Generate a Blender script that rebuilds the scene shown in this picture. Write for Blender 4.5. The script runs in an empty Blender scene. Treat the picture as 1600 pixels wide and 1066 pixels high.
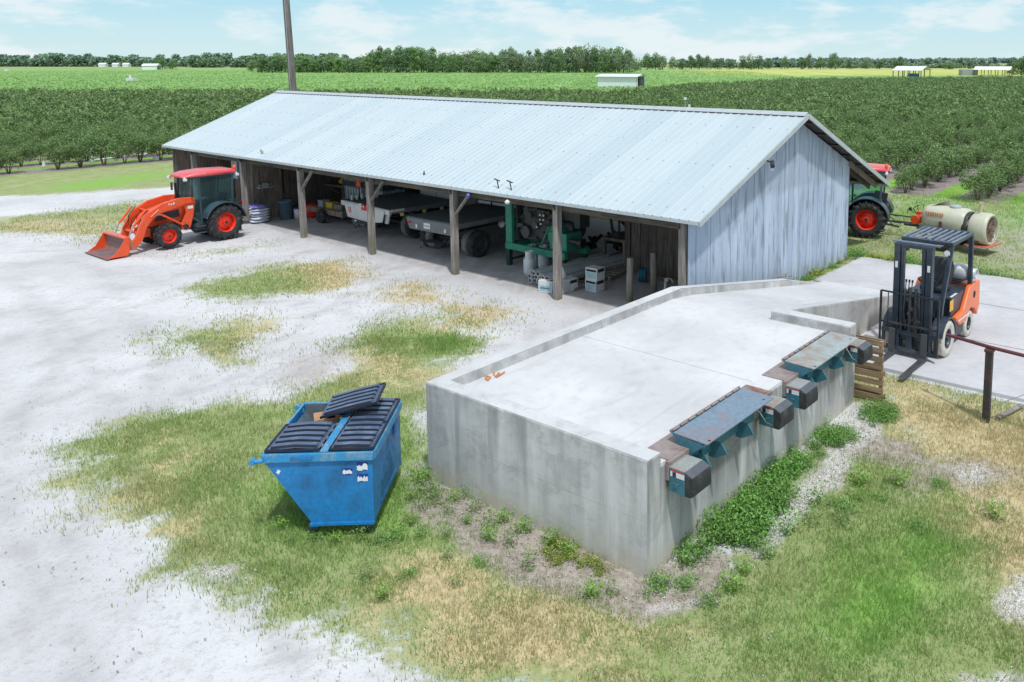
import bpy, math, random
import numpy as np
from mathutils import Matrix, Vector
R = math.radians
random.seed(7)
RS = np.random.RandomState(11)
scene = bpy.context.scene
COL = scene.collection

# ------------------------------------------------------------------ mesh helpers
class MB:
    """collects boxes, bars, tubes, prisms ... and links them as ONE mesh object"""
    def __init__(s): s.v = []; s.f = []; s.sm = []; s.mi = []; s.cur = 0
    def add(s, vs, fs, smooth=False):
        b = len(s.v); s.v += [tuple(p) for p in vs]
        for f in fs: s.f.append(tuple(b+i for i in f)); s.sm.append(smooth); s.mi.append(s.cur)
        return s
    def box(s, c, d, rot=None):
        x, y, z = d[0]/2, d[1]/2, d[2]/2
        p = [Vector((i*x, j*y, k*z)) for k in (-1, 1) for j in (-1, 1) for i in (-1, 1)]
        if rot is not None:
            if not isinstance(rot, Matrix): rot = Matrix.Rotation(rot, 3, 'Z')
            p = [rot @ q for q in p]
        c = Vector(c)
        return s.add([q+c for q in p], [(0,2,3,1),(4,5,7,6),(0,1,5,4),(2,6,7,3),(0,4,6,2),(1,3,7,5)])
    def bx(s, x0, x1, y0, y1, z0, z1):
        return s.box(((x0+x1)/2, (y0+y1)/2, (z0+z1)/2), (abs(x1-x0), abs(y1-y0), abs(z1-z0)))
    def bar(s, a, b, w, h, up=(0,0,1)):
        a = Vector(a); b = Vector(b); d = (b-a); L = d.length
        if L < 1e-6: return s
        d.normalize(); up = Vector(up)
        if abs(d.dot(up)) > .98: up = Vector((1,0,0))
        y = up.cross(d).normalized(); z = d.cross(y)
        return s.box((a+b)/2, (L, w, h), Matrix((d, y, z)).transposed())
    def cyl(s, a, b, r0, r1=None, n=16, caps=True, smooth=True):
        r1 = r0 if r1 is None else r1
        a = Vector(a); b = Vector(b); d = (b-a).normalized()
        u = d.orthogonal().normalized(); w = d.cross(u)
        vs = []
        for c, r in ((a, r0), (b, r1)):
            for i in range(n):
                t = 2*math.pi*i/n; vs.append(c+u*(r*math.cos(t))+w*(r*math.sin(t)))
        s.add(vs, [(i, (i+1) % n, n+(i+1) % n, n+i) for i in range(n)], smooth)
        if caps: s.add(vs, [tuple(reversed(range(n))), tuple(range(n, 2*n))])
        return s
    def tube(s, pts, r, n=8, closed=False):
        pts = [Vector(p) for p in pts]; m = len(pts); rings = []
        prev = None
        for i, p in enumerate(pts):
            if closed: d = pts[(i+1) % m]-pts[i-1]
            else: d = pts[min(i+1, m-1)]-pts[max(i-1, 0)]
            d.normalize()
            u = d.orthogonal().normalized() if prev is None else (prev-d*prev.dot(d)).normalized()
            prev = u; w = d.cross(u)
            rr = r[i] if isinstance(r, (list, tuple)) else r
            rings.append([p+u*(rr*math.cos(2*math.pi*k/n))+w*(rr*math.sin(2*math.pi*k/n)) for k in range(n)])
        return s.loft(rings, closed=closed)
    def loft(s, rings, closed=False, caps=True, smooth=True):
        n = len(rings[0]); m = len(rings); vs = [p for r in rings for p in r]; fs = []
        for i in range(m if closed else m-1):
            j = (i+1) % m
            for k in range(n): fs.append((i*n+k, i*n+(k+1) % n, j*n+(k+1) % n, j*n+k))
        s.add(vs, fs, smooth)
        if caps and not closed: s.add(vs, [tuple(reversed(range(n))), tuple(range((m-1)*n, m*n))])
        return s
    def lathe(s, prof, c=(0,0,0), ax='z', n=24, smooth=True, caps=True):
        rings = []
        for r, h in prof:
            ring = []
            for i in range(n):
                t = 2*math.pi*i/n; p = (r*math.cos(t), r*math.sin(t))
                q = {'z': (p[0], p[1], h), 'y': (p[0], h, -p[1]), 'x': (h, p[0], p[1])}[ax]
                ring.append((q[0]+c[0], q[1]+c[1], q[2]+c[2]))
            rings.append(ring)
        return s.loft(rings, smooth=smooth, caps=caps)
    def prism(s, pts, a0, a1, ax='y'):
        """polygon extruded: ax y -> pts are (x,z); ax z -> (x,y); ax x -> (y,z)"""
        def q(p, a): return {'y': (p[0], a, p[1]), 'z': (p[0], p[1], a), 'x': (a, p[0], p[1])}[ax]
        n = len(pts); vs = [q(p, a0) for p in pts]+[q(p, a1) for p in pts]
        return s.add(vs, [tuple(range(n)), tuple(reversed(range(n, 2*n)))]+[(i, n+i, n+(i+1) % n, (i+1) % n) for i in range(n)])
    def build(s, name, mat, parent=None, bevel=0, loc=None, rotz=0, label=None, seg=2):
        me = bpy.data.meshes.new(name); me.from_pydata(s.v, [], s.f)
        me.polygons.foreach_set('use_smooth', s.sm)
        me.polygons.foreach_set('material_index', s.mi)
        for m in (mat if isinstance(mat, (list, tuple)) else [mat]): me.materials.append(m)
        me.update()
        import bmesh
        bm = bmesh.new(); bm.from_mesh(me); bmesh.ops.recalc_face_normals(bm, faces=bm.faces); bm.to_mesh(me); bm.free()
        o = bpy.data.objects.new(name, me); COL.objects.link(o)
        if parent is not None: o.parent = parent
        if loc is not None: o.location = loc
        if rotz: o.rotation_euler.z = rotz
        if bevel:
            b = o.modifiers.new('bevel', 'BEVEL'); b.width = bevel; b.segments = seg; b.limit_method = 'ANGLE'; b.angle_limit = R(40)
            b.harden_normals = False
        if label: o['label'] = label
        return o

def tag(o, label=None, cat=None, group=None, kind=None):
    if label: o['label'] = label
    if cat: o['category'] = cat
    if group: o['group'] = group
    if kind: o['kind'] = kind
    return o
def thing(name, label, cat, loc=(0,0,0), rotz=0, group=None):
    o = bpy.data.objects.new(name, None); COL.objects.link(o)
    o.location = loc; o.rotation_euler = (0, 0, rotz); o.empty_display_size = .2
    return tag(o, label, cat, group)
KIDS = {}
def copy_tree(o, parent=None):
    kids = KIDS.get(o.name)
    if kids is None: kids = KIDS[o.name] = [c for c in bpy.data.objects if c.parent == o]
    c = o.copy(); COL.objects.link(c)
    if parent is not None: c.parent = parent
    for ch in kids: copy_tree(ch, c)
    return c
def arr_mesh(name, verts, faces, mat, cols=None, smooth=False):
    """fast mesh from numpy arrays; cols = one colour per face"""
    me = bpy.data.meshes.new(name); k = faces.shape[1]; nf = len(faces)
    me.vertices.add(len(verts)); me.vertices.foreach_set('co', verts.astype(np.float32).ravel())
    me.loops.add(nf*k); me.loops.foreach_set('vertex_index', faces.astype(np.int32).ravel())
    me.polygons.add(nf); me.polygons.foreach_set('loop_start', np.arange(0, nf*k, k, dtype=np.int32))
    me.polygons.foreach_set('loop_total', np.full(nf, k, dtype=np.int32))
    if smooth: me.polygons.foreach_set('use_smooth', np.ones(nf, dtype=bool))
    me.update(calc_edges=True)
    if cols is not None:
        at = me.attributes.new('tint', 'FLOAT_COLOR', 'FACE')
        c4 = np.ones((nf, 4), np.float32); c4[:, :3] = cols; at.data.foreach_set('color', c4.ravel())
    me.materials.append(mat)
    return me
def link(name, me, parent=None, loc=None, rotz=0):
    o = bpy.data.objects.new(name, me); COL.objects.link(o)
    if parent is not None: o.parent = parent
    if loc is not None: o.location = loc
    o.rotation_euler.z = rotz
    return o

# ------------------------------------------------------------------ frames of reference (metres)
DK_O = Vector((0.1495, 8.2265)); DK_T = R(53.279)       # loading dock: u along its long side, v across
DU = Vector((math.cos(DK_T), math.sin(DK_T))); DV = Vector((-DU.y, DU.x))
SH_O = Vector((1.2848, 16.031)); SH_T = R(141.916)      # shed: a along the eave (away), b into the shed
SA = Vector((math.cos(SH_T), math.sin(SH_T))); SB = Vector((SA.y, -SA.x))
def D(u, v, z=0): p = DK_O+DU*u+DV*v; return (p.x, p.y, z)
def W(a, b, z=0): p = SH_O+SA*a+SB*b; return (p.x, p.y, z)

# ------------------------------------------------------------------ materials
class NG:
    def __init__(s, name):
        s.m = bpy.data.materials.new(name); s.m.use_nodes = True; s.t = s.m.node_tree; s.t.nodes.clear()
        s.out = s.n('ShaderNodeOutputMaterial'); s.b = s.n('ShaderNodeBsdfPrincipled')
        s.t.links.new(s.b.outputs[0], s.out.inputs[0])
    def n(s, ty, **kw):
        x = s.t.nodes.new(ty)
        for k, v in kw.items(): setattr(x, k, v)
        return x
    def set(s, sock, val):
        if val is None: return
        if isinstance(val, bpy.types.NodeSocket): s.t.links.new(val, sock)
        else:
            if isinstance(val, (tuple, list)) and len(val) == 3 and sock.type == 'RGBA': val = (*val, 1)
            sock.default_value = val
    def math(s, op, a, b=None, c=None, clamp=False):
        x = s.n('ShaderNodeMath', operation=op, use_clamp=clamp)
        s.set(x.inputs[0], a); s.set(x.inputs[1], b); s.set(x.inputs[2], c); return x.outputs[0]
    def mix(s, f, a, b, mode='MIX'):
        x = s.n('ShaderNodeMix', data_type='RGBA', blend_type=mode)
        s.set(x.inputs[0], f); s.set(x.inputs[6], a); s.set(x.inputs[7], b); return x.outputs[2]
    def coord(s, kind='Object'): return s.n('ShaderNodeTexCoord').outputs[kind]
    def map(s, vec, scale=(1,1,1), rot=(0,0,0), loc=(0,0,0)):
        x = s.n('ShaderNodeMapping'); s.set(x.inputs[0], vec); x.inputs[1].default_value = loc
        x.inputs[2].default_value = rot; x.inputs[3].default_value = scale; return x.outputs[0]
    def noise(s, vec, scale, detail=4, rough=.55, dist=0):
        x = s.n('ShaderNodeTexNoise'); s.set(x.inputs['Vector'], vec)
        x.inputs['Scale'].default_value = scale; x.inputs['Detail'].default_value = detail
        x.inputs['Roughness'].default_value = rough; x.inputs['Distortion'].default_value = dist; return x.outputs[0]
    def step(s, v, lo, hi):
        x = s.n('ShaderNodeMapRange', interpolation_type='SMOOTHSTEP'); s.set(x.inputs[0], v)
        x.inputs[1].default_value = lo; x.inputs[2].default_value = hi; return x.outputs[0]
    def bump(s, h, st=.3, d=.02):
        x = s.n('ShaderNodeBump'); s.set(x.inputs['Height'], h); x.inputs['Strength'].default_value = st
        x.inputs['Distance'].default_value = d; s.t.links.new(x.outputs[0], s.b.inputs['Normal'])
    def attr(s, name): return s.n('ShaderNodeAttribute', attribute_name=name)
    def fin(s, col=None, rough=.7, metal=0, **kw):
        s.set(s.b.inputs['Base Color'], col); s.set(s.b.inputs['Roughness'], rough); s.set(s.b.inputs['Metallic'], metal)
        for k, v in kw.items(): s.set(s.b.inputs[k.replace('_', ' ')], v)
        return s.m

def surf(name, col, rough=.6, metal=0, var=.12, scale=6, dirt=None, dirt_amt=.35, dirt_scale=3, bump=.15, streak=False, spec=None, coat=0):
    """base colour with tone variation, soiling and fine bump"""
    g = NG(name); co = g.coord()
    a = g.noise(co, scale, 5); f = g.step(a, .3, .7)
    lo = tuple(c*(1-var) for c in col); hi = tuple(min(1, c*(1+var)) for c in col)
    c = g.mix(f, lo, hi)
    if dirt is not None:
        v = g.map(co, (dirt_scale*(3 if streak else 1), dirt_scale*(3 if streak else 1), dirt_scale*(.35 if streak else 1)))
        d = g.noise(v, 1, 8, .65)
        c = g.mix(g.math('MULTIPLY', g.step(d, .48, .72), dirt_amt), c, dirt)
    r = g.math('MULTIPLY_ADD', a, .25, rough-.12)
    if bump: g.bump(g.noise(co, scale*7, 4), bump, .01)
    kw = {}
    if coat: kw['Coat_Weight'] = coat
    m = g.fin(c, r, metal, **kw)
    if spec is not None: g.b.inputs['Specular IOR Level'].default_value = spec
    return m

def wood(name, col, dark, rough=.85, ax='z', sc=1.0, green=False):
    g = NG(name); co = g.coord()
    s = {'z': (9, 9, .7), 'x': (.7, 9, 9), 'y': (9, .7, 9)}[ax]
    n1 = g.noise(g.map(co, tuple(k*sc for k in s)), 2.2, 8, .6, .4)
    n2 = g.noise(co, 1.3*sc, 3)
    c = g.mix(g.step(n1, .33, .68), dark, col)
    c = g.mix(g.math('MULTIPLY', g.step(n2, .4, .7), .45), c, tuple(k*.6 for k in dark))
    if green:
        z = g.n('ShaderNodeSeparateXYZ'); g.set(z.inputs[0], co)
        lowz = g.math('MULTIPLY', g.step(z.outputs[2], .6, .1), .6)
        c = g.mix(g.math('MULTIPLY', lowz, g.step(n2, .3, .6)), c, (.13, .15, .06))
    g.bump(n1, .5, .01)
    return g.fin(c, rough)

M = {}
# concrete ---------------------------------------------------------
def concrete(name, col, streaks=0., stain=.3, crack=False, base_tint=False):
    g = NG(name); co = g.coord()
    big = g.noise(co, .7, 5); mid = g.noise(co, 5, 8, .65); fine = g.noise(co, 60, 3)
    c = g.mix(g.step(big, .3, .7), tuple(k*.88 for k in col), tuple(min(1, k*1.06) for k in col))
    c = g.mix(g.math('MULTIPLY', g.step(mid, .45, .75), stain), c, tuple(k*.55 for k in col))
    z = g.n('ShaderNodeSeparateXYZ'); g.set(z.inputs[0], co)
    if crack:
        sm = g.noise(g.map(co, (.55, 1.5, 1), (0, 0, .3)), 1.2, 9, .7, 1.2)
        c = g.mix(g.math('MULTIPLY', g.step(sm, .54, .72), .30), c, tuple(k*.58 for k in col))
        c = g.mix(g.math('MULTIPLY', g.step(g.noise(g.map(co, (.3, 5, 1), (0, 0, .12)), 1.0, 7, .65, .5), .55, .7), .22), c, tuple(k*.5 for k in col))
        v = g.n('ShaderNodeTexVoronoi', feature='DISTANCE_TO_EDGE'); g.set(v.inputs['Vector'], g.map(co, (1, 1, 0))); v.inputs['Scale'].default_value = .38
        w_ = g.math('MULTIPLY_ADD', g.noise(co, 3, 5), .05, v.outputs[0])
        c = g.mix(g.math('MULTIPLY', g.step(w_, .022, .016), .12), c, tuple(k*.45 for k in col))
    if streaks:
        st = g.noise(g.map(co, (2.6, 2.6, .22)), 1.0, 7, .6, .2)
        st2 = g.noise(g.map(co, (9, 9, .5)), 1.0, 5, .6)
        top = g.step(z.outputs[2], -.2, 1.15)
        f = g.math('MULTIPLY', g.step(st, .44, .66), g.math('MULTIPLY_ADD', top, .7, .3))
        f = g.math('MULTIPLY', f, g.step(st2, .25, .55))
        side = g.math('LESS_THAN', z.outputs[1], .012)
        f = g.math('MULTIPLY', f, g.math('MULTIPLY_ADD', side, .45, .55))
        c = g.mix(g.math('MULTIPLY', f, streaks), c, tuple(k*.3 for k in col))
        dk_ = g.noise(g.map(co, (2.0, 2.0, .12), loc=(1.3, 4, 2)), 1.1, 6, .6, .15)
        c = g.mix(g.math('MULTIPLY', g.math('MULTIPLY', side, g.step(dk_, .41, .55)), g.math('MULTIPLY_ADD', g.step(z.outputs[2], -.1, 1.0),   .75, .15)), c, tuple(k*.25 for k in col))
        blot = g.noise(g.map(co, (1.5, 1.5, 2.2), loc=(3, 3, 3)), 1.3, 8, .7, .8)
        c = g.mix(g.math('MULTIPLY', g.step(blot, .48, .62), .5), c, tuple(k*.60 for k in col))
        lap = g.step(g.math('ABSOLUTE', g.math('SUBTRACT', g.math('MULTIPLY_ADD', big, .05, z.outputs[2]), .64)), .010, .0)
        c = g.mix(g.math('MULTIPLY', lap, .3), c, tuple(k*.4 for k in col))
        light = g.math('MULTIPLY', g.step(g.noise(g.map(co, (3.1, 3.1, .3), loc=(5, 2, 1)), 1, 5), .5, .7), .45)
        c = g.mix(light, c, tuple(min(1, k*1.5) for k in col))
        drip = g.math('MULTIPLY', g.step(z.outputs[2], .95, 1.3), .35)
        c = g.mix(g.math('MULTIPLY', drip, g.step(mid, .35, .6)), c, tuple(k*.4 for k in col))
    if base_tint:
        lowz = g.math('MULTIPLY', g.step(z.outputs[2], .38, .0), g.step(mid, .3, .6))
        c = g.mix(g.math('MULTIPLY', lowz, .7), c, (.52, .48, .36))
    if streaks:
        for (lx, ww_) in ((1.22, 2.44),):
            fl = g.math('ABSOLUTE', g.math('SUBTRACT', g.math('FRACT', g.math('DIVIDE', g.math('ADD', z.outputs[0], z.outputs[1]), lx)), .5))
            c = g.mix(g.math('MULTIPLY', g.step(fl, .006, .0), .25), c, tuple(k*.4 for k in col))
    pits = g.step(g.noise(co, 22, 3), .68, .74)
    c = g.mix(g.math('MULTIPLY', pits, .35), c, tuple(k*.4 for k in col))
    g.bump(g.math('ADD', g.math('MULTIPLY', mid, .6), g.math('MULTIPLY', fine, .4)), .35, .02)
    return g.fin(c, .88)
M['deck'] = concrete('concrete deck', (.60, .605, .615), stain=.26, crack=True)
M['conc_wall'] = concrete('weathered concrete wall', (.55, .55, .545), streaks=1.0, stain=.30, base_tint=True)
M['conc_cap'] = concrete('concrete parapet', (.56, .57, .58), stain=.5)
M['pad'] = concrete('concrete pad', (.54, .54, .56), stain=.3, crack=True)

def steel_rust(name, paint, rust=(.16, .075, .045), amt=.5, rough=.5, sc=2.2):
    g = NG(name); co = g.coord()
    a = g.noise(co, sc, 9, .68, .3); b = g.noise(co, sc*9, 4)
    f = g.math('MULTIPLY', g.step(g.math('MULTIPLY_ADD', b, .25, a), .58, .78), amt)
    c = g.mix(g.step(b, .3, .7), tuple(k*.82 for k in paint), tuple(min(1, k*1.1) for k in paint))
    c = g.mix(f, c, rust)
    g.bump(g.noise(co, sc*14, 4), .2, .006)
    return g.fin(c, g.math('MULTIPLY_ADD', f, .35, rough))
M['lip'] = steel_rust('leveler plate worn blue steel', (.17, .25, .33), (.25, .19, .19), .95, .42, 1.8)
M['lip2'] = steel_rust('leveler plate worn teal steel', (.33, .39, .39), (.29, .20, .15), .85, .45, 1.9)
M['rustplate'] = steel_rust('rusty approach plate', (.30, .25, .24), (.17, .085, .06), .9, .55, 1.5)
M['teal'] = steel_rust('teal painted steel', (.045, .17, .225), (.03, .08, .10), .35, .5, 3)
M['teal_top'] = steel_rust('dusty steel top', (.30, .33, .32), (.25, .15, .10), .6, .6, 4)
M['rubber'] = surf('black rubber', (.028, .030, .034), .75, var=.25, dirt=(.10, .10, .10), dirt_amt=.6, dirt_scale=6, bump=.6)
M['rubber_top'] = surf('dusty rubber top', (.10, .115, .135), .8, var=.2, dirt=(.05, .05, .06), dirt_amt=.6, bump=.5)
M['sticker'] = surf('white sticker', (.7, .72, .74), .5, var=.06, bump=0)
M['sticker_red'] = surf('red sticker band', (.45, .05, .04), .5, bump=0)
M['sticker_dark'] = surf('dark sticker', (.03, .03, .09), .5, bump=0)
M['tyre'] = surf('tyre rubber', (.028, .029, .031), .82, var=.25, dirt=(.16, .145, .125), dirt_amt=.55, dirt_scale=7, bump=.4)
M['tyre_dusty'] = surf('dusty tyre tread', (.20, .20, .205), .9, var=.2, dirt=(.06, .06, .06), dirt_amt=.5, dirt_scale=9)
M['tyre_white'] = surf('non marking pale tyre', (.58, .55, .48), .85, var=.12, dirt=(.25, .2, .14), dirt_amt=.5, dirt_scale=7, bump=.4)
M['orange'] = surf('orange tractor paint', (.80, .085, .018), .36, var=.06, dirt=(.42, .17, .08), dirt_amt=.35, bump=.03, coat=.3)
M['orange_dull'] = surf('dusty orange paint', (.50, .16, .10), .6, var=.1, dirt=(.32, .18, .11), dirt_amt=.6, dirt_scale=4, bump=.1)
M['redrim'] = surf('red wheel rim', (.78, .04, .018), .42, var=.08, dirt=(.35, .12, .07), dirt_amt=.35, dirt_scale=6, bump=.03)
M['pinkroof'] = surf('sun faded red cab roof', (.72, .085, .10), .38, var=.06, dirt=(.6, .3, .28), dirt_amt=.3, bump=.03, coat=.25)
M['bucket_in'] = surf('worn bucket steel', (.17, .12, .12), .6, var=.2, dirt=(.30, .10, .05), dirt_amt=.8, dirt_scale=3)
M['bluegrey'] = surf('dark blue grey cab steel', (.035, .062, .08), .4, var=.12, dirt=(.12, .13, .13), dirt_amt=.4, bump=.05, coat=.2)
M['black'] = surf('black painted metal', (.020, .022, .026), .5, var=.2, dirt=(.09, .085, .08), dirt_amt=.5, dirt_scale=6, bump=.1)
M['darkgrey'] = surf('dark grey metal', (.055, .06, .068), .55, var=.2, dirt=(.14, .13, .12), dirt_amt=.45, dirt_scale=5)
M['chrome'] = surf('bare bright steel', (.55, .56, .58), .28, 1, var=.08, bump=0)
M['amber'] = surf('orange beacon lens', (.85, .10, .02), .25, bump=0)
M['redlens'] = surf('red lens', (.55, .01, .01), .2, bump=0)
M['lampglass'] = surf('lamp glass', (.75, .76, .78), .15, bump=0)
M['interior'] = surf('cab interior trim', (.03, .033, .036), .7)
g = NG('tinted cab glass'); gl = g.n('ShaderNodeBsdfTransparent'); gl.inputs[0].default_value = (.62, .86, .86, 1)
mx = g.n('ShaderNodeMixShader'); lw = g.n('ShaderNodeLayerWeight'); lw.inputs[0].default_value = .35
g.fin((.55, .62, .63), .05); g.t.links.new(g.math('MULTIPLY_ADD', lw.outputs[1], .5, .16), mx.inputs[0])
g.t.links.new(gl.outputs[0], mx.inputs[1]); g.t.links.new(g.b.outputs[0], mx.inputs[2]); g.t.links.new(mx.outputs[0], g.out.inputs[0])
g.b.inputs['Base Color'].default_value = (.10, .16, .17, 1); M['glass'] = g.m
M['truckblue'] = surf('forklift blue black paint', (.022, .036, .058), .42, var=.1, dirt=(.13, .14, .15), dirt_amt=.35, bump=.04, coat=.2)
M['liftorange'] = surf('forklift orange paint', (.85, .17, .035), .38, var=.05, dirt=(.4, .16, .08), dirt_amt=.25, bump=.03, coat=.25)
M['guardtop'] = surf('dusty guard bars', (.15, .185, .25), .55, var=.12, dirt=(.3, .31, .33), dirt_amt=.35)
M['tank_alu'] = surf('aluminium gas cylinder', (.60, .62, .65), .42, .3, var=.1, dirt=(.36, .14, .10), dirt_amt=.35, dirt_scale=5)
M['prop'] = surf('grey propane cylinder', (.62, .66, .69), .45, .1, var=.12, dirt=(.22, .22, .22), dirt_amt=.5, dirt_scale=5)
M['seat'] = surf('black vinyl seat', (.022, .026, .034), .55, bump=.2)
M['yellow'] = surf('yellow decal', (.8, .45, .03), .5, bump=0)
M['dumpblue'] = steel_rust('blue dumpster paint', (.012, .20, .50), (.015, .09, .20), .8, .42, 2.0)
M['dumprim'] = steel_rust('chalky blue rim', (.03, .26, .52), (.25, .32, .34), .7, .55, 6)
M['dumpin'] = steel_rust('scuffed bin interior', (.045, .13, .22), (.16, .15, .13), .8, .7, 2.5)
M['lid'] = surf('dark plastic lid', (.065, .10, .18), .38, var=.15, dirt=(.20, .27, .38), dirt_amt=.6, dirt_scale=4, bump=.2)
M['cardboard'] = surf('cardboard', (.42, .24, .13), .85, var=.08, scale=3)
M['post'] = wood('weathered post timber', (.36, .33, .30), (.18, .16, .15), green=True)
M['beam'] = wood('old rafter timber', (.16, .13, .105), (.06, .05, .04), ax='x')
M['plank_dark'] = wood('dark stained planks', (.20, .165, .14), (.075, .062, .055))
M['plank'] = wood('bare aged planks', (.33, .275, .22), (.14, .11, .095))
M['pallet'] = wood('pallet timber', (.46, .33, .20), (.22, .15, .09), ax='y')
M['greywood'] = wood('grey trailer boards', (.34, .31, .28), (.18, .16, .15), ax='y')
M['polewood'] = wood('utility pole timber', (.22, .205, .19), (.11, .10, .09))

def gable_mat():
    g = NG('pale weathered siding'); co = g.coord()
    z = g.n('ShaderNodeSeparateXYZ'); g.set(z.inputs[0], co)
    n1 = g.noise(g.map(co, (4, 4, .55)), 1.6, 9, .68, .3); n2 = g.noise(g.map(co, (14, 14, 1.1)), 1.5, 7, .7)
    n3 = g.noise(co, .8, 4)
    y = g.math('MULTIPLY', z.outputs[1], 3.6)
    tone = g.n('ShaderNodeTexWhiteNoise', noise_dimensions='1D'); g.t.links.new(g.math('FLOOR', y), tone.inputs['W'])
    c = g.mix(tone.outputs[0], (.39, .475, .60), (.51, .59, .71))
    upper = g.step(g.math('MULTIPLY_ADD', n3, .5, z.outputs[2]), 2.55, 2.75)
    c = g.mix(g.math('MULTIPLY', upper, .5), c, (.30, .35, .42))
    c = g.mix(g.math('MULTIPLY', g.step(n1, .47, .66), .72), c, (.17, .20, .24))
    c = g.mix(g.math('MULTIPLY', g.step(n2, .56, .72), .55), c, (.12, .13, .15))
    low = g.math('MULTIPLY', g.step(z.outputs[2], .6, .05), g.step(n1, .35, .6))
    c = g.mix(g.math('MULTIPLY', low, .5), c, (.24, .25, .23))
    g.bump(n2, .4, .01)
    return g.fin(c, .8)
M['gable'] = gable_mat()
def roof_mat():
    g = NG('galvanised roof sheet'); co = g.coord()
    n1 = g.noise(g.map(co, (1.1, .25, .25)), 1.4, 6); n2 = g.noise(co, 9, 4)
    z = g.n('ShaderNodeSeparateXYZ'); g.set(z.inputs[0], co)
    pan = g.n('ShaderNodeTexWhiteNoise', noise_dimensions='1D')
    g.t.links.new(g.math('FLOOR', g.math('DIVIDE', z.outputs[0], .914)), pan.inputs['W'])
    c = g.mix(pan.outputs[0], (.46, .55, .585), (.52, .60, .63))
    c = g.mix(g.math('MULTIPLY', g.step(n1, .4, .7), .35), c, (.42, .50, .535))
    c = g.mix(g.math('MULTIPLY', g.step(n2, .5, .75), .18), c, (.44, .50, .52))
    return g.fin(c, .5, .1)
M['roof'] = roof_mat()
M['trim'] = surf('galvanised trim', (.50, .55, .57), .45, .3, var=.08, dirt=(.3, .33, .35), dirt_amt=.3)
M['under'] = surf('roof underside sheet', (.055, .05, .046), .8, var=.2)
M['flatdeck'] = surf('worn truck deck', (.13, .15, .155), .75, var=.2, dirt=(.16, .15, .13), dirt_amt=.5, dirt_scale=2)
M['truckwhite'] = surf('white truck body', (.62, .63, .63), .45, var=.06, dirt=(.3, .29, .26), dirt_amt=.35)
M['truckgrey'] = surf('charcoal truck steel', (.15, .17, .185), .55, var=.15, dirt=(.19, .18, .16), dirt_amt=.5, dirt_scale=4)
M['red'] = surf('red paint', (.55, .02, .02), .45, var=.08, dirt=(.3, .05, .04), dirt_amt=.3)
M['green'] = surf('green machine paint', (.03, .26, .17), .5, var=.12, dirt=(.07, .12, .09), dirt_amt=.5, dirt_scale=4)
M['darkgreen'] = surf('dark green steel', (.012, .045, .04), .6, var=.15)
M['engine'] = surf('oily engine castings', (.05, .055, .055), .55, var=.4, scale=14, dirt=(.02, .02, .02), dirt_amt=.7, dirt_scale=14)
M['brass'] = surf('tan filter can', (.42, .38, .30), .5)
M['pipe'] = surf('aluminium irrigation pipe', (.60, .64, .66), .42, .3, var=.1, dirt=(.25, .27, .28), dirt_amt=.4, dirt_scale=3)
M['pipehole'] = surf('pipe bore', (.03, .03, .03), .8)
M['boxwhite'] = surf('white carton', (.66, .68, .68), .7, var=.05, bump=0)
M['boxprint'] = surf('carton print', (.02, .02, .03), .7, bump=0)
M['boxblue'] = surf('pale blue carton print', (.35, .52, .58), .7, bump=0)
M['purple'] = surf('purple print', (.10, .06, .35), .6, bump=0)
M['bag'] = surf('white feed bag', (.66, .70, .76), .55, var=.1, dirt=(.25, .25, .6), dirt_amt=.5, dirt_scale=5)
M['bag_blue'] = surf('bag with violet print', (.16, .13, .50), .55, var=.15, dirt=(.6, .62, .7), dirt_amt=.6, dirt_scale=6)
M['can'] = surf('blue grey plastic bin', (.085, .15, .20), .55, var=.1, dirt=(.16, .19, .21), dirt_amt=.4)
M['white'] = surf('white plastic', (.68, .70, .71), .45, var=.05, dirt=(.4, .4, .38), dirt_amt=.3)
M['tank'] = surf('cream sprayer tank', (.55, .545, .43), .42, var=.06, dirt=(.38, .36, .27), dirt_amt=.45, dirt_scale=3, bump=.05)
M['fan'] = surf('rusty fan blades', (.22, .16, .13), .7, var=.3, dirt=(.30, .12, .05), dirt_amt=.7, dirt_scale=5)
M['ibc'] = surf('translucent tote', (.50, .60, .62), .4, var=.1)
M['bluecap'] = surf('blue lid', (.03, .20, .42), .5)
M['yellowp'] = surf('yellow machine', (.6, .40, .03), .5)
M['maroon'] = steel_rust('maroon rail pipe', (.14, .03, .04), (.07, .04, .03), .6, .55, 5)
M['blackpost'] = steel_rust('rust blackened post', (.035, .035, .038), (.17, .06, .035), .6, .7, 3)
M['shedwhite'] = surf('far white sheet wall', (.78, .81, .84), .6, var=.03)
M['farroof'] = surf('far bright roof', (.75, .77, .78), .5, .1, var=.03)
M['skin_grey'] = surf('grey plastic', (.3, .32, .33), .6)

# leaf / grass materials driven by the per face tint --------------------------
def leafmat(name, trans=.25, rough=.6):
    g = NG(name); a = g.attr('tint').outputs['Color']
    oi = g.n('ShaderNodeObjectInfo'); 
    c = g.mix(g.math('MULTIPLY', oi.outputs['Random'], .38), a, (.19, .25, .10))
    g.fin(c, rough); g.b.inputs['Specular IOR Level'].default_value = .25
    tr = g.n('ShaderNodeBsdfTranslucent'); g.t.links.new(c, tr.inputs[0])
    mx = g.n('ShaderNodeMixShader'); mx.inputs[0].default_value = trans
    g.t.links.new(g.b.outputs[0], mx.inputs[1]); g.t.links.new(tr.outputs[0], mx.inputs[2]); g.t.links.new(mx.outputs[0], g.out.inputs[0])
    return g.m
M['leaf'] = leafmat('foliage')
M['grass'] = leafmat('grass blades', .3)
M['bark'] = surf('bark', (.12, .095, .07), .9, var=.25)
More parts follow.
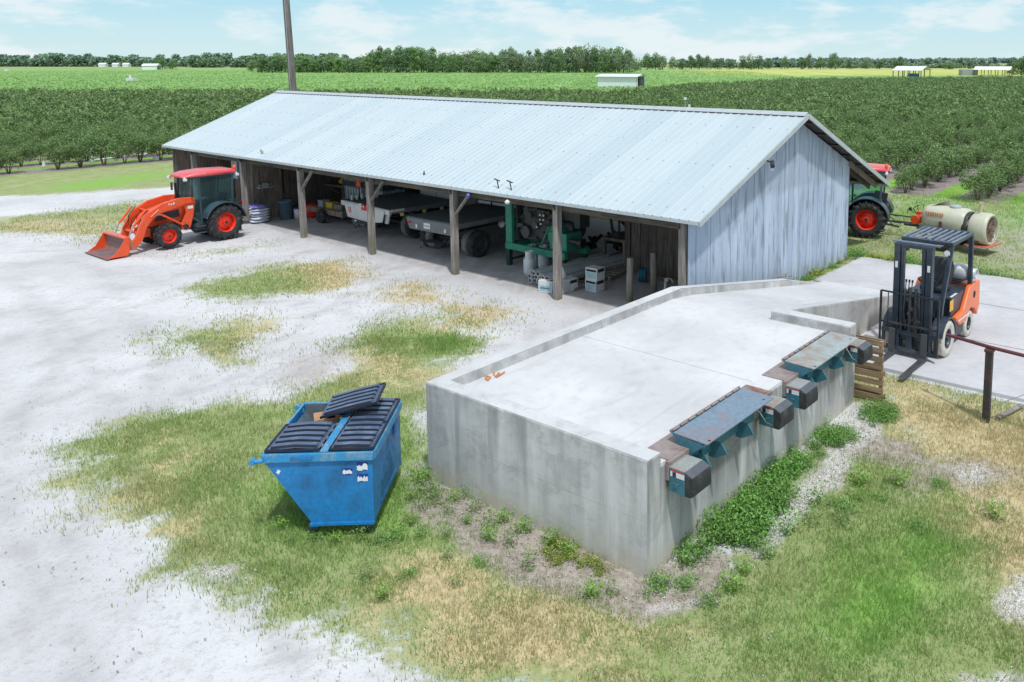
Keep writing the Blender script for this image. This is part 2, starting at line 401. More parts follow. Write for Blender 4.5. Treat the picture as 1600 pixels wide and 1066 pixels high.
# ------------------------------------------------------------------ ground
PATCH = {
 'grass': [(1,[(-8.56,11.54),(-8.2,11.93),(-7.71,12.51),(-6.79,12.61),(-5.84,12.66),(-5.82,13.55),(-5.45,14.3),(-5.35,14.95),(-5.88,15.48),(-5.64,16.24),(-5.37,17.08),(-4.18,17.3),(-2.82,16.24),(-3.48,14.78),(-3.59,13.55),(-2.76,10.38),(0.15,8.19),(0.95,8.84),(2.18,10.64),(3.46,12.51),(3.9,13.55),(4.83,13.84),(6.28,12.63),(7.22,11.61),(8.44,10.13),(4.65,5.29),(2.81,5.29),(-0.42,5.29),(-0.71,6.33),(-1.54,6.69),(-2.32,7.01),(-2.81,7.4),(-3.34,7.63),(-3.77,7.58),(-4.2,7.93),(-4.74,8.19),(-5.42,8.36),(-5.67,9.03),(-6.4,9.66),(-7.27,10.38)]),(0.95,[(-11.07,19.3),(-10.65,21.12),(-9.62,22.31),(-8.1,22.54),(-6.76,21.12),(-6.85,19.87),(-7.94,19.03),(-9.22,18.5),(-10.34,18.66)]),(0.85,[(-6.66,19.3),(-5.69,20.3),(-4.19,19.3),(-4.4,18.25),(-5.72,18.25)]),(0.9,[(-10.09,16.56),(-9.31,16.73),(-8.92,17.16),(-7.72,17.43),(-7.34,16.24),(-7.24,15.3),(-6.99,14.62),(-7.5,14.45),(-8.29,15.3),(-9.0,15.12),(-9.33,15.93)]),(0.65,[(-13.53,23.07),(-12.7,24.14),(-11.24,25.22),(-10.66,24.32),(-11.6,23.07),(-12.47,22.31)]),(0.7,[(-7.43,9.59),(-7.15,9.81),(-6.67,9.59),(-6.64,9.3),(-7.06,9.23)]),(0.8,[(-28.2,25.5),(-23.04,29.34),(-21.13,30.66),(-19.42,33.17),(-17.37,30.66),(-16.15,24.58),(-17.8,25.13),(-20.54,26.09),(-25.41,22.92)]),(1,[(-29.16,24.58),(-27.92,29.6),(-25.98,33.17),(-22.91,34.5),(-20.67,35.94),(-17.96,37.3),(-22.82,49.2),(-26.32,45.95),(-27.84,44.77),(-32.03,41.06),(-35.6,37.91),(-38.72,32.85)]),(0.75,[(-5.5,17.53),(-4.91,18.5),(-3.5,18.92),(-2.33,18.1),(-2.34,17.08),(-2.63,16.24),(-3.81,16.24)])],
 'dry': [(1,[(4.49,13.84),(6.11,12.27),(7.44,11.2),(5.58,7.26),(4.17,7.63),(4.19,8.84),(4.02,9.51),(4.13,10.46),(3.97,12.51)]),(0.85,[(-2.62,8.72),(-0.59,7.73),(0.06,7.44),(-0.54,7.01),(-1.82,7.44),(-2.77,8.03)]),(0.95,[(-8.91,22.31),(-6.8,21.81),(-6.47,20.17),(-7.65,19.47)]),(1,[(-6.76,19.58),(-5.69,20.3),(-4.19,19.3),(-4.4,18.25),(-5.72,18.25)]),(0.9,[(-4.41,18.92),(-2.2,18.2),(-2.59,16.86),(-3.99,17.08)]),(0.6,[(-6.11,14.78),(-4.88,15.48),(-3.75,14.45),(-3.52,13.28),(-4.74,13.55)]),(0.6,[(-8.92,17.3),(-7.72,17.43),(-7.34,16.24),(-7.07,14.78),(-7.89,15.48)]),(0.5,[(-25.06,26.5),(-20.71,29.34),(-17.22,29.34),(-16.56,24.76),(-20.39,25.89)]),(0.5,[(-7.04,11.61),(-5.52,10.13),(-5.02,8.72),(-5.75,9.1),(-6.78,10.13)])],
 'dirt': [(1,[(-2.95,10.67),(-1.9,9.97),(0.15,8.48),(1.01,8.72),(0.8,7.93),(0.13,7.63),(-0.6,7.93),(-1.33,8.36),(-1.99,8.84),(-2.37,9.51)]),(0.8,[(-2.91,10.05),(-2.32,9.66),(-2.27,9.1),(-2.76,9.51)]),(0.9,[(3.06,11.71),(4.01,11.4),(4.12,10.78),(3.54,10.78),(2.82,11.1)]),(0.5,[(3.46,10.82),(4.68,11.2),(5.34,10.64),(5.1,10.13),(4.03,9.97),(3.21,9.97)]),(0.35,[(-6.83,14.78),(-5.64,16.24),(-5.15,14.78),(-5.52,13.01),(-6.38,13.28)])],
 'gravel': [(0.9,[(-4.89,8.48),(-4.19,8.5),(-4.02,8.05),(-4.51,8.16)]),(0.9,[(0.13,7.83),(0.67,7.98),(0.82,7.83),(0.32,7.58),(-0.07,7.66)]),(0.9,[(1.2,9.03),(1.68,9.66),(2.32,10.46),(3.34,12.04),(3.65,12.63),(3.99,12.39),(3.55,11.4),(2.75,10.13),(1.81,9.1),(1.36,8.59)]),(0.8,[(3.66,7.93),(4.26,8.36),(4.59,7.93),(4.05,7.4),(3.57,7.58)]),(0.8,[(2.79,6.85),(3.38,7.01),(3.72,6.72),(2.84,6.55)]),(0.55,[(3.9,12.27),(4.52,12.04),(4.41,11.2),(3.83,11.4)]),(0.5,[(4.26,10.13),(5.02,9.97),(4.81,9.51),(4.23,9.66)]),(0.5,[(-0.68,7.26),(-0.31,7.22),(-0.36,7.01),(-0.72,7.09)]),(0.5,[(1.18,7.35),(1.5,7.44),(1.39,7.18)]),(0.7,[(4.0,10.82),(4.93,10.91),(4.93,10.13),(4.23,10.05)]),(0.6,[(1.68,7.68),(1.91,7.73),(1.83,7.49)]),(0.55,[(-2.19,7.4),(-1.88,7.4),(-1.62,7.09),(-2.07,7.18)]),(0.6,[(-3.99,12.51),(-3.42,12.88),(-3.31,12.27)])],
 'vivid': [(1,[(-26.67,36.32),(-24.98,40.11),(-24.21,42.57),(-22.64,39.42),(-22.99,35.94),(-24.0,34.5)]),(0.9,[(-18.76,28.14),(-17.83,29.98),(-16.8,29.34),(-17.38,27.35)]),(0.7,[(-4.09,11.61),(-3.58,12.51),(-2.7,10.13),(-2.26,9.37),(-2.76,8.48),(-4.13,8.84),(-5.1,10.13)]),(0.8,[(2.65,8.84),(3.85,9.1),(3.93,8.25),(2.79,7.18),(1.29,7.26),(1.79,8.25)]),(1,[(9.29,29.34),(14.99,37.3),(12.83,31.07),(9.91,27.79)]),(1,[(13.13,29.34),(18.43,35.39),(13.58,25.5),(12.62,26.5)]),(0.6,[(2.75,9.81),(4.26,10.13),(4.14,8.72),(2.97,8.72)]),(0.5,[(-4.7,16.65),(-3.06,16.44),(-3.48,14.78),(-4.67,14.78)])],
 'floor': [(1,[(-14.69,29.98),(-10.32,25.31),(-7.41,22.92),(-4.54,20.67),(-1.82,18.5),(-0.22,17.21),(1.4,15.85),(7.48,22.92),(4.98,29.98),(-10.5,45.95),(-22.06,45.95)]),(0.6,[(-2.53,18.5),(0.41,17.08),(0.3,19.03),(-1.46,20.17)])],
 'track': [(0.8,[(8.64,24.14),(10.45,21.46),(15.13,20.8),(20.72,28.73),(14.17,29.34),(12.04,28.14),(10.33,25.5)]),(0.5,[(7.35,29.98),(9.85,25.31),(8.35,23.31),(6.28,25.5)])],
}

def vnoise(x, y, sc, seed=0, octv=4):
    out = np.zeros_like(x, dtype=float); amp = 1; tot = 0
    for o in range(octv):
        r = np.random.RandomState(seed*17+o).rand(256, 256)
        X = x*sc*2**o; Y = y*sc*2**o; xi = np.floor(X).astype(int); yi = np.floor(Y).astype(int)
        fx = X-xi; fy = Y-yi; fx = fx*fx*(3-2*fx); fy = fy*fy*(3-2*fy)
        a = r[xi % 256, yi % 256]; b = r[(xi+1) % 256, yi % 256]; c = r[xi % 256, (yi+1) % 256]; d = r[(xi+1) % 256, (yi+1) % 256]
        out += amp*((a*(1-fx)+b*fx)*(1-fy)+(c*(1-fx)+d*fx)*fy); tot += amp; amp *= .55
    return out/tot
def poly_mask(x, y, poly, soft):
    P = np.array(poly); n = len(P); ins = np.zeros(x.shape, bool); d2 = np.full(x.shape, 1e9)
    for i in range(n):
        x1, y1 = P[i]; x2, y2 = P[(i+1) % n]
        c = ((y1 > y) != (y2 > y)); 
        with np.errstate(divide='ignore', invalid='ignore'): xx = (x2-x1)*(y-y1)/(y2-y1)+x1
        ins ^= c & (x < xx)
        ex, ey = x2-x1, y2-y1; t = np.clip(((x-x1)*ex+(y-y1)*ey)/(ex*ex+ey*ey+1e-12), 0, 1)
        d2 = np.minimum(d2, (x-x1-t*ex)**2+(y-y1-t*ey)**2)
    sd = np.sqrt(d2)*np.where(ins, 1, -1)
    return np.clip(sd/soft*.5+.5, 0, 1)
RUTS = [[(-12.01,13.55),(-11.85,14.78),(-11.79,19.87),(-9.02,23.07),(-4.91,21.12)],[(-17.01,22.92),(-12.52,18.0),(-9.94,14.78),(-8.09,11.2),(-7.29,8.84),(-6.96,7.73)],[(-3.65,6.47),(-5.97,8.84),(-9.86,13.01),(-13.34,17.08)],[(-7.18,19.03),(-6.1,21.81),(-5.34,23.07),(-4.04,25.31)],[(-6.74,12.51),(-6.19,13.84),(-6.33,17.08),(-5.83,20.8),(-3.54,23.31)],[(-8.81,10.82),(-8.88,12.51),(-8.32,13.84),(-6.5,14.3)],[(-6.26,21.12),(-5.03,23.31),(-3.73,24.58)],[(-18.41,22.17),(-16.83,23.72),(-11.48,20.8),(-6.99,18.5),(-3.02,16.24)]]
ORCH = [(-400, 125), (-60, 126), (-25, 127), (1, 128), (6, 152), (41, 208), (117, 242), (330, 242)]
def orch_far(x): return np.interp(x, [p[0] for p in ORCH], [p[1] for p in ORCH])
def dk_uv(x, y): dx = x-DK_O.x; dy = y-DK_O.y; return dx*DU.x+dy*DU.y, dx*DV.x+dy*DV.y
ROW0, ROWS = 3.55, 2.9
def in_orchard(x, y):
    u, v = dk_uv(x, y)
    return (((v > 43.2) & (u > -60)) | ((u > 27.5) & (v > 2.0)) | ((u > 31) & (v > -60)) | ((v > 43.2))) & (y < orch_far(x))
def masks(x, y):
    """grass, dry, dirt, gravel, vivid, floor, orchard, track weights at ground points"""
    wx = x+(vnoise(x, y, .9, 3)-.5)*1.3+(vnoise(x, y, 4, 4)-.5)*.35
    wy = y+(vnoise(x, y, .9, 5)-.5)*1.3+(vnoise(x, y, 4, 6)-.5)*.35
    d = np.clip(y/30, .25, 1.2)
    m = {}
    for k, soft in dict(grass=.8, dry=1.3, dirt=.55, gravel=.5, vivid=1.2, floor=.7, track=1.6).items():
        a = np.zeros(x.shape)
        for w, pl in PATCH[k]:
            small = .55 if k == 'gravel' else 1
            qx, qy = (x+(wx-x)*.35, y+(wy-y)*.35) if k in ('gravel', 'dirt', 'floor') else (wx, wy)
            a = np.maximum(a, w*poly_mask(qx, qy, pl, soft*small*np.clip(d+.3, .5, 1.4)))
        m[k] = a
    u, v = dk_uv(x, y)
    wild = ((u > 15.5) | ((v > 3.9) & (u > 13)))*1.0
    wild = np.maximum(wild, ((v > 30)*(u > 16))*1.0); wild = np.maximum(wild, (y > 46)*1.0)
    m['grass'] = np.maximum(m['grass'], wild*np.clip((vnoise(x, y, .25, 9)-.1)*2.5, .8, 1))
    sdx = x-SH_O.x; sdy = y-SH_O.y; sa_ = sdx*SA.x+sdy*SA.y; sb_ = sdx*SB.x+sdy*SB.y
    inb = (sa_ > .2) & (sa_ < 24) & (sb_ > .3) & (sb_ < 8.3); m['floor'] = np.where(inb, np.where((sb_ > 4.8) & (sa_ < 10.8), .0, 1.), m['floor']); m['grass'] = np.where(inb, 0, m['grass'])  # rear floor near the gable becomes pale sand: daylight painted as brighter ground
    strip = ((u > 6.2) & (u < 15.6) & (v > 3.7) & (v < 4.6))*1.0; m['grass'] = np.maximum(m['grass'], strip)
    side = ((u > 5.8) & (u < 7.3) & (v < 1.15) & (v > -7))*1.0; m['grass'] = np.maximum(m['grass'], side*.8)
    m['orch'] = in_orchard(x, y)*1.0
    return m
def axis(segs):
    out = []
    for a, b, st in segs: out += list(np.arange(a, b, st))
    out.append(segs[-1][1]); return np.array(out)
xs = axis([(-6000, -1000, 1000), (-1000, -200, 100), (-200, -50, 10), (-50, -16, 1), (-16, -10, .25), (-10, 11, .12), (11, 20, .3), (20, 50, 1), (50, 200, 10), (200, 1000, 100), (1000, 6000, 1000)])
ys = axis([(-600, -50, 110), (-50, 2, 6), (2, 17, .12), (17, 30, .25), (30, 50, .5), (50, 140, 2), (140, 300, 8), (300, 1000, 50), (1000, 9000, 1000)])
GX, GY = np.meshgrid(xs, ys); fx, fy = GX.ravel(), GY.ravel()
gm = masks(fx, fy)
rut = np.zeros_like(fx); nr = (np.abs(fx) < 34) & (fy > 2) & (fy < 36)
for line in RUTS:
    qx, qy = fx[nr]+(vnoise(fx[nr], fy[nr], .4, 41)-.5)*.9, fy[nr]+(vnoise(fx[nr], fy[nr], .4, 42)-.5)*.9
    d2 = np.full(qx.shape, 1e9)
    for (x1, y1), (x2, y2) in zip(line[:-1], line[1:]):
        ex, ey = x2-x1, y2-y1; t = np.clip(((qx-x1)*ex+(qy-y1)*ey)/(ex*ex+ey*ey), 0, 1); d2 = np.minimum(d2, (qx-x1-t*ex)**2+(qy-y1-t*ey)**2)
    rut[nr] = np.maximum(rut[nr], np.exp(-((np.sqrt(d2)-.8)/.17)**2))
near = (np.abs(fx) < 30) & (fy > 0) & (fy < 50)
fz = np.where(near, (vnoise(fx, fy, .5, 21)-.5)*.05+(vnoise(fx, fy, 3.0, 22)-.5)*.022-.03, -.02)
fz = fz*(1-.8*gm['floor'])
nx, ny = len(xs), len(ys); idx = np.arange(nx*ny).reshape(ny, nx)
quads = np.stack([idx[:-1, :-1], idx[:-1, 1:], idx[1:, 1:], idx[1:, :-1]], -1).reshape(-1, 4)

g = NG('ground'); pos = g.n('ShaderNodeNewGeometry').outputs['Position']
A1 = g.attr('mask_a'); A2 = g.attr('mask_b')
sa = g.n('ShaderNodeSeparateColor'); g.t.links.new(A1.outputs['Color'], sa.inputs[0])
sb = g.n('ShaderNodeSeparateColor'); g.t.links.new(A2.outputs['Color'], sb.inputs[0])
grass_m, dry_m, dirt_m, grav_m = sa.outputs[0], sa.outputs[1], sa.outputs[2], A1.outputs['Alpha']
viv_m, floor_m, orch_m, track_m = sb.outputs[0], sb.outputs[1], sb.outputs[2], A2.outputs['Alpha']
n_f = g.noise(pos, 9, 8, .7); n_m = g.noise(pos, 1.6, 6, .6); n_b = g.noise(pos, .35, 4, .5); n_x = g.noise(pos, 55, 4, .7)
# tyre tracks: long streaks following the yard
tr1 = g.noise(g.map(pos, (1.1, .10, 1), (0, 0, R(38))), 2.2, 6, .6, .5)
tr2 = g.noise(g.map(pos, (1.6, .12, 1), (0, 0, R(-62))), 2.0, 6, .6, .6)
sand = g.mix(g.step(n_b, .35, .65), (.54, .54, .55), (.655, .655, .67))
sand = g.mix(g.math('MULTIPLY', g.step(tr1, .54, .74), .18), sand, (.38, .38, .395))
sand = g.mix(g.math('MULTIPLY', g.step(tr2, .56, .76), .16), sand, (.42, .415, .425))
sand = g.mix(g.math('MULTIPLY', g.step(n_m, .52, .72), .35), sand, (.46, .445, .44))
n_g = g.noise(pos, 22, 6, .75)
sand = g.mix(g.math('MULTIPLY', g.step(n_f, .50, .66), .42), sand, (.40, .385, .375))
sand = g.mix(g.math('MULTIPLY', g.step(n_g, .54, .66), .45), sand, (.34, .325, .31))
sand = g.mix(g.math('MULTIPLY', g.step(g.noise(pos, .9, 7, .7, .6), .56, .66), .30), sand, (.40, .37, .35))
sand = g.mix(g.math('MULTIPLY', g.step(n_x, .50, .75), .25), sand, (.76, .76, .77))
pb = g.math('MULTIPLY', g.step(g.noise(pos, 26, 4, .7), .68, .76), g.step(n_m, .45, .6))
sand = g.mix(g.math('MULTIPLY', pb, .55), sand, (.14, .13, .11))
ru = g.attr('rut').outputs['Fac']
tread = g.n('ShaderNodeTexWave'); g.set(tread.inputs[0], g.map(pos, (1, 1, 1), (0, 0, R(40)))); tread.inputs['Scale'].default_value = 3.2; tread.inputs['Distortion'].default_value = 1.5
sand = g.mix(g.math('MULTIPLY', g.math('MULTIPLY', ru, g.step(n_m, .3, .6)), g.math('MULTIPLY_ADD', tread.outputs[1], .12, .45)), sand, (.38, .365, .37))
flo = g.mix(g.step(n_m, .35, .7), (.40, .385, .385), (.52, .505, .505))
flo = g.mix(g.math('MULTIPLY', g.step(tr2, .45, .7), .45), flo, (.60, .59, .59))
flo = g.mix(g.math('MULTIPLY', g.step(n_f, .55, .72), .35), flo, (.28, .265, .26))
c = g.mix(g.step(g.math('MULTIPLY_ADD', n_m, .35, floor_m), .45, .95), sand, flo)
gr = g.mix(g.step(n_m, .36, .66), (.26, .34, .12), (.37, .42, .20))
gr = g.mix(g.math('MULTIPLY', g.step(n_f, .42, .66), .55), gr, (.44, .41, .24))
gr = g.mix(g.math('MULTIPLY', g.step(n_x, .46, .62), .5), gr, (.13, .18, .06))
vv = g.step(g.math('MULTIPLY_ADD', n_m, .9, g.math('MULTIPLY_ADD', n_f, .5, viv_m)), .95, 1.65)
gr = g.mix(vv, gr, g.mix(g.step(n_x, .4, .62), (.16, .35, .06), (.32, .50, .12)))
straw = g.mix(g.step(n_f, .35, .65), (.42, .34, .19), (.62, .52, .31))
df = g.step(g.math('MULTIPLY_ADD', n_f, .7, g.math('MULTIPLY_ADD', n_m, .9, dry_m)), .90, 1.40)
gr = g.mix(df, gr, straw)
gf = g.step(g.math('ADD', grass_m, g.math('MULTIPLY_ADD', n_f, 1.3, g.math('MULTIPLY_ADD', n_m, 1.0, -1.15))), .36, .84)
c = g.mix(gf, c, gr)
dc = g.mix(g.step(n_f, .35, .65), (.28, .235, .20), (.45, .395, .35))
dc = g.mix(g.math('MULTIPLY', g.step(n_x, .55, .7), .6), dc, (.50, .46, .42))
c = g.mix(g.step(g.math('MULTIPLY_ADD', n_f, .6, dirt_m), .50, .86), c, dc)
gv = g.mix(g.step(n_x, .42, .6), (.34, .32, .29), (.78, .77, .76))
gv = g.mix(g.math('MULTIPLY', g.step(n_f, .50, .62), .7), gv, (.36, .33, .27))
c = g.mix(g.step(g.math('MULTIPLY_ADD', n_f, 1.1, g.math('MULTIPLY_ADD', n_m, .9, grav_m)), 1.42, 1.85), c, gv)
c = g.mix(g.math('MULTIPLY', track_m, g.step(n_m, .3, .6)), c, (.40, .38, .33))
# orchard floor: mulch banks under the rows, grass between
uvw = g.map(pos, (1, 1, 1), (0, 0, 0))
vx = g.n('ShaderNodeVectorMath', operation='DOT_PRODUCT'); g.t.links.new(pos, vx.inputs[0]); vx.inputs[1].default_value = (DV.x, DV.y, 0)
vv_ = g.math('SUBTRACT', vx.outputs['Value'], DK_O.dot(DV)+ROW0)
fr = g.math('ABSOLUTE', g.math('SUBTRACT', g.math('FRACT', g.math('ADD', g.math('DIVIDE', vv_, ROWS), .5)), .5))
mul = g.mix(g.step(n_f, .4, .65), (.22, .18, .17), (.38, .33, .32))
alley = g.mix(g.step(n_m, .35, .65), (.15, .32, .045), (.24, .42, .08))
oc = g.mix(g.step(g.math('MULTIPLY_ADD', n_m, .16, fr), .36, .46), mul, alley)
c = g.mix(orch_m, c, oc)
# far crop fields, by distance from the yard
sp = g.n('ShaderNodeSeparateXYZ'); g.t.links.new(pos, sp.inputs[0])
crow = g.noise(g.map(pos, (.10, .012, 1), (0, 0, R(15))), 1, 6, .7)
crow2 = g.noise(g.map(pos, (.35, .35, 1)), 1, 5, .65)
crop = g.mix(g.step(crow, .38, .62), (.19, .35, .10), (.28, .46, .15))
crop = g.mix(g.math('MULTIPLY', g.step(crow2, .5, .68), .5), crop, (.14, .28, .08))
yel = g.mix(g.step(crow, .4, .6), (.40, .46, .12), (.52, .54, .18))
isyel = g.math('MULTIPLY', g.step(g.math('MULTIPLY_ADD', crow, 60., sp.outputs[1]), 330, 400), g.step(g.math('MULTIPLY_ADD', crow, 60., sp.outputs[0]), 30, 110))
crop = g.mix(isyel, crop, yel)
tan = g.step(sp.outputs[1], 560, 640)
crop = g.mix(g.math('MULTIPLY', tan, .6), crop, (.30, .34, .16))
far_m = g.math('MULTIPLY', g.step(sp.outputs[1], 60, 62), g.math('SUBTRACT', 1, orch_m))
c = g.mix(far_m, c, crop)
h = g.math('ADD', g.math('MULTIPLY', n_f, .7), g.math('MULTIPLY', n_x, .25))
g.bump(h, .55, .05)
gmat = g.fin(c, .93); g.b.inputs['Specular IOR Level'].default_value = .15
me = arr_mesh('ground', np.stack([fx, fy, fz], 1), quads, gmat, smooth=True)
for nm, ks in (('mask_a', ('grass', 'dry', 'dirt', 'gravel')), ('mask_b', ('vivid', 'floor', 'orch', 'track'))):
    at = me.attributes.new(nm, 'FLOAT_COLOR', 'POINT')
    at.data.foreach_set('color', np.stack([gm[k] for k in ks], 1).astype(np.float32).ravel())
at = me.attributes.new('rut', 'FLOAT', 'POINT'); at.data.foreach_set('value', rut.astype(np.float32))
gobj = link('ground', me); tag(gobj, 'sandy farm yard with patchy grass running out to green fields', 'ground', kind='structure')

# ------------------------------------------------------------------ concrete pad (pavement)
def dpts(pts): return [D(u, v)[:2] for u, v in pts]
pad = MB().prism(dpts([(7.42, -7), (7.42, 1.05), (15.37, 1.05), (15.37, -7)]), -.1, .035, 'z')
pad.prism(dpts([(12.25, 1.053), (12.25, 3.6), (15.37, 3.6), (15.37, 1.053)]), -.1, .035, 'z')
tag(pad.build('concrete_pad', M['pad'], bevel=.01), 'flat pale concrete pad under the forklift', 'pavement', kind='structure')
jt = MB()
for a, b in (((9.9, -7), (9.9, 1.0)), ((12.6, -7), (12.6, 1.0))): jt.bar(D(*a, .037), D(*b, .037), .012, .003)
jt.bar(D(7.45, -2.9, .037), D(15.3, -2.9, .037), .012, .003)
tag(jt.build('pavement_joints', M['darkgrey']), 'thin dark saw cut joints across the concrete pad', 'pavement joint', kind='structure')
sl = MB().bar(D(7.2, -2.25, .02), D(6.45, -2.05, .02), .09, .03)
tag(sl.build('timber_strip', M['greywood'], bevel=.005), 'grey board lying in the dry grass beside the rail post', 'board')

# ------------------------------------------------------------------ loading dock
HD, HP = 1.17, 1.31
dock = thing('loading_dock', 'raised concrete loading dock with parapets, a ramp and two levelers on its edge', 'loading dock', (DK_O.x, DK_O.y, 0), DK_T)
def zr(u): return max(.036, HD-.182*max(0, u-5.77))          # deck height along the ramp
w = MB()
w.bx(.0, .24, 0, 3.62, -.1, HP-.004)
w.prism([(.24, -.1), (.24, HP-.004), (5.77, HP-.004), (10.4, HP-.004-.182*4.63), (11.95, .046), (11.95, -.1)], 3.40, 3.62, 'y')
w.bx(.24, 5.5, 0, .20, -.1, HD-.02)
w.bx(5.5, 5.77, 0, 1.40, -.1, HP-.004)
w.prism([(5.77, -.1), (5.77, HP-.004), (12.0, HP-.004-.182*6.23), (12.0, -.1)], 1.16, 1.40, 'y')
w.build('retaining_wall', M['conc_wall'], dock, bevel=.012)
dk = MB().bx(.24, 5.5, .02, 3.40, HD-.02, HD); dk.build('deck', M['deck'], dock)
nb = 10; us = [5.5+(12.3-5.5)*i/nb for i in range(nb+1)]
rp = MB()
for i in range(nb):
    a, b = us[i], us[i+1]; za, zb = zr(a), zr(b)
    for (v0, v1) in ((1.22, 3.40),): rp.add([(a, v0, za), (b, v0, zb), (b, v1, zb), (a, v1, za)], [(0, 1, 2, 3)])
rp.build('ramp', M['deck'], dock)
def ztp(u): return HP-.182*max(0, u-5.77)
for nm, quads_ in (('front', [((0, 0), (.24, 0), (.24, 3.62), (0, 3.62)), ((.24, 3.4), (5.77, 3.4), (5.77, 3.62), (.24, 3.62)), ((5.77, 3.4), (10.4, 3.4), (10.4, 3.62), (5.77, 3.62))]),
                   ('side', [((5.5, 0), (5.77, 0), (5.77, 1.4), (5.5, 1.4)), ((5.77, 1.16), (12.0, 1.16), (12.0, 1.40), (5.77, 1.40))])):
    cap = MB()
    for qd in quads_:
        ins = [(u+(.008 if u == min(k[0] for k in qd) and u in (0, 5.5) else 0), v+(.008 if v in (0, 1.16) else -.008 if v in (3.62,) else 0)) for u, v in qd]
        cap.add([(u, v, ztp(u)+.001) for u, v in ins], [(0, 1, 2, 3)])
    cap.build('parapet_top', M['conc_cap'], dock)
jn = MB(); jn.bar((2.9, .35, HD+.001), (2.95, 3.4, HD+.001), .007, .002); jn.build('deck_joint', M['skin_grey'], dock)

def leveler(name_label, u0, mat):
    t = thing('dock_leveler', name_label, 'dock leveler', D(u0, 0), DK_T)
    # local: x along the dock edge, y outward is negative, z from ground
    m = MB(); m.bx(.05, 2.42, .0, .34, HD+.004, HD+.014); m.build('approach_plate', M['rustplate'], t, bevel=.003)
    m = MB(); m.bx(.0, 2.45, -.05, -.003, HD-.20, HD+.012); m.build('face_channel', M['rustplate'], t, bevel=.004)
    for x in (0.0, 2.06):
        m = MB(); m.bx(x, x+.36, -.26, -.052, .86, 1.125); b = m.build('bumper_box', M['teal'], t, bevel=.006)
        m = MB(); m.bx(x+.004, x+.356, -.256, -.05, 1.126, 1.134); m.build('box_top', M['teal_top'], b)
        m = MB(); m.prism([(-.262, .862), (-.262, 1.125), (-.352, 1.085), (-.368, .99), (-.368, .89), (-.33, .862)], x-.005, x+.365, 'x')
        for k in range(4): m.cyl((x+.07+(k % 2)*.22, -.365, .92+(k//2)*.09), (x+.07+(k % 2)*.22, -.352, .92+(k//2)*.09), .014, n=8)
        m.build('rubber_bumper', M['rubber'], b, bevel=.008)
        m = MB(); m.add([(x+.0, -.262, 1.131), (x+.36, -.262, 1.131), (x+.36, -.350, 1.090), (x, -.350, 1.090)], [(0, 1, 2, 3)]); m.build('bumper_cap', M['rubber_top'], b)
        m = MB(); m.bx(x-.004, x-.001, -.25, -.07, 1.04, 1.10); m.build('label_plate', M['sticker'], b)
        m = MB(); m.bx(x-.006, x-.0042, -.145, -.10, 1.042, 1.098); m.build('label_mark', M['sticker_dark'], b)
        m = MB(); m.bx(x-.005, x-.001, -.25, -.07, 1.103, 1.118); m.build('label_band', M['sticker_red'], b)
        m = MB(); m.tube([(x-.002, -.19, .985), (x-.022, -.185, .98), (x-.022, -.135, .98), (x-.002, -.13, .985)], .006, 6); m.build('handle', M['teal'], b)
    # lip assembly between the boxes
    x0, x1 = .40, 1.99
    m = MB(); m.add([(x0, .165, 1.315), (x1, .165, 1.315), (x1+.05, -.27, 1.285), (x0+.03, -.27, 1.285),
                     (x0, .165, 1.302), (x1, .165, 1.302), (x1+.05, -.27, 1.272), (x0+.03, -.27, 1.272)],
                    [(0, 1, 2, 3), (7, 6, 5, 4), (0, 4, 5, 1), (1, 5, 6, 2), (2, 6, 7, 3), (3, 7, 4, 0)])
    m.build('lip_plate', mat, t)
    m = MB()
    m.add([(x0, .20, 1.32), (x1, .20, 1.32), (x1, -.02, 1.06), (x0, -.02, 1.06)], [(0, 1, 2, 3)])
    m.add([(x0, .19, 1.31), (x0, -.02, 1.06), (x0+.01, -.24, 1.27)], [(0, 1, 2)])
    m.add([(x1, .19, 1.31), (x1, -.02, 1.06), (x1, -.24, 1.27)], [(0, 1, 2)])
    m.build('lip_cradle', M['teal'], t)
    m = MB()
    for k in range(9):
        xa = x0+.02+k*(x1-x0-.04)/9
        m.cyl((xa, .185, 1.325), (xa+(x1-x0)/9*.72, .185, 1.325), .012, n=8)
    m.bar((x0, .205, 1.318), (x1, .205, 1.318), .02, .03)
    m.build('hinge', M['rustplate'], t)
    m = MB()
    m.bar((x0+.03, -.245, 1.262), (x0+.03, -.02, 1.08), .02, .02); m.bar((x1-.1, -.20, 1.255), (x1-.1, -.03, 1.08), .02, .02)
    m.bar((x0+.2, -.05, 1.07), (x1-.15, -.05, 1.07), .09, .12)
    m.build('brace', M['teal'], t)
    for xa in (x0+.06, x0+.42, x0+1.05):
        m = MB(); m.prism([(-.052, 1.12), (-.052, .93), (-.14, .93), (-.30, 1.02), (-.22, 1.13)], xa, xa+.02, 'x'); m.build('gusset', M['teal'], t)
    m = MB(); m.box((x0+.055, -.17, 1.04), (.004, .07, .035)); m.build('warning_label', M['sticker'], t)
    m = MB(); m.tube([(x1-.25, -.06, 1.12), (x1-.2, -.16, 1.2), (x1-.1, -.24, 1.0), (x1+.02, -.27, .93)], .008, 6); m.build('lift_rod', M['chrome'], t)
    m = MB(); m.cyl((x0+.12, -.24, 1.285), (x0+.12, -.24, 1.290), .017, n=10); m.cyl((x1-.1, -.2, 1.289), (x1-.1, -.2, 1.294), .014, n=10); m.build('plate_hole', M['black'], t)
    return t
leveler('blue steel dock leveler nearest the dock corner, between the two front bumper boxes', .32, M['lip'])
leveler('rust and teal steel dock leveler farther along the edge, next to the pallet', 3.13, M['lip2'])

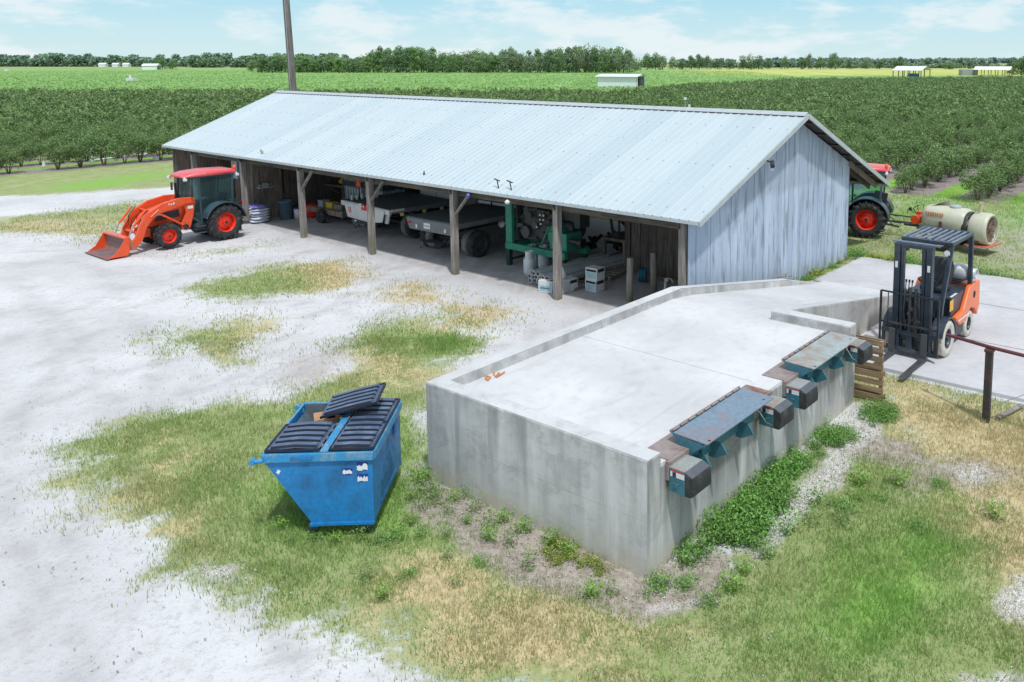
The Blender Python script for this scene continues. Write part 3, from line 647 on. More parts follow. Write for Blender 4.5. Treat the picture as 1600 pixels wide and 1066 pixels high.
# leaf litter on the deck
m = MB()
for i in range(9):
    a = random.uniform(0, 3); x, y = .9+random.uniform(-.16, .16), 3.28+random.uniform(-.05, .05)
    m.bar((x, y, HD+.008), (x+.09*math.cos(a), y+.09*math.sin(a), HD+.02), .025, .006)
o = m.build('leaf_litter', surf('orange dry leaf', (.5, .22, .09), .8), loc=(DK_O.x, DK_O.y, 0), rotz=DK_T)
tag(o, 'small heap of orange dry leaves against the dock parapet', 'leaves', kind='stuff')

# pallet leaning on the dock end
t = thing('wooden_pallet', 'wooden pallet standing on edge against the end of the dock', 'pallet', D(6.02, -.30), DK_T+R(2))
m = MB()
for y in (-.10, .45, 1.0): m.bar((0, y+.04, 0), (-.10, y+.04, 1.03), .05, .09)
m.build('stringer', M['pallet'], t, bevel=.004)
m = MB()
for k in range(8):
    z = .06+k*.135
    m.box((-.045-.1*z, .49, z), (.018, 1.2, .09 if k % 3 else .11), Matrix.Rotation(R(-5), 3, 'Y'))
m.build('deck_board', M['pallet'], t, bevel=.003)
m = MB()
for k in (0, 3, 7):
    z = .06+k*.135; m.box((.062-.1*z, .49, z), (.018, 1.2, .09), Matrix.Rotation(R(-5), 3, 'Y'))
m.build('bottom_board', M['pallet'], t, bevel=.003)

# steel rail beside the pad
t = thing('pipe_rail', 'maroon pipe rail on a rusty black post beside the pad', 'railing', D(6.33, -1.91), DK_T)
m = MB(); m.bx(-.06, .06, -.05, .05, -.1, 1.08); m.build('post', M['blackpost'], t, bevel=.006)
m = MB(); m.bx(-.81, -.69, -4.5, -4.4, -.1, 1.12); m.build('post', M['blackpost'], t, bevel=.006)
m = MB(); m.bx(-.07, .07, -.065, .065, 1.082, 1.13); m.build('post_cap', M['blackpost'], t, bevel=.006)
m = MB(); m.cyl((.37, .74, 1.10), (-.0, -.0, 1.155), .028, n=12); m.cyl((0, 0, 1.155), (-.75, -4.5, 1.155), .028, n=12); m.build('rail', M['maroon'], t)
m = MB(); m.cyl((.02, -.04, .2), (.6, -1.5, 1.02), .006, n=6); m.build('cable', M['chrome'], t)
# ------------------------------------------------------------------ the equipment shed
shed = thing('equipment_shed', 'long open fronted pole shed with a pale metal roof and weathered board gable', 'shed', (SH_O.x, SH_O.y, 0), SH_T)
# local: x = a along the eave, y = -b
LR, BR, WR = 24.53, 4.716, 10.16; ZE, ZR, ZB = 2.338, 4.255, 1.927
def roofz(b): return ZE+(ZR-ZE)*b/BR if b <= BR else ZR-(ZR-ZB)*(b-BR)/(WR-BR)
def slope_pt(a, b, off=0.): return (a, -b, roofz(b)+off)
m = MB()
for (b0, b1) in ((0, BR), (BR, WR)):
    n = int(LR/.2286); pts = []
    xsr = []
    for k in range(n+1):
        x = k*.2286
        xsr += [(x-.022, 0), (x-.010, .011), (x+.010, .011), (x+.022, 0)]
    xsr = [p for p in xsr if 0 <= p[0] <= LR]; xsr = [(0, 0)]+xsr+[(LR, 0)]
    vs = [slope_pt(x, b0, h) for x, h in xsr]+[slope_pt(x, b1, h) for x, h in xsr]; k = len(xsr)
    m.add(vs, [(i, i+1, k+i+1, k+i) for i in range(k-1)])
m.build('roof', M['roof'], shed)
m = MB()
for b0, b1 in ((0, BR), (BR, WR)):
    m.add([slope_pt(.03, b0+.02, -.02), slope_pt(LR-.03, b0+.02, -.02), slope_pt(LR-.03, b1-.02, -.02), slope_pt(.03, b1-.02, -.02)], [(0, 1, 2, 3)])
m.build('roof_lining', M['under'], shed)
m = MB()                                                       # screw rows
for j, b in enumerate((.35, 1.2, 2.1, 3.0, 3.9)):
    for k in range(0, int(LR/.457)):
        x = .11+k*.457+(.11 if j % 2 else 0); p = slope_pt(x, b, .006); m.box(p, (.024, .024, .014))
m.build('roof_screws', surf('screw caps', (.34, .38, .39), .6), shed)
m = MB()
for s in (-1, 1):
    b = BR+s*.17
    m.add([slope_pt(-.01, b, .03), slope_pt(LR+.01, b, .03), (LR+.01, -BR, ZR+.045), (-.01, -BR, ZR+.045)], [(0, 1, 2, 3)])
m.build('ridge_cap', M['trim'], shed)
m = MB(); 
for k in range(int(LR/.2286)): 
    x = k*.2286+.114; p = slope_pt(x, BR-.172, .012); m.box(p, (.13, .02, .02))
m.build('ridge_closure', M['darkgrey'], shed)
m = MB()
for x in (-.02, LR+.0):
    for b0, b1 in ((0, BR), (BR, WR)):
        p, q = slope_pt(x, b0, -.045), slope_pt(x, b1, -.045); m.bar(p, q, .035, .11, up=(0, 0, 1))
m.build('rake_trim', M['trim'], shed)
m = MB(); m.bar((0, .012, ZE-.035), (LR, .012, ZE-.035), .02, .065); m.bar((0, -WR-.012, ZB-.055), (LR, -WR-.012, ZB-.055), .02, .10)
m.build('eave_trim', M['trim'], shed)
m = MB()                                                       # purlins and rafters
for b in (.25, 1.0, 1.8, 2.6, 3.4, 4.2, 5.2, 6.0, 6.8, 7.6, 8.4, 9.2, 9.95):
    p, q = slope_pt(.06, b, -.065), slope_pt(LR-.06, b, -.065); m.bar(p, q, .08, .05)
m.build('purlins', M['beam'], shed)
BAY = 3.659; OG = .393; PB = .173
m = MB()
for k in range(7):
    a = OG+BAY*k+(.16 if k == 0 else 0)
    for b0, b1 in ((.05, BR), (BR, WR-.1)):
        m.bar(slope_pt(a, b0, -.17), slope_pt(a, b1, -.17), .05, .16)
m.build('rafters', M['beam'], shed)
m = MB(); m.bar((OG, -PB-.13, ZE-.17), (OG+BAY*6.1, -PB-.13, ZE-.17), .05, .2); m.build('header_beam', M['beam'], shed)
lean = [0, -.01, .0, .03, .05, .06, .05]
for k in range(7):
    a = OG+BAY*k+(.10 if k == 0 else 0)
    m = MB(); m.bar((a, -PB-.02, -.1), (a+lean[k]*1.3, -PB-.02, ZE-.03), .16, .15, up=(1, 0, 0)); p = m.build('post', M['post'], shed, bevel=.008)
    if k in (2, 3, 4):
        m = MB(); m.bar((a-.03, -PB-.02, 1.55), (a-.60, -PB-.05, 2.17), .04, .085, up=(0, 1, 0)); m.build('knee_brace', M['post'], shed)
for k in range(2, 7):
    a = OG+BAY*k
    for b in (8.1,):
        m = MB(); m.bx(a-.07, a+.07, -b-.07, -b+.07, -.1, roofz(b)-.08); m.build('post', M['post'], shed)
# gable walls made of separate boards
def board_wall(name, mat, fixed, lo, hi, ztop, ax, width=.27, thick=.025, gap=.008, z0=-.02, jitter=.008, skip=None):
    m = MB(); x = lo; r = random.Random(int(fixed*100)+int(lo*10))
    while x < hi-.03:
        w = min(width*r.uniform(.72, 1.15), hi-x); t = fixed+r.uniform(-jitter, jitter)
        a, b = x+gap/2, x+w-gap/2
        if not (skip and skip(x+w/2)):
            za, zb = ztop(a), ztop(b); zz = z0+r.uniform(0, .03)
            if ax == 'y': m.add([(t, -a, zz), (t, -b, zz), (t, -b, zb), (t, -a, za), (t+thick, -a, zz), (t+thick, -b, zz), (t+thick, -b, zb), (t+thick, -a, za)],
                                [(0, 1, 2, 3), (7, 6, 5, 4), (0, 4, 5, 1), (1, 5, 6, 2), (2, 6, 7, 3), (3, 7, 4, 0)])
            else: m.add([(a, t, zz), (b, t, zz), (b, t, zb), (a, t, za), (a, t-thick, zz), (b, t-thick, zz), (b, t-thick, zb), (a, t-thick, za)],
                        [(0, 1, 2, 3), (7, 6, 5, 4), (0, 4, 5, 1), (1, 5, 6, 2), (2, 6, 7, 3), (3, 7, 4, 0)])
        x += w
    return m.build(name, mat, shed)
zt = lambda b: roofz(b)-.10
board_wall('gable_wall', M['gable'], OG-.05, PB, 8.0, zt, 'y')
m = MB(); m.bx(OG+.0, OG+.02, -7.98, -PB-.02, 0, 1.9); m.build('wall_backing', M['plank_dark'], shed)
m = MB(); m.bx(OG-.06, OG-.02, -8.05, -8.0, 0, zt(8.0)); m.build('corner_trim', M['gable'], shed)
m = MB(); m.bar((OG-.07, -8.0, roofz(8)-.14), (OG-.07, -10.0, roofz(10)-.14), .05, .16); m.build('rake_beam', M['plank'], shed)
flat = lambda h: (lambda x: h)
board_wall('inner_wall', M['plank_dark'], -3.08, OG+.1, 4.15, flat(2.9), 'x', width=.24)
m = MB(); m.bx(OG+.1, 4.15, -3.04, -2.99, 0, .09); m.build('sill_board', M['plank'], shed)
m = MB(); m.bx(4.15, 4.30, -3.18, -3.03, 0, 3.1); m.build('inner_post', M['plank_dark'], shed)
# tool room at the far end
board_wall('far_wall', M['plank'], LR-.42, PB, 8.0, zt, 'y')
board_wall('tool_room_wall', M['plank_dark'], -1.62, 18.9, 22.3, flat(2.75), 'x', skip=lambda x: 19.9 < x < 20.85)
board_wall('tool_room_side', M['plank'], 18.85, .55, 1.62, flat(2.45), 'y')
board_wall('tool_room_side', M['plank_dark'], 18.83, 1.7, 8.0, zt, 'y')
board_wall('back_wall', M['plank_dark'], -3.9, 15.1, 18.8, flat(3.1), 'x')
board_wall('rear_wall', M['plank_dark'], -8.2, 10.4, 24.0, flat(2.7), 'x')
board_wall('stall_wall', M['plank_dark'], 15.05, 3.95, 8.1, zt, 'y')

# security camera at the gable, antenna on the ridge, fittings at the eave
t = thing('security_camera', 'small black and white security camera on the gable rake', 'camera', W(-.06, 2.62, roofz(2.62)-.2), SH_T)
m = MB(); m.cyl((0, 0, .12), (-.12, 0, .10), .02, n=8); m.build('bracket', M['black'], t)
m = MB(); m.cyl((-.10, -.06, .1), (-.2, .1, .02), .05, n=12); m.build('camera_body', M['black'], t)
m = MB(); m.cyl((-.14, .02, .02), (-.14, .02, -.09), .045, .035, n=12); m.build('sensor', M['white'], t)
t = thing('roof_antenna', 'small white antenna standing on the far roof slope behind the ridge', 'antenna', W(3.75, 4.95, ZR-.1), SH_T)
m = MB(); m.cyl((0, 0, 0), (0, 0, .34), .012, n=6); m.build('mast', M['skin_grey'], t)
m = MB(); m.box((0, 0, .36), (.05, .05, .07)); m.box((-.14, 0, .16), (.04, .04, .09)); m.build('receiver', M['white'], t)
for a, lab in ((5.55, 'black T shaped fitting sticking up at the eave, the nearer to the gable'), (6.0, 'black T shaped fitting sticking up at the eave, above the green machine')):
    t = thing('eave_fitting', lab, 'roof fitting', W(a, .2, roofz(.2)), SH_T, 'T shaped fittings on the eave')
    m = MB(); m.cyl((0, 0, -.02), (.06, 0, .2), .014, n=8); m.build('stem', M['black'], t)
    m = MB(); m.bar((-.05, .02, .19), (.18, -.02, .22), .035, .02); m.build('crossbar', M['black'], t)
t = thing('vent_stub', 'little grey vent stub on the roof edge above the second flatbed', 'vent', W(9.1, .35, roofz(.35)), SH_T)
MB().cyl((0, 0, -.01), (0, 0, .12), .035, .005, n=8).build('vent_cone', M['darkgrey'], t)
t = thing('spigot_light', 'small tan fitting on the roof edge above the tool room', 'roof fitting', W(17.6, .3, roofz(.3)), SH_T)
m = MB(); m.box((0, 0, .07), (.12, .05, .05)); m.cyl((0, 0, 0), (0, 0, .08), .015, n=6); m.box((.06, 0, .12), (.05, .04, .05)); m.build('fitting_body', M['brass'], t)
t = thing('flood_light', 'white round light hanging under the eave above the green machine', 'light', W(5.45, -.04, ZE-.16), SH_T)
MB().lathe([(.01, .05), (.04, .03), (.07, 0), (.05, -.05), (.01, -.06)], n=14).build('lamp_shade', M['white'], t)
t = thing('blue_light', 'small blue round light under the eave beside the green machine', 'light', W(6.9, .0, ZE-.16), SH_T)
MB().lathe([(.01, .06), (.05, .04), (.06, 0), (.04, -.04), (.01, -.05)], n=12).build('lamp_shade', surf('blue lens', (.10, .14, .62), .3), t)

# ------------------------------------------------------------------ wheels
def wheel(parent, x, y, z, r, w, rimr, tyre, rim, lug=False, side=1, name='wheel', hubmat=None, nl=18, dual=False):
    """axis along local y; side = +1 when the outer face looks to +y"""
    m = MB(); m.cyl((x, y-side*w*.1, z), (x, y+side*w*.42, z), rimr*.28, n=12); hub = m.build(name, hubmat or rim, parent)
    t = MB(); bw = w/2; rr = r-(.035 if lug else 0)
    prof = [(rimr, -bw*.82), (rimr+(rr-rimr)*.35, -bw), (rr-(rr-rimr)*.22, -bw), (rr, -bw*.72), (rr+.004, 0), (rr, bw*.72), (rr-(rr-rimr)*.22, bw), (rimr+(rr-rimr)*.35, bw), (rimr, bw*.82)]
    t.lathe(prof, (x, y, z), 'y', 36, caps=False)
    if lug:
        for k in range(nl):
            for s in (-1, 1):
                a0 = 2*math.pi*(k+(.25 if s > 0 else -.25))/nl; a1 = a0+2*math.pi/nl*.95
                rl = r-.012
                p0 = Vector((x+rl*math.cos(a0), y, z+rl*math.sin(a0))); p1 = Vector((x+(rl-.012)*math.cos(a1), y+s*bw*.97, z+(rl-.012)*math.sin(a1)))
                t.bar(p0, p1, r*.085, .05, up=(math.cos((a0+a1)/2), 0, math.sin((a0+a1)/2)))
                q = Vector((x+(rl-.10)*math.cos(a1+.03), y+s*bw*1.01, z+(rl-.10)*math.sin(a1+.03)))
                t.bar(p1, q, r*.075, .03, up=(0, s, 0))
    else:
        for k in range(30):
            a = 2*math.pi*k/30
            for s in (-1, 1):
                p0 = Vector((x+r*math.cos(a), y+s*bw*.25, z+r*math.sin(a))); p1 = Vector((x+r*math.cos(a+.06), y+s*bw*.8, z+r*math.sin(a+.06)))
                t.bar(p0, p1, r*.07, .012, up=(math.cos(a), 0, math.sin(a)))
    t.build('tyre', tyre, hub)
    q = MB(); d = side*w*.5
    ring = [(rimr*1.02, -side*w*.38), (rimr*.93, -side*w*.3), (rimr*.90, side*w*.15), (rimr*1.0, side*w*.40), (rimr*1.06, side*w*.43), (rimr*1.05, side*w*.38)]
    q.lathe(ring, (x, y, z), 'y', 32, caps=False)
    dish = [(rimr*.9, side*w*.02), (rimr*.7, side*w*.08), (rimr*.55, side*w*.20), (rimr*.30, side*w*.22), (.001, side*w*.22)]
    q.lathe(dish, (x, y, z), 'y', 32, caps=False)
    for k in range(8):
        a = 2*math.pi*k/8; q.cyl((x+rimr*.42*math.cos(a), y+side*w*.20, z+rimr*.42*math.sin(a)), (x+rimr*.42*math.cos(a), y+side*w*.28, z+rimr*.42*math.sin(a)), rimr*.05, n=6)
    q.build('rim', rim, hub)
    h = MB()
    for k in range(8):
        a = 2*math.pi*(k+.5)/8; h.cyl((x+rimr*.66*math.cos(a), y+side*w*.105, z+rimr*.66*math.sin(a)), (x+rimr*.66*math.cos(a), y+side*w*.135, z+rimr*.66*math.sin(a)), rimr*.075, n=8)
    h.cyl((x, y+side*w*.4, z), (x, y+side*w*.46, z), rimr*.16, n=10)
    h.build('rim_holes', M['black'], hub)
    return hub

# ------------------------------------------------------------------ tractors
def arcp(cx, cz, r, a0, a1, n): return [(cx+r*math.cos(R(a0+(a1-a0)*i/n)), cz+r*math.sin(R(a0+(a1-a0)*i/n))) for i in range(n+1)]
def tractor(t, rr=.54, fr=.37, wb=1.66, tr=.62, ftr=.56, rw=.34, fw=.24, body=None, cabm=None, loader=False, roofz_=2.14, sc=1.0):
    body = body or M['orange']; cabm = cabm or M['bluegrey']
    for s, sg in ((1, 1), (-1, -1)):
        wheel(t, 0, s*tr, rr, rr, rw, rr*.56, M['tyre'], M['redrim'], True, sg, nl=17)
        wheel(t, wb, s*ftr, fr, fr, fw, fr*.56, M['tyre'], M['redrim'], True, sg, nl=14)
    m = MB(); m.bx(-.25, .9, -.22, .22, .38, .82); m.cyl((0, -tr+.1, rr), (0, tr-.1, rr), .12); m.bx(.8, 2.0, -.16, .16, .42, .70); m.cyl((wb, -ftr+.06, fr), (wb, ftr-.06, fr), .07)
    m.bx(.25, .75, -.42, -.2, .36, .62); m.bx(.2, .8, .22, .50, .34, .58)
    m.build('chassis', M['darkgrey'], t, bevel=.02)
    for k in (.30, .50): 
        m = MB(); m.bx(.55, .85, .42, .64, k, k+.03); m.build('step', M['bluegrey'], t)
    # hood: lofted sections
    def sec(x, w, z0, z1, rd=.11):
        return [(x, -w, z0), (x, -w, z1-rd), (x, -w+rd*.35, z1-rd*.35), (x, -w+rd, z1), (x, w-rd, z1), (x, w-rd*.35, z1-rd*.35), (x, w, z1-rd), (x, w, z0)]
    m = MB(); m.loft([sec(.88, .31, .72, 1.30), sec(1.2, .31, .70, 1.28), sec(1.6, .30, .70, 1.22), sec(1.95, .28, .66, 1.12), sec(2.12, .25, .66, 1.02), sec(2.2, .2, .7, .9, .06)])
    m.build('hood', body, t)
    for s in (-1, 1):
        m = MB(); m.prism([(1.18, .86), (1.9, .80), (1.86, .94), (1.6, 1.04), (1.2, 1.08)], s*.312, s*.322, 'y'); m.build('hood_grille', M['black'], t)
        m = MB(); m.lathe([(.001, 0), (.06, .0), (.05, -.03)], (2.1, s*.17, .93), 'x', 12); m.build('headlight', M['lampglass'], t)
    m = MB(); m.bx(2.02, 2.24, -.30, .30, .38, .62); m.build('front_weight_frame', body, t, bevel=.02)
    # fenders
    for s in (-1, 1):
        y0, y1 = s*(tr-rw*.5-.04), s*(tr+rw*.5+.02)
        out = arcp(0, rr, rr+.10, 200, -5, 18) if False else arcp(0, rr, rr+.11, 172, 18, 16); inn = arcp(0, rr, rr+.075, 18, 172, 16)
        m = MB(); m.prism(out+inn, y0, y1, 'y'); m.build('fender', cabm, t, bevel=.01)
        m = MB(); m.prism(arcp(0, rr, rr+.10, 172, 18, 16)+[(.4, .5), (-.4, .5)], s*.36, s*.38, 'y'); m.build('fender_inner', cabm, t)
    # cab
    zr_ = roofz_-.14; X0, X1 = -.42, .92; yb, yt = .50, .46
    def post(p, q, w=.06): m.bar(p, q, w, w, up=(0, 1, 0))
    m = MB()
    for s in (-1, 1):
        post((X1, s*.40, .85), (X1-.10, s*.44, zr_), .06); post((.62, s*yb, .55), (.62, s*yt, zr_), .06)
        post((X0+.06, s*.5, 1.12), (X0, s*yt, zr_), .06)
        m.bar((.62, s*yb, .56), (.16, s*yb, .56), .05, .06); m.bar((.16, s*yb, .56), (-.05, s*yb, .95), .05, .06); m.bar((-.05, s*yb, .97), (X0+.05, s*.5, 1.14), .05, .06)
        m.bar((X1-.1, s*.44, zr_), (X0, s*yt, zr_), .06, .06); m.bar((.62, s*yb, .56), (X1, s*.40, .85), .05, .05)
    m.bar((X1-.1, -.44, zr_), (X1-.1, .44, zr_), .06, .06); m.bar((X0, -.46, zr_), (X0, .46, zr_), .06, .06); m.bar((X0+.05, -.5, 1.13), (X0+.05, .5, 1.13), .05, .06)
    m.bar((X1, -.40, .86), (X1, .40, .86), .06, .08)
    m.build('cab_frame', cabm, t, bevel=.012)
    m = MB(); e = .02
    for s in (-1, 1):
        m.add([(.62, s*(yb+.0), .58), (.16, s*yb, .58), (-.05, s*yb, .97), (X0+.06, s*.5, 1.14), (X0, s*yt, zr_), (.62, s*yt, zr_)], [(0, 1, 2, 3, 4, 5)])
        m.add([(.64, s*yb, .58), (X1, s*.41, .88), (X1-.1, s*.445, zr_), (.64, s*yt, zr_)], [(0, 1, 2, 3)])
    m.add([(X1, -.40, .9), (X1, .40, .9), (X1-.1, .44, zr_), (X1-.1, -.44, zr_)], [(0, 1, 2, 3)])
    m.add([(X0+.05, -.48, 1.15), (X0+.05, .48, 1.15), (X0, .44, zr_), (X0, -.44, zr_)], [(0, 1, 2, 3)])
    m.build('cab_glass', M['glass'], t)
    def rs(x, w, z0, z1): return [(x, -w, z0), (x, -w, z1-.05), (x, -w+.07, z1), (x, w-.07, z1), (x, w, z1-.05), (x, w, z0)]
    m = MB(); m.loft([rs(X0-.16, .38, zr_+.03, zr_+.10), rs(X0-.08, .50, zr_+.02, zr_+.145), rs(.2, .55, zr_+.02, zr_+.17), rs(.75, .54, zr_+.02, zr_+.14), rs(1.02, .48, zr_+.02, zr_+.09), rs(1.08, .42, zr_+.02, zr_+.06)])
    m.build('cab_roof', M['pinkroof'], t)
    m = MB(); m.bx(X0-.05, .95, -.47, .47, zr_-.01, zr_+.018); m.build('headliner', M['interior'], t)
    m = MB(); m.cyl((X0-.1, .42, zr_+.1), (X0-.1, .42, zr_+.16), .03, n=10); m.lathe([(.05, 0), (.055, .05), (.04, .10), (.005, .12)], (X0-.1, .42, zr_+.15), 'z', 14); m.build('beacon', M['amber'], t)
    for (x, y) in ((1.05, .52), (1.05, -.52), (X0-.12, .52), (X0-.12, -.52)):
        m = MB(); m.box((x, y, zr_-.03), (.08, .12, .08)); m.box((x, y*.93, zr_+.01), (.03, .05, .06)); m.build('work_light', M['lampglass'], t, bevel=.01)
    m = MB(); m.bx(-.28, .15, -.22, .22, .80, .92); m.bar((-.25, 0, .88), (-.36, 0, 1.38), .42, .10, up=(0, 1, 0)); m.build('seat', M['seat'], t, bevel=.03)
    m = MB(); m.tube([(.42+.16*math.cos(a)*.5, .17*math.sin(a), 1.13+.10*math.cos(a)) for a in [i*math.pi/8 for i in range(16)]], .015, 6, closed=True); m.bar((.42, 0, 1.13), (.75, 0, .9), .03, .03); m.bx(.70, .88, -.3, .3, .75, 1.12)
    m.build('dashboard', M['interior'], t)
    m = MB(); m.bx(-.3, .6, -.45, .45, .58, .62); m.build('cab_floor', M['interior'], t)
    m = MB(); m.cyl((X1+.03, -.34, .95), (X1+.05, -.34, 1.8), .035, n=10); m.cyl((X1-.08, .36, 1.05), (X1-.08, .36, 1.25), .02); m.build('exhaust', M['black'], t)
    for s in (-1, 1):
        m = MB(); m.bar((X1-.05, s*.46, 1.75), (X1+.02, s*.62, 1.78), .02, .02); m.box((X1+.02, s*.64, 1.66), (.03, .10, .24)); m.build('mirror', M['black'], t, bevel=.008)
        m = MB(); m.bx(-.62, -.6, s*.55-.06, s*.55+.06, 1.02, 1.10); m.build('tail_light', M['redlens'], t)
    m = MB(); 
    for s in (-1, 1): m.bar((-.2, s*.25, .45), (-.95, s*.35, .35), .04, .06); m.bar((-.3, s*.22, .85), (-.75, s*.33, .4), .03, .03)
    m.bar((-.2, 0, .8), (-.85, 0, .62), .04, .04); m.bar((-.25, 0, .35), (-.75, 0, .32), .08, .04); m.build('hitch', M['darkgrey'], t)

TH = R(233.3)
nearw = Vector((-12.81, 25.22)); F = Vector((math.cos(TH), math.sin(TH))); Lf = Vector((-F.y, F.x)); oc_ = nearw-Lf*.62
t1 = thing('loader_tractor', 'orange tractor with glazed cab and front loader bucket on the sand', 'tractor', (oc_.x, oc_.y, 0), TH)
tractor(t1)
for s in (-1, 1):
    ya, yb_ = s*.40, s*.48
    m = MB()   # tower + boom in one arm silhouette
    m.prism([(.78, 1.38), (.98, 1.42), (1.10, 1.25), (1.05, .95), (1.22, .62), (1.20, .46), (1.06, .42), (.95, .52), (.85, .85), (.80, 1.1)], ya, yb_, 'y')
    m.build('loader_tower', M['orange'], t1, bevel=.012)
    m = MB()
    m.prism([(.84, 1.26), (.84, 1.42), (1.25, 1.44), (1.75, 1.34), (2.15, 1.12), (2.38, .82), (2.52, .46), (2.72, .26), (2.64, .12), (2.52, .13), (2.34, .34), (2.20, .70), (2.00, .96), (1.70, 1.12), (1.2, 1.24)], ya+s*.02, yb_+s*.05, 'y')
    m.build('loader_arm', M['orange'], t1, bevel=.015)
    m = MB(); m.cyl((1.10, yb_, .55), (1.10, yb_+s*.06, .55), .075, n=16); m.build('arm_pivot', M['black'], t1)
    m = MB(); m.cyl((1.16, s*.47, .60), (1.75, s*.47, 1.00), .035, n=10); m.build('lift_cylinder', M['orange'], t1)
    m = MB(); m.cyl((1.75, s*.47, 1.00), (2.0, s*.47, 1.05), .02, n=8); m.cyl((2.55, s*.47, .78), (2.72, s*.47, .42), .018, n=8); m.build('cylinder_rod', M['chrome'], t1)
    m = MB(); m.cyl((2.18, s*.47, 1.22), (2.55, s*.47, .78), .032, n=10); m.build('tilt_cylinder', M['orange'], t1)
    m = MB(); m.tube([(2.1, s*.44, 1.2), (2.3, s*.40, 1.0), (2.35, s*.38, .8), (2.5, s*.40, .6)], .012, 6); m.tube([(2.0, s*.42, 1.0), (2.25, s*.36, .85), (2.3, s*.38, .6)], .012, 6); m.build('hydraulic_hose', M['black'], t1)
    m = MB(); m.prism([(2.50, .10), (2.78, .12), (2.82, .50), (2.70, .52)], ya+s*.01, yb_+s*.08, 'y'); m.build('quick_hitch', M['orange_dull'], t1, bevel=.01)
    m = MB()   # white lettering strokes on the arm
    for k, (x, z) in enumerate(((1.42, 1.31), (1.50, 1.29), (1.56, 1.30))): m.box((x, yb_+s*.053, z), (.03 if k < 1 else .02, .004, .07))
    m.box((1.46, yb_+s*.053, 1.285), (.08, .004, .018)); m.bar((1.86, yb_+s*.053, 1.18), (2.08, yb_+s*.053, 1.0), .004, .035, up=(0, 1, 0)); m.build('arm_lettering', M['sticker'], t1)
    m = MB(); m.box((.93, yb_+s*.004, 1.12), (.16, .006, .09)); m.build('tower_decal', M['sticker'], t1)
m = MB(); m.cyl((2.40, -.46, .55), (2.40, .46, .55), .045, n=12); m.cyl((1.98, -.46, 1.12), (1.98, .46, 1.12), .03, n=12); m.build('cross_tube', M['orange'], t1)
m = MB()
prof = [(2.78, .50), (2.80, .12), (2.86, .03), (3.35, .0), (3.35, .018), (2.90, .06), (2.84, .14), (2.82, .50)]
m.prism(prof, -.73, .73, 'y'); m.bx(2.76, 2.90, -.73, .73, .49, .54); b = m.build('bucket', M['orange'], t1, bevel=.006)
m = MB(); m.prism([(2.835, .48), (2.85, .145), (2.91, .068), (3.34, .024), (3.33, .020), (2.9, .05), (2.83, .14)], -.70, .70, 'y'); m.build('bucket_lining', M['bucket_in'], b)
for s in (-1, 1):
    m = MB(); m.prism([(2.80, .52), (2.90, .50), (3.12, .16), (3.34, .02), (2.86, .02), (2.79, .12)], s*.73, s*.75, 'y'); m.build('bucket_side', M['orange'], b, bevel=.004)
m = MB(); m.bx(3.33, 3.40, -.76, .76, -.005, .016); m.build('cutting_edge', M['bucket_in'], b)

TH2 = R(157); c2 = Vector((7.60, 26.05))
t2 = thing('rear_tractor', 'dark tractor with red roof and red rims half hidden behind the gable', 'tractor', (c2.x, c2.y, 0), TH2)
tractor(t2, rr=.58, fr=.42, wb=1.75, tr=.62, rw=.42, fw=.28, cabm=M['bluegrey'], roofz_=2.20)
m = MB(); m.bar((-.75, 0, .45), (-1.6, .0, .42), .06, .06); m.bar((-.4, .1, .7), (-1.5, .05, .62), .04, .04); m.build('drawbar', M['darkgrey'], t2)
# ------------------------------------------------------------------ air blast sprayer
TS = R(133); c = Vector((9.46, 24.05))
sp_ = thing('orchard_sprayer', 'cream airblast sprayer with rusty fan hitched behind the rear tractor', 'sprayer', (c.x, c.y, 0), TS)
def oval(x, w, zc, h, n=20, e=2.6):
    out = []
    for i in range(n):
        a = 2*math.pi*i/n; ca, sa_ = math.cos(a), math.sin(a)
        out.append((x, w*math.copysign(abs(ca)**(2/e), ca), zc+h*math.copysign(abs(sa_)**(2/e), sa_)))
    return out
m = MB(); m.loft([oval(.78, .30, .86, .24), oval(.72, .42, .86, .33), oval(.55, .47, .86, .37), oval(-.45, .47, .84, .37), oval(-.55, .42, .82, .34)])
m.build('tank', M['tank'], sp_)
m = MB(); m.bar((.9, -.33, .47), (-1.0, -.33, .40), .05, .10); m.bar((.9, .33, .47), (-1.0, .33, .40), .05, .10); m.bx(-.3, .1, -.4, .4, .36, .42); m.bar((.9, 0, .5), (1.55, -.1, .46), .07, .07); m.build('chassis', M['darkgrey'], sp_)
m = MB(); m.prism([(.75, .50), (-.55, .44), (-.55, .62), (.78, .66)], .44, .475, 'y'); m.build('side_panel', surf('grey green panel', (.16, .19, .18), .6), sp_)
for s in (-1, 1): wheel(sp_, -.05, s*.62, .29, .29, .18, .15, M['tyre'], M['tank'], False, s)
m = MB(); m.lathe([(.16, 0), (.17, .05), (.14, .07), (.05, .09), (.005, .09)], (-.12, 0, 1.205), 'z', 18); m.build('tank_lid', surf('grey lid', (.38, .42, .50), .5), sp_)
m = MB(); m.add([(.50, -.1, 1.22), (.12, -.1, 1.22), (.10, -.08, 1.40), (.55, .25, 1.20)], [(0, 1, 2), (0, 2, 3)]); m.bar((.5, -.1, 1.22), (.10, -.08, 1.40), .02, .02); m.bar((.12, -.1, 1.22), (.10, -.08, 1.40), .03, .03); m.build('filler_flap', M['tank'], sp_)
m = MB(); m.lathe([(.40, .12), (.47, .04), (.47, -.34), (.44, -.42), (.40, -.43), (.39, -.30), (.39, .0)], (-.80, 0, .70), 'x', 30, caps=False); fh = m.build('fan_housing', M['tank'], sp_)
m = MB(); m.lathe([(.43, .12), (.445, .10), (.445, -.0), (.42, -.02)], (-.62, 0, .70), 'x', 30, caps=False); m.build('air_slot', M['black'], fh)
m = MB()
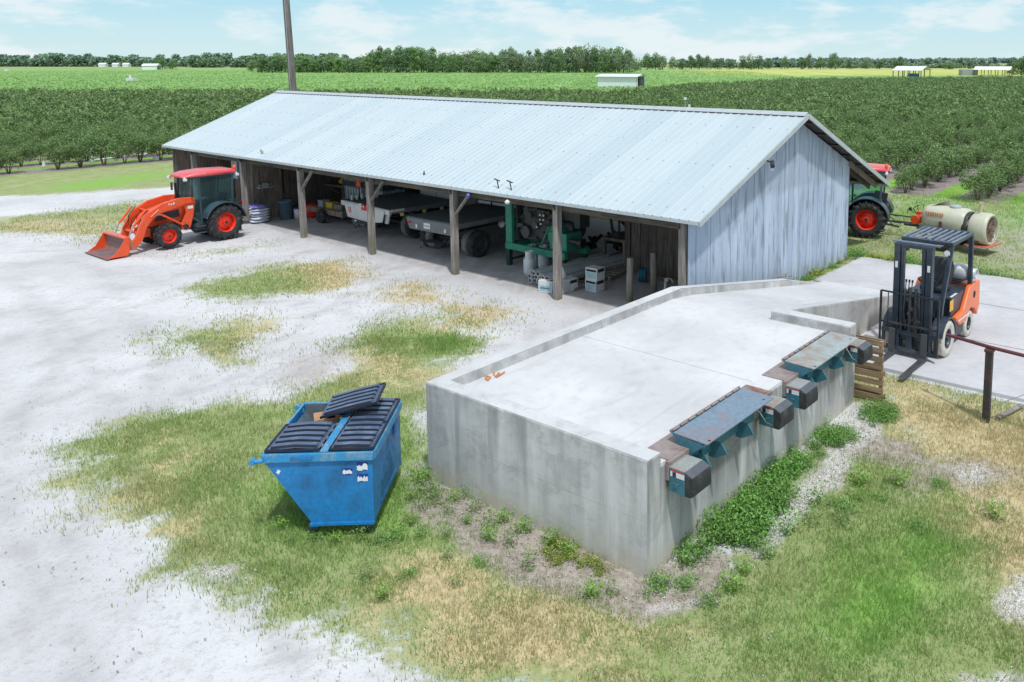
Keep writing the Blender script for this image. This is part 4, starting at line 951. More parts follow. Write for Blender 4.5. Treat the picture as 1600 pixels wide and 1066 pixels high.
for k in range(9):
    a = 2*math.pi*k/9; p = Vector((-1.12, .06*math.cos(a), .70+.06*math.sin(a))); q = Vector((-1.14, .37*math.cos(a+.25), .70+.37*math.sin(a+.25))); m.bar(p, q, .13, .012, up=(1, .5*math.sin(a), .5*math.cos(a)))
m.cyl((-1.0, 0, .70), (-1.2, 0, .70), .10, .07, n=14); m.lathe([(.385, 0), (.001, .0)], (-1.02, 0, .70), 'x', 24, caps=False); m.build('fan', M['fan'], fh)
m = MB()
for r_ in (.12, .2, .28, .36): m.tube([(-1.225, r_*math.cos(a), .70+r_*math.sin(a)) for a in [i*math.pi/12 for i in range(24)]], .004, 4, closed=True)
for k in range(6): a = math.pi*k/6; m.cyl((-1.225, .39*math.cos(a), .70+.39*math.sin(a)), (-1.225, -.39*math.cos(a), .70-.39*math.sin(a)), .004, n=4)
m.build('fan_guard', M['fan'], fh)
for dy, dz in ((.10, .34), (-.12, .30)):
    m = MB(); m.bar((-.85, dy*.6, 1.14), (-.88-dy*.6, dy*1.9, 1.14+dz), .10, .025, up=(1, 0, 0)); m.build('deflector_plate', surf('tan board', (.45, .36, .24), .7), sp_)
m = MB(); m.bx(-1.32, -.62, -.5, .45, .235, .26); m.build('tail_skid', M['orange_dull'], sp_)
m = MB(); m.box((1.0, .08, .72), (.2, .26, .24)); m.cyl((1.05, -.2, .72), (1.05, .25, .72), .13, n=14); m.box((.98, .05, .92), (.16, .2, .10)); m.cyl((.95, .05, .62), (1.2, .05, .62), .07); m.build('pump', M['orange'], sp_, bevel=.02)
m = MB(); m.tube([(1.0, .1, .95), (1.1, .0, 1.12), (1.25, -.05, 1.0), (1.15, -.1, .8)], .014, 6); m.tube([(.95, -.1, .9), (.95, -.1, 1.16), (1.1, -.05, 1.1)], .012, 6); m.tube([(1.1, .15, .9), (1.3, .2, 1.02), (1.35, .1, .85)], .012, 6); m.box((1.27, .1, 1.0), (.07, .07, .1)); m.build('valve_hoses', M['black'], sp_)
m = MB(); m.bx(.06, .12, .48, .55, .55, .82); m.build('marker_post', M['maroon'], sp_)
m = MB()   # faded orange lettering on the tank side
xx = .60
for wd in (.075, .07, .06, .08, .05, .075, .07, .06):
    z = 1.02; m.box((xx-wd/2, .474, z), (wd*.75, .012, .10)); xx -= wd*1.08
m.build('tank_lettering', surf('faded orange print', (.60, .26, .14), .6, var=.25, scale=20), sp_)

# ------------------------------------------------------------------ forklift
TF = R(231); F = Vector((math.cos(TF), math.sin(TF))); Lf = Vector((-F.y, F.x)); oc_ = Vector((5.79, 14.85))-Lf*.46
fk = thing('forklift', 'orange and navy forklift with pale tyres and a gas cylinder on the pad', 'forklift', (oc_.x, oc_.y, .035), TF)
for s in (-1, 1):
    wheel(fk, 0, s*.46, .34, .34, .22, .19, M['tyre_white'], M['truckblue'], False, s)
    wheel(fk, -1.42, s*.42, .26, .26, .18, .14, M['tyre_white'], M['truckblue'], False, s)
m = MB(); m.bx(-1.75, .22, -.36, .36, .20, .58); m.bx(-1.05, -.38, -.5, .5, .20, .55); m.build('chassis', M['darkgrey'], fk, bevel=.02)
m = MB(); m.bx(-1.45, -.45, -.44, .44, .55, 1.00); m.build('engine_cover', M['truckblue'], fk, bevel=.03)
m = MB()
for s in (-1, 1):
    m.prism([(-.50, .56), (-.50, .62), (-.95, .66), (-1.30, 1.06), (-1.92, 1.06), (-1.96, .55), (-1.82, .35), (-1.66, .52), (-1.42, .60), (-1.18, .52), (-1.12, .40), (-.75, .40)], s*.44, s*.535, 'y')
m.prism([(-1.52, 1.02), (-1.96, 1.02), (-2.0, .85), (-2.0, .45), (-1.88, .28), (-1.74, .28), (-1.74, .6), (-1.5, .6)], -.44, .44, 'y')
m.build('counterweight', M['liftorange'], fk, bevel=.025)
for s in (-1, 1):
    m = MB(); m.lathe([(.075, 0), (.001, 0)], (-1.56, s*.538, .84), 'y', 16); m.build('side_opening', M['black'], fk)
    m = MB(); m.bx(-1.25, -.62, s*.536, s*.540, .50, .53); m.build('side_stripe', M['sticker'], fk)
    m = MB(); m.prism(arcp(0, .34, .40, 175, 15, 14)+arcp(0, .34, .375, 15, 175, 14), s*.34, s*.57, 'y'); m.build('front_fender', M['truckblue'], fk)
    m = MB(); m.bx(-.56, -.36, s*.442, s*.446, .74, .95); m.build('warning_decal', M['yellow'], fk)
    m = MB(); m.bx(-.80, -.46, s*.40, s*.44, 1.003, 1.01); m.build('cover_decal', M['sticker'], fk)
# seat, dash
m = MB(); m.bx(-1.05, -.60, -.24, .24, 1.00, 1.12); m.build('seat', M['seat'], fk, bevel=.04)
m = MB(); m.loft([[(-1.02-.10*(z-1.1)/.5+d, y, z) for d, y in ((-.06, -w), (.05, -w*.9), (.07, 0), (.05, w*.9), (-.06, w), (-.08, 0))] for z, w in ((1.10, .22), (1.25, .25), (1.45, .25), (1.56, .20), (1.60, .12))]); m.build('seat_back', M['seat'], fk)
m = MB(); m.bx(-.18, .05, -.38, .38, .55, 1.10); m.bar((-.15, 0, 1.05), (-.30, 0, 1.27), .05, .05); m.build('dash', M['truckblue'], fk, bevel=.03)
m = MB(); m.tube([(-.33+.10*math.sin(a)*1, .16*math.cos(a), 1.29+.08*math.sin(a)) for a in [i*math.pi/9 for i in range(18)]], .014, 6, closed=True); m.bar((-.33, -.15, 1.29), (-.33, .15, 1.29), .03, .015); m.build('steering_wheel', M['black'], fk)
m = MB(); m.bx(-.42, -.12, -.42, .42, .52, .56); m.build('floor_plate', M['darkgrey'], fk)
for y in (-.30, -.24, -.18): 
    m = MB(); m.cyl((-.02, y, 1.08), (-.06, y, 1.28), .010, n=6); m.cyl((-.06, y, 1.27), (-.065, y, 1.32), .02, n=8); m.build('lever', M['black'], fk)
# overhead guard
m = MB()
GZ = 2.07
for s in (-1, 1):
    m.bar((.06, s*.42, .95), (-.28, s*.46, GZ-.04), .075, .08, up=(0, 1, 0)); m.bar((.06, s*.42, .96), (.10, s*.42, .60), .07, .08, up=(0, 1, 0))
    m.bar((-1.50, s*.46, .95), (-1.44, s*.46, GZ-.03), .075, .09, up=(0, 1, 0))
    m.bar((-.24, s*.46, GZ), (-1.48, s*.46, GZ+.01), .07, .07)
m.bar((-.26, -.49, GZ), (-.26, .49, GZ), .07, .07); m.bar((-1.46, -.49, GZ+.01), (-1.46, .49, GZ+.01), .07, .07)
gd = m.build('overhead_guard', M['truckblue'], fk, bevel=.012)
m = MB()
for k in range(7): m.bar((-.30-.0, -.36+k*.12, GZ+.03), (-1.42, -.36+k*.12, GZ+.035), .055, .02)
m.bar((-.85, -.45, GZ+.01), (-.85, .45, GZ+.01), .05, .02); m.bx(-1.5, -.24, .435, .495, GZ+.036, GZ+.042); m.bx(-1.5, -.24, -.495, -.435, GZ+.036, GZ+.042)
m.build('guard_bars', M['guardtop'], gd)
m = MB(); m.cyl((-.27, .40, GZ-.17), (-.20, .40, GZ-.17), .07, n=14); m.build('lamp_housing', M['black'], fk)
m = MB(); m.cyl((-.20, .40, GZ-.17), (-.19, .40, GZ-.17), .058, n=14); m.build('headlight', M['lampglass'], fk)
m = MB(); m.cyl((-.27, -.40, GZ-.17), (-.20, -.40, GZ-.17), .07, n=14); m.build('lamp_housing', M['black'], fk)
# gas cylinder across the counterweight
m = MB(); m.lathe([(.03, -.52), (.09, -.51), (.10, -.46), (.165, -.40), (.17, .34), (.13, .42), (.03, .44)], (-1.62, 0, 1.24), 'y', 22); gc = m.build('gas_cylinder', M['tank_alu'], fk)
m = MB(); m.lathe([(.11, .41), (.115, .55), (.10, .55), (.095, .42)], (-1.62, 0, 1.24), 'y', 18, caps=False); m.build('valve_collar', M['tank_alu'], gc)
m = MB(); m.bx(-1.80, -1.44, -.26, .30, 1.06, 1.10); m.lathe([(.168, -.12), (.168, -.08)], (-1.62, 0, 1.24), 'y', 22, caps=False); m.lathe([(.168, .12), (.168, .16)], (-1.62, 0, 1.24), 'y', 22, caps=False); m.build('cylinder_cradle', M['truckblue'], fk)
# mast
ms = MB()
for s in (-1, 1):
    ms.bx(.33, .47, s*.30-.055, s*.30+.055, .12, 2.12)
    ms.bx(.35, .45, s*.20-.03, s*.20+.03, .14, 2.08)
ms.bx(.33, .45, -.36, .36, 2.05, 2.12); ms.bx(.33, .45, -.3, .3, .30, .40); ms.bx(.33, .38, -.3, .3, 1.15, 1.22)
ms.build('mast', M['truckblue'], fk, bevel=.01)
m = MB(); m.bx(.30, .38, -.42, .44, 2.122, 2.15); m.build('mast_head', M['guardtop'], fk)
for y in (-.05, .06): 
    m = MB(); m.cyl((.40, y, .2), (.40, y, 1.30), .03, n=10); m.build('lift_cylinder', M['darkgrey'], fk)
m = MB(); m.tube([(.42, -.10, 1.2), (.45, -.12, 1.3), (.46, -.14, .9), (.44, -.1, .5)], .012, 6); m.tube([(.42, .12, 1.15), (.47, .14, 1.25), (.46, .16, .8), (.44, .1, .4)], .012, 6)
for k in range(10): m.box((.40+random.uniform(-.02, .03), random.uniform(-.15, .15), .35+k*.09), (.05, .07, .05))
m.build('mast_hoses', M['engine'], fk)
for s in (-1, 1):
    m = MB(); m.box((.475, s*.30, 1.72), (.004, .05, .12)); m.build('mast_sticker', M['sticker'], fk)
    m = MB(); m.cyl((.02, s*.30, .62), (.33, s*.30, .95), .035, n=10); m.build('tilt_cylinder', M['black'], fk)
m = MB(); m.bx(.48, .54, -.52, .52, .10, .17); m.bx(.48, .54, -.52, .52, .42, .49); m.bx(.48, .53, -.52, -.46, .1, .5); m.bx(.48, .53, .46, .52, .1, .5); m.bx(.47, .52, -.06, .06, .1, .5); m.bx(.47, .53, -.25, -.19, .1, .5); m.bx(.47, .53, .19, .25, .1, .5)
m.build('carriage', M['truckblue'], fk, bevel=.008)
m = MB()
for y in (-.54, .54): m.bar((.56, y, .12), (.56, y, 1.20), .035, .035)
for z in (1.20, .62): m.bar((.56, -.54, z), (.56, .54, z), .03, .03)
for y in (-.40, -.14, .14, .40): m.bar((.56, y, .48), (.56, y, 1.20), .014, .014)
m.build('load_backrest', M['black'], fk)
for y in (-.30, .30):
    m = MB(); m.prism([(.55, .52), (.59, .52), (.60, .06), (1.62, .025), (1.66, .012), (1.62, .002), (.55, .005)], y-.055, y+.055, 'y'); m.build('fork', M['darkgrey'], fk, bevel=.004)

# ------------------------------------------------------------------ dumpster
# corners measured on the bin; local x to the right, y to the back
dp = thing('dumpster', 'blue slant front dumpster with dark ribbed lids, one flipped open', 'dumpster', (-3.04, 9.05, 0), R(3.5)); dp.scale = (.90, 1, 1)
ZB0, ZT = .16, 1.02
prof = [(-1.36, ZT), (-1.36, ZT-.10), (-.80, ZB0), (0, ZB0), (0, ZT)]
DY = 1.40
m = MB(); th_ = .02
m.prism(prof, -.004, .016, 'y'); m.prism(prof, DY-.016, DY+.004, 'y')
m.add([(0, 0, ZB0), (0, DY, ZB0), (0, DY, ZT), (0, 0, ZT)], [(0, 1, 2, 3)]); m.add([(-.80, 0, ZB0), (0, 0, ZB0), (0, DY, ZB0), (-.80, DY, ZB0)], [(0, 1, 2, 3)])
m.add([(-1.36, 0, ZT-.10), (-.80, 0, ZB0), (-.80, DY, ZB0), (-1.36, DY, ZT-.10)], [(0, 1, 2, 3)]); m.add([(-1.36, 0, ZT-.10), (-1.36, DY, ZT-.10), (-1.36, DY, ZT), (-1.36, 0, ZT)], [(0, 1, 2, 3)])
bd = m.build('body', M['dumpblue'], dp)
m = MB()
m.add([(-.02, .02, ZB0+.02), (-.02, DY-.02, ZB0+.02), (-.02, DY-.02, ZT), (-.02, .02, ZT)], [(0, 1, 2, 3)])
m.add([(-.79, .02, ZB0+.02), (-.02, .02, ZB0+.02), (-.02, DY-.02, ZB0+.02), (-.79, DY-.02, ZB0+.02)], [(0, 1, 2, 3)])
m.add([(-1.34, .02, ZT-.09), (-.79, .02, ZB0+.02), (-.79, DY-.02, ZB0+.02), (-1.34, DY-.02, ZT-.09)], [(0, 1, 2, 3)])
for y in (.02, DY-.02): m.add([(-1.34, y, ZT), (-1.34, y, ZT-.09), (-.79, y, ZB0+.02), (-.02, y, ZB0+.02), (-.02, y, ZT)], [(0, 1, 2, 3, 4)])
m.build('inside', M['dumpin'], bd)
m = MB()   # rim channels, ledge and hinge bar
m.bar((-1.38, -.022, ZT-.045), (.02, -.022, ZT-.045), .035, .10); m.bar((-1.38, DY+.022, ZT-.045), (.02, DY+.022, ZT-.045), .035, .10)
m.bar((.022, -.0, ZT-.045), (.022, DY, ZT-.045), .035, .10); m.bar((-1.382, 0, ZT-.045), (-1.382, DY, ZT-.045), .035, .08)
m.bar((-.60, -.03, ZT+.022), (-.60, DY+.03, ZT+.022), .10, .03)
m.build('rim', M['dumprim'], dp, bevel=.006)
m = MB(); m.bar((-1.02, -.045, ZT-.045), (-.74, -.045, ZT-.045), .012, .045); m.build('lift_handle', M['dumpblue'], dp, bevel=.008)
for y in (-.06, DY+.04):
    m = MB(); m.tube([(-1.36, y*.9+.01, ZT-.06), (-1.43, y, ZT-.06), (-1.47, y, ZT-.07)], .028, 8); m.cyl((-1.48, y-.04, ZT-.06), (-1.48, y+.04, ZT-.06), .035, n=12); m.build('trunnion', M['dumprim'], dp)
m = MB(); m.bx(-.01, .03, 1.02, 1.10, .74, .92); m.build('side_bracket', M['dumpblue'], dp)
def lid_mesh(x0, x1, y0, y1, z0, bow=.035, ribs=5):
    """flat plastic lid with raised ribs running from the hinge outwards"""
    m = MB(); L = y1-y0; xs_ = [0, .05, .07, .45, .62, .90, .925, 1]; ysl = [(0, 0)]
    for k in range(ribs):
        p = (k+.18)/ribs; ysl += [(p, 0), (p+.012, 1), (p+.60/ribs, 1), (p+.60/ribs+.012, 0)]
    ysl.append((1, 0)); n = len(xs_)
    def zz(f, r_): return z0+bow*(1-abs(f-.5)*2 if f > .5 else 1-(.5-f)*1.2)+(.030 if r_ and .06 < f < .91 else 0)
    vs = [(x0+(x1-x0)*f, y0+L*t, zz(f, r_)) for t, r_ in ysl for f in xs_]
    for j in range(len(ysl)-1):
        m.cur = 1 if ysl[j][1] != ysl[j+1][1] else 0
        m.add([vs[(j+q)*n+i] for q in (0, 1) for i in range(n)], [(i, i+1, n+i+1, n+i) for i in range(n-1)])
    m.cur = 1
    m.add([(p[0], p[1], z0-.012) for p in (vs[0], vs[n-1], vs[-1], vs[-n])], [(0, 1, 2, 3)])
    m.bar((x0, y0, z0), (x1, y0, z0), .02, .03); m.bar((x0, y1, z0), (x1, y1, z0), .02, .03); m.bar((x1, y0, z0-.005), (x1, y1, z0-.005), .02, .035)
    m.cur = 0
    return m
M['liddark'] = surf('lid groove shadow plastic', (.012, .018, .035), .6)
LIDM = [M['lid'], M['liddark']]
h = DY/2
lid_mesh(-.67, -1.35, .01, h-.015, ZT+.03, .028).build('lid', LIDM, dp, label='closed ribbed lid over the slanted front half')
lid_mesh(-.53, .01, .01, h-.01, ZT+.03, .012).build('lid', LIDM, dp, label='closed ribbed lid nearest the right side')
lid_mesh(-.53, .01, h+.01, DY-.01, ZT+.03, .012).build('lid', LIDM, dp, label='closed ribbed lid under the flipped one')
m = lid_mesh(0, .78, 0, .60, 0, .015); o = m.build('lid', LIDM, dp, label='ribbed lid flipped open across the far corner')
o.location = (-.93, .80, 1.085); o.rotation_euler = (R(1), R(-12), R(3))
m = MB()
for y in (.06, .25, .45, .62, .8, 1.0, 1.2): m.cyl((-.655, y, ZT+.045), (-.655, y+.05, ZT+.045), .009, n=8); m.cyl((-.545, y, ZT+.045), (-.545, y+.05, ZT+.045), .009, n=8)
m.build('hinges', surf('rusty hinge', (.24, .17, .13), .7), dp)
m = MB()
m.box((-.32, -.006, .78), (.125, .006, .075)); m.box((-.13, -.006, .84), (.135, .006, .10)); m.box((-.13, -.006, .70), (.135, .006, .09))
m.build('sign_panel', surf('deep blue sign', (.008, .03, .25), .5), dp)
m = MB()
def tornp(x, z, w, h_, sd):
    r = random.Random(sd); n = 9
    top = [(x-w/2+w*i/n, z+h_/2*r.uniform(.1, 1)) for i in range(n+1)]; bot = [(x+w/2-w*i/n, z-h_/2*r.uniform(.6, 1)) for i in range(n+1)]
    m.prism(top+bot, -.013, -.010, 'y')
tornp(-.32, .78, .12, .06, 1); tornp(-.13, .835, .135, .10, 4); tornp(-.13, .69, .13, .08, 8); tornp(-.055, .955, .07, .06, 3)
m.build('torn_notice', M['sticker'], dp)
m = MB(); m.box((-1.19, -.006, .80), (.04, .006, .045), Matrix.Rotation(R(35), 3, 'Y')); m.build('small_sticker', M['sticker'], dp)
m = MB(); m.box((-.90, 1.16, .80), (.26, .26, .32), R(20)); m.box((-.74, 1.05, .86), (.22, .22, .2), R(-12))
cb = m.build('cardboard_box', M['cardboard'], loc=(-3.04, 9.05, 0), rotz=R(3.5), bevel=.004); tag(cb, 'brown cardboard box poking up inside the open dumpster', 'box')
m = MB(); m.bx(-.02, .01, .3, 1.1, .2, .24); m.bar((-.82, 0.0, ZB0-.012), (.0, 0.0, ZB0-.012), .06, .03); m.bar((-.82, DY, ZB0-.012), (.0, DY, ZB0-.012), .06, .03); m.build('skid_rail', M['dumpblue'], dp)
for x in (-.78, -.10):
    for y in (.06, DY-.1):
        m = MB(); m.bx(x-.05, x+.05, y-.03, y+.03, .085, .145); cst = m.build('caster', M['dumpblue'], dp)
        m = MB(); m.lathe([(.03, -.025), (.07, -.025), (.075, 0), (.07, .025), (.03, .025)], (x-.02, y, .07), 'y', 16); m.build('caster_wheel', M['darkgrey'], cst)

# ------------------------------------------------------------------ flatbed trucks in the bays
def flatbed(t, wd, ln, dz, frame, deck, cab, ax=1.05, tall=False):
    h_ = wd/2
    m = MB(); m.bx(.03, ln, -h_+.03, h_-.03, dz-.05, dz); m.build('deck', deck, t, bevel=.004)
    m = MB(); m.bx(.05, ln, -h_, -h_+.06, dz-.12, dz+.012); m.bx(.05, ln, h_-.06, h_, dz-.12, dz+.012); m.build('side_rail', M['truckgrey'], t, bevel=.006)
    m = MB(); m.bx(-.03, .04, -h_, h_, dz-.14, dz+.014); m.bx(.04, .5, -h_-.012, -h_+.05, dz-.06, dz+.018)
    for k in range(7): x = .4+k*(ln-.6)/6; m.bx(x-.04, x+.04, -h_+.05, h_-.05, dz-.14, dz-.05)
    m.build('deck_frame', frame, t, bevel=.006)
    m = MB(); m.bx(.1, ln+1.8, -.42, -.32, dz-.38, dz-.15); m.bx(.1, ln+1.8, .32, .42, dz-.38, dz-.15); m.cyl((ax, -h_+.15, .38), (ax, h_-.15, .38), .07); m.build('chassis', M['black'], t)
    for s in (-1, 1):
        wheel(t, ax, s*(h_-.08), .38, .38, .20, .22, M['tyre'], M['darkgrey'], False, s, hubmat=M['darkgrey'])
        wheel(t, ax, s*(h_-.32), .38, .38, .20, .22, M['tyre_dusty'], M['darkgrey'], False, s, hubmat=M['darkgrey'])
        wheel(t, ln+1.4, s*(h_-.25), .38, .38, .22, .22, M['tyre'], M['darkgrey'], False, s, hubmat=M['darkgrey'])
    m = MB(); m.bx(ln+.15, ln+2.6, -1.0, 1.0, .45, 1.15); m.loft([[(ln+.2, -.95, 1.15), (ln+.2, .95, 1.15), (ln+1.9, .95, 1.15), (ln+1.9, -.95, 1.15)], [(ln+.3, -.8, 1.85), (ln+.3, .8, 1.85), (ln+1.4, .8, 1.85), (ln+1.4, -.8, 1.85)]], smooth=False)
    if tall:
        m = MB(); m.bx(ln+.12, ln+1.5, -1.1, .85, .7, 2.05); m.bx(ln+1.5, ln+2.6, -.9, .75, .45, 1.25)
        c_ = m.build('cab', cab, t, bevel=.03)
        m = MB(); m.bx(ln+.112, ln+.119, -.16, -.14, .75, 2.03); m.build('panel_seam', M['darkgrey'], c_)
    else:
        m.build('cab', cab, t, bevel=.05)
        m = MB(); m.add([(ln+.215, -.78, 1.25), (ln+.215, .78, 1.25), (ln+.285, .70, 1.75), (ln+.285, -.70, 1.75)], [(0, 1, 2, 3)]); m.build('rear_window', M['glass'], t)
fb = (-8.5, 25.55, 0); tk1 = thing('flatbed_truck', 'white edged flatbed truck with dark deck and red sign on its corner', 'truck', fb, R(48), 'flatbed trucks parked in the shed')
flatbed(tk1, 2.9, 2.45, 1.0, M['truckwhite'], M['flatdeck'], M['truckwhite'], .97, True)
m = MB(); m.prism([(-1.22, .98), (-1.08, .60), (-.42, .50), (.42, .50), (1.0, .52), (1.22, .98)], -.06, -.032, 'x'); m.build('tail_panel', M['truckwhite'], tk1, bevel=.006)
m = MB()
for y in (.93, .83): m.prism([(y, .86), (y-.05, .86), (y-.08, .68), (y-.03, .68)], -.066, -.0605, 'x')
m.build('panel_slot', M['redlens'], tk1)
m = MB(); m.bx(-.10, -.062, -.55, .05, .86, 1.04); m.build('slow_sign', M['red'], tk1)
m = MB(); m.bx(-.11, -.02, .05, .20, .84, 1.06); m.build('corner_box', M['truckwhite'], tk1, bevel=.01)
m = MB(); m.bx(-.106, -.1005, -.1, .0, .97, 1.0); m.bx(-.106, -.1005, -.1, -.07, .93, .98); m.build('sign_mark', M['sticker'], tk1)
m = MB(); m.prism([(-1.375, 1.0), (-1.22, .55), (-1.05, .55), (-1.05, 1.0)], .05, .09, 'x'); m.build('mud_bracket', M['truckwhite'], tk1)
m = MB(); m.bx(-.25, .1, -.35, .35, .40, .46); m.bar((-.3, .0, .40), (.1, .0, .42), .09, .09); m.tube([(-.25, .1, .44), (-.3, .12, .32), (-.2, .2, .28)], .015, 6); m.bar((-.12, -.6, .45), (-.12, .6, .45), .06, .08); m.build('tow_hitch', M['darkgrey'], tk1)
m = MB(); m.cyl((-.16, .35, .46), (-.13, .35, .46), .05, n=12); m.build('reverse_lamp', M['lampglass'], tk1)
for x in (.4, 1.2, 1.85):
    m = MB(); m.cyl((x, -1.455, .84), (x, -1.50, .84), .06, n=14); m.build('marker_lamp', surf('pale yellow lens', (.62, .62, .18), .4), tk1)
m = MB()
for k in range(5): m.cyl((.25+k*.16, 1.25, 1.02), (.25+k*.16, 1.25, 1.16), .045, .045, n=10)
m2 = MB()
for k in range(6):
    j = MB(); j.lathe([(.001, 0), (.045, 0), (.045, .12), (.02, .15), (.02, .18), (.001, .18)], (0, 0, 0), 'z', 12); p = tk1.matrix_basis @ Vector((.22+k*.17, 1.18-k*.02, 1.002))
    o = j.build('white_jug', M['white'], loc=p); tag(o, 'small white jug in the row along the flatbed edge', 'jug', 'white jugs on the flatbed')
# slow moving vehicle triangle on a bracket
t = thing('warning_triangle', 'orange slow vehicle triangle on a short bracket just left of a roof post', 'sign', (-9.2, 27.1, .9), R(49.5))
m = MB(); m.prism([(-.17, .48), (-.14, .44), (.14, .44), (.17, .48), (.03, .80), (-.03, .80)], -.01, .0, 'x'); m.build('red_border', M['redlens'], t)
m = MB(); m.prism([(-.10, .49), (.10, .49), (0, .73)], -.016, -.011, 'x'); m.build('orange_centre', M['amber'], t)
m = MB(); m.bar((.01, 0, -.9), (.01, 0, .7), .03, .03); m.build('bracket', M['black'], t)

fb = (-5.7, 22.8, 0); tk2 = thing('flatbed_truck', 'charcoal flatbed truck with a white licence plate, nearer the green machine', 'truck', fb, R(53), 'flatbed trucks parked in the shed')
flatbed(tk2, 2.2, 2.6, 1.05, M['truckgrey'], M['flatdeck'], M['darkgrey'], .80)
m = MB(); m.prism([(-1.10, 1.04), (-.95, .72), (.95, .72), (1.10, 1.04)], -.06, -.032, 'x'); m.build('tail_panel', M['truckgrey'], tk2, bevel=.006)
m = MB(); m.bx(-.068, -.061, -.07+.1, .20+.1, .80, .96); m.build('licence_plate', M['sticker'], tk2)
m = MB()
for k in range(5): m.bx(-.0715, -.069, -.035+.1+k*.045, -.012+.1+k*.045, .85, .91)
m.build('plate_marks', M['skin_grey'], tk2)
for y in (.62, -.62):
    m = MB(); m.bx(-.075, -.061, y-.03, y+.03, .78, .88); m.build('reverse_lamp', M['lampglass'], tk2)
for y in (.95, -.86):
    m = MB(); m.bx(-.072, -.061, y-.06, y+.06, .88, .94); m.build('tail_light', M['redlens'], tk2)
m = MB(); m.bx(-.2, .1, -.3, .3, .40, .46); m.bar((-.3, .1, .42), (.1, .1, .44), .09, .09); m.tube([(-.2, .2, .44), (-.3, .2, .3), (-.15, .25, .28)], .015, 6); m.build('tow_hitch', M['darkgrey'], tk2)
m = MB()
for z in (1.12, 1.24, 1.36, 1.46): m.bar((2.45, -.85, z), (2.45, .85, z), .03, .02)
for y in (-.85, -.5, .2, .85): m.bar((2.45, y, 1.04), (2.45, y, 1.46), .03, .03)
m.build('headache_rack', M['black'], tk2)
m = MB()
for z in (1.18, 1.30): m.bx(2.47, 2.48, -.82, .82, z-.04, z+.05)
m.build('rack_panel', M['white'], tk2)
m = MB(); m.cyl((1.75, -.95, .80), (2.1, -.95, .80), .13, n=18); m.build('fuel_tank', M['chrome'], tk2)

# ------------------------------------------------------------------ pump engine on a green stand
gm_ = thing('pump_engine', 'green framed pump engine on a steel stand with dark engine parts', 'engine', W(6.6, 2.05), SH_T)
# local x = a, y = -b (front edge y=+.4)
def rr_frame(y0, y1):
    m = MB(); m.bx(.55, .80, y0, y1, .62, 1.75); m.prism([(.80, 1.75), (.80, 1.80), (.72, 1.92), (.58, 1.98), (.1, 1.98), (.1, 1.88), (.5, 1.86), (.55, 1.75)], y0, y1, 'y')
    return m
rr_frame(.24, .36).build('shroud_frame', M['green'], gm_, bevel=.02)
m = MB(); m.bx(.48, .54, -.45, .22, .7, 1.85); m.bx(-.95, .45, -.55, -.36, .65, 1.85); m.build('radiator', M['engine'], gm_)
m = MB(); m.bx(-1.4, .80, .24, .38, .45, .63); m.bx(-1.4, .80, -.6, -.45, .45, .63); m.bx(.62, .8, -.5, .3, .46, .6); m.build('base_rail', M['green'], gm_, bevel=.01)
m = MB()
for x, y in ((.72, .3), (.72, -.5), (-1.3, -.5), (-1.3, .3)): m.bx(x-.06, x+.06, y-.06, y+.06, -.02, .46)
m.bar((.72, .3, .15), (.72, -.5, .15), .05, .05); m.bar((.72, -.5, .15), (-1.3, -.5, .15), .05, .05); m.build('stand', M['darkgreen'], gm_)
r = random.Random(5); m = MB()
m.bx(-.75, .35, -.35, .12, .75, 1.6); m.bx(-.9, -.3, -.3, .1, .7, 1.1); m.bx(-1.5, -.7, -.5, -.1, 1.2, 1.9)
for k in range(60):
    c_ = (r.uniform(-.95, .45), r.uniform(-.1, .22), r.uniform(.75, 1.65))
    if k % 2: m.box(c_, (r.uniform(.06, .22), r.uniform(.06, .2), r.uniform(.06, .2)), r.uniform(0, 3))
    else: m.cyl(c_, (c_[0]+r.uniform(-.1, .1), c_[1]+r.uniform(0, .15), c_[2]+r.uniform(-.1, .1)), r.uniform(.03, .1), n=12)
m.build('engine_block', M['engine'], gm_, bevel=.01)
m = MB(); m.cyl((.15, .15, .98), (.15, .26, .98), .16, n=22); m.cyl((-.2, .12, 1.2), (-.2, .25, 1.2), .11, n=18); m.build('pulley', M['darkgrey'], gm_)
m = MB()
for (x, z) in ((-.42, 1.50), (-.55, 1.50), (-.42, 1.38), (-.44, 1.26), (-.30, 1.16), (-.54, 1.38)): m.cyl((x, .24, z), (x, .27, z), .025, n=10)
m.build('gauge', M['lampglass'], gm_)
m = MB(); m.cyl((-.05, .1, 1.55), (-.05, .1, 1.95), .085, n=18); m.cyl((-.05, .1, 1.45), (-.05, .1, 1.56), .05, n=12); m.build('air_filter', M['brass'], gm_)
m = MB(); m.cyl((-.9, -.2, 1.0), (-.9, .2, 1.0), .28, n=24); m.bx(-1.35, -.75, -.35, .25, .63, 1.1); m.bar((-.45, .25, .7), (-.75, .25, 1.25), .04, .04); m.build('pump_housing', M['green'], gm_, bevel=.02)
m = MB(); m.lathe([(.10, -.2), (.28, -.2), (.3, -.15), (.3, .15), (.28, .2), (.1, .2)], (-1.1, -.3, 1.15), 'x', 26); m.cyl((-1.3, .1, .9), (-1.8, .1, .9), .08, n=14); m.cyl((-1.7, .1, .9), (-1.8, .1, .9), .13, n=14); m.build('blower_drum', M['black'], gm_)
m = MB(); m.tube([(.2, .26, 1.2), (.35, .3, .9), (.3, .3, .65), (-.1, .36, .5)], .012, 6); m.tube([(-.2, .26, 1.1), (-.1, .3, .8), (-.3, .34, .6)], .012, 6); m.build('hoses', M['black'], gm_)

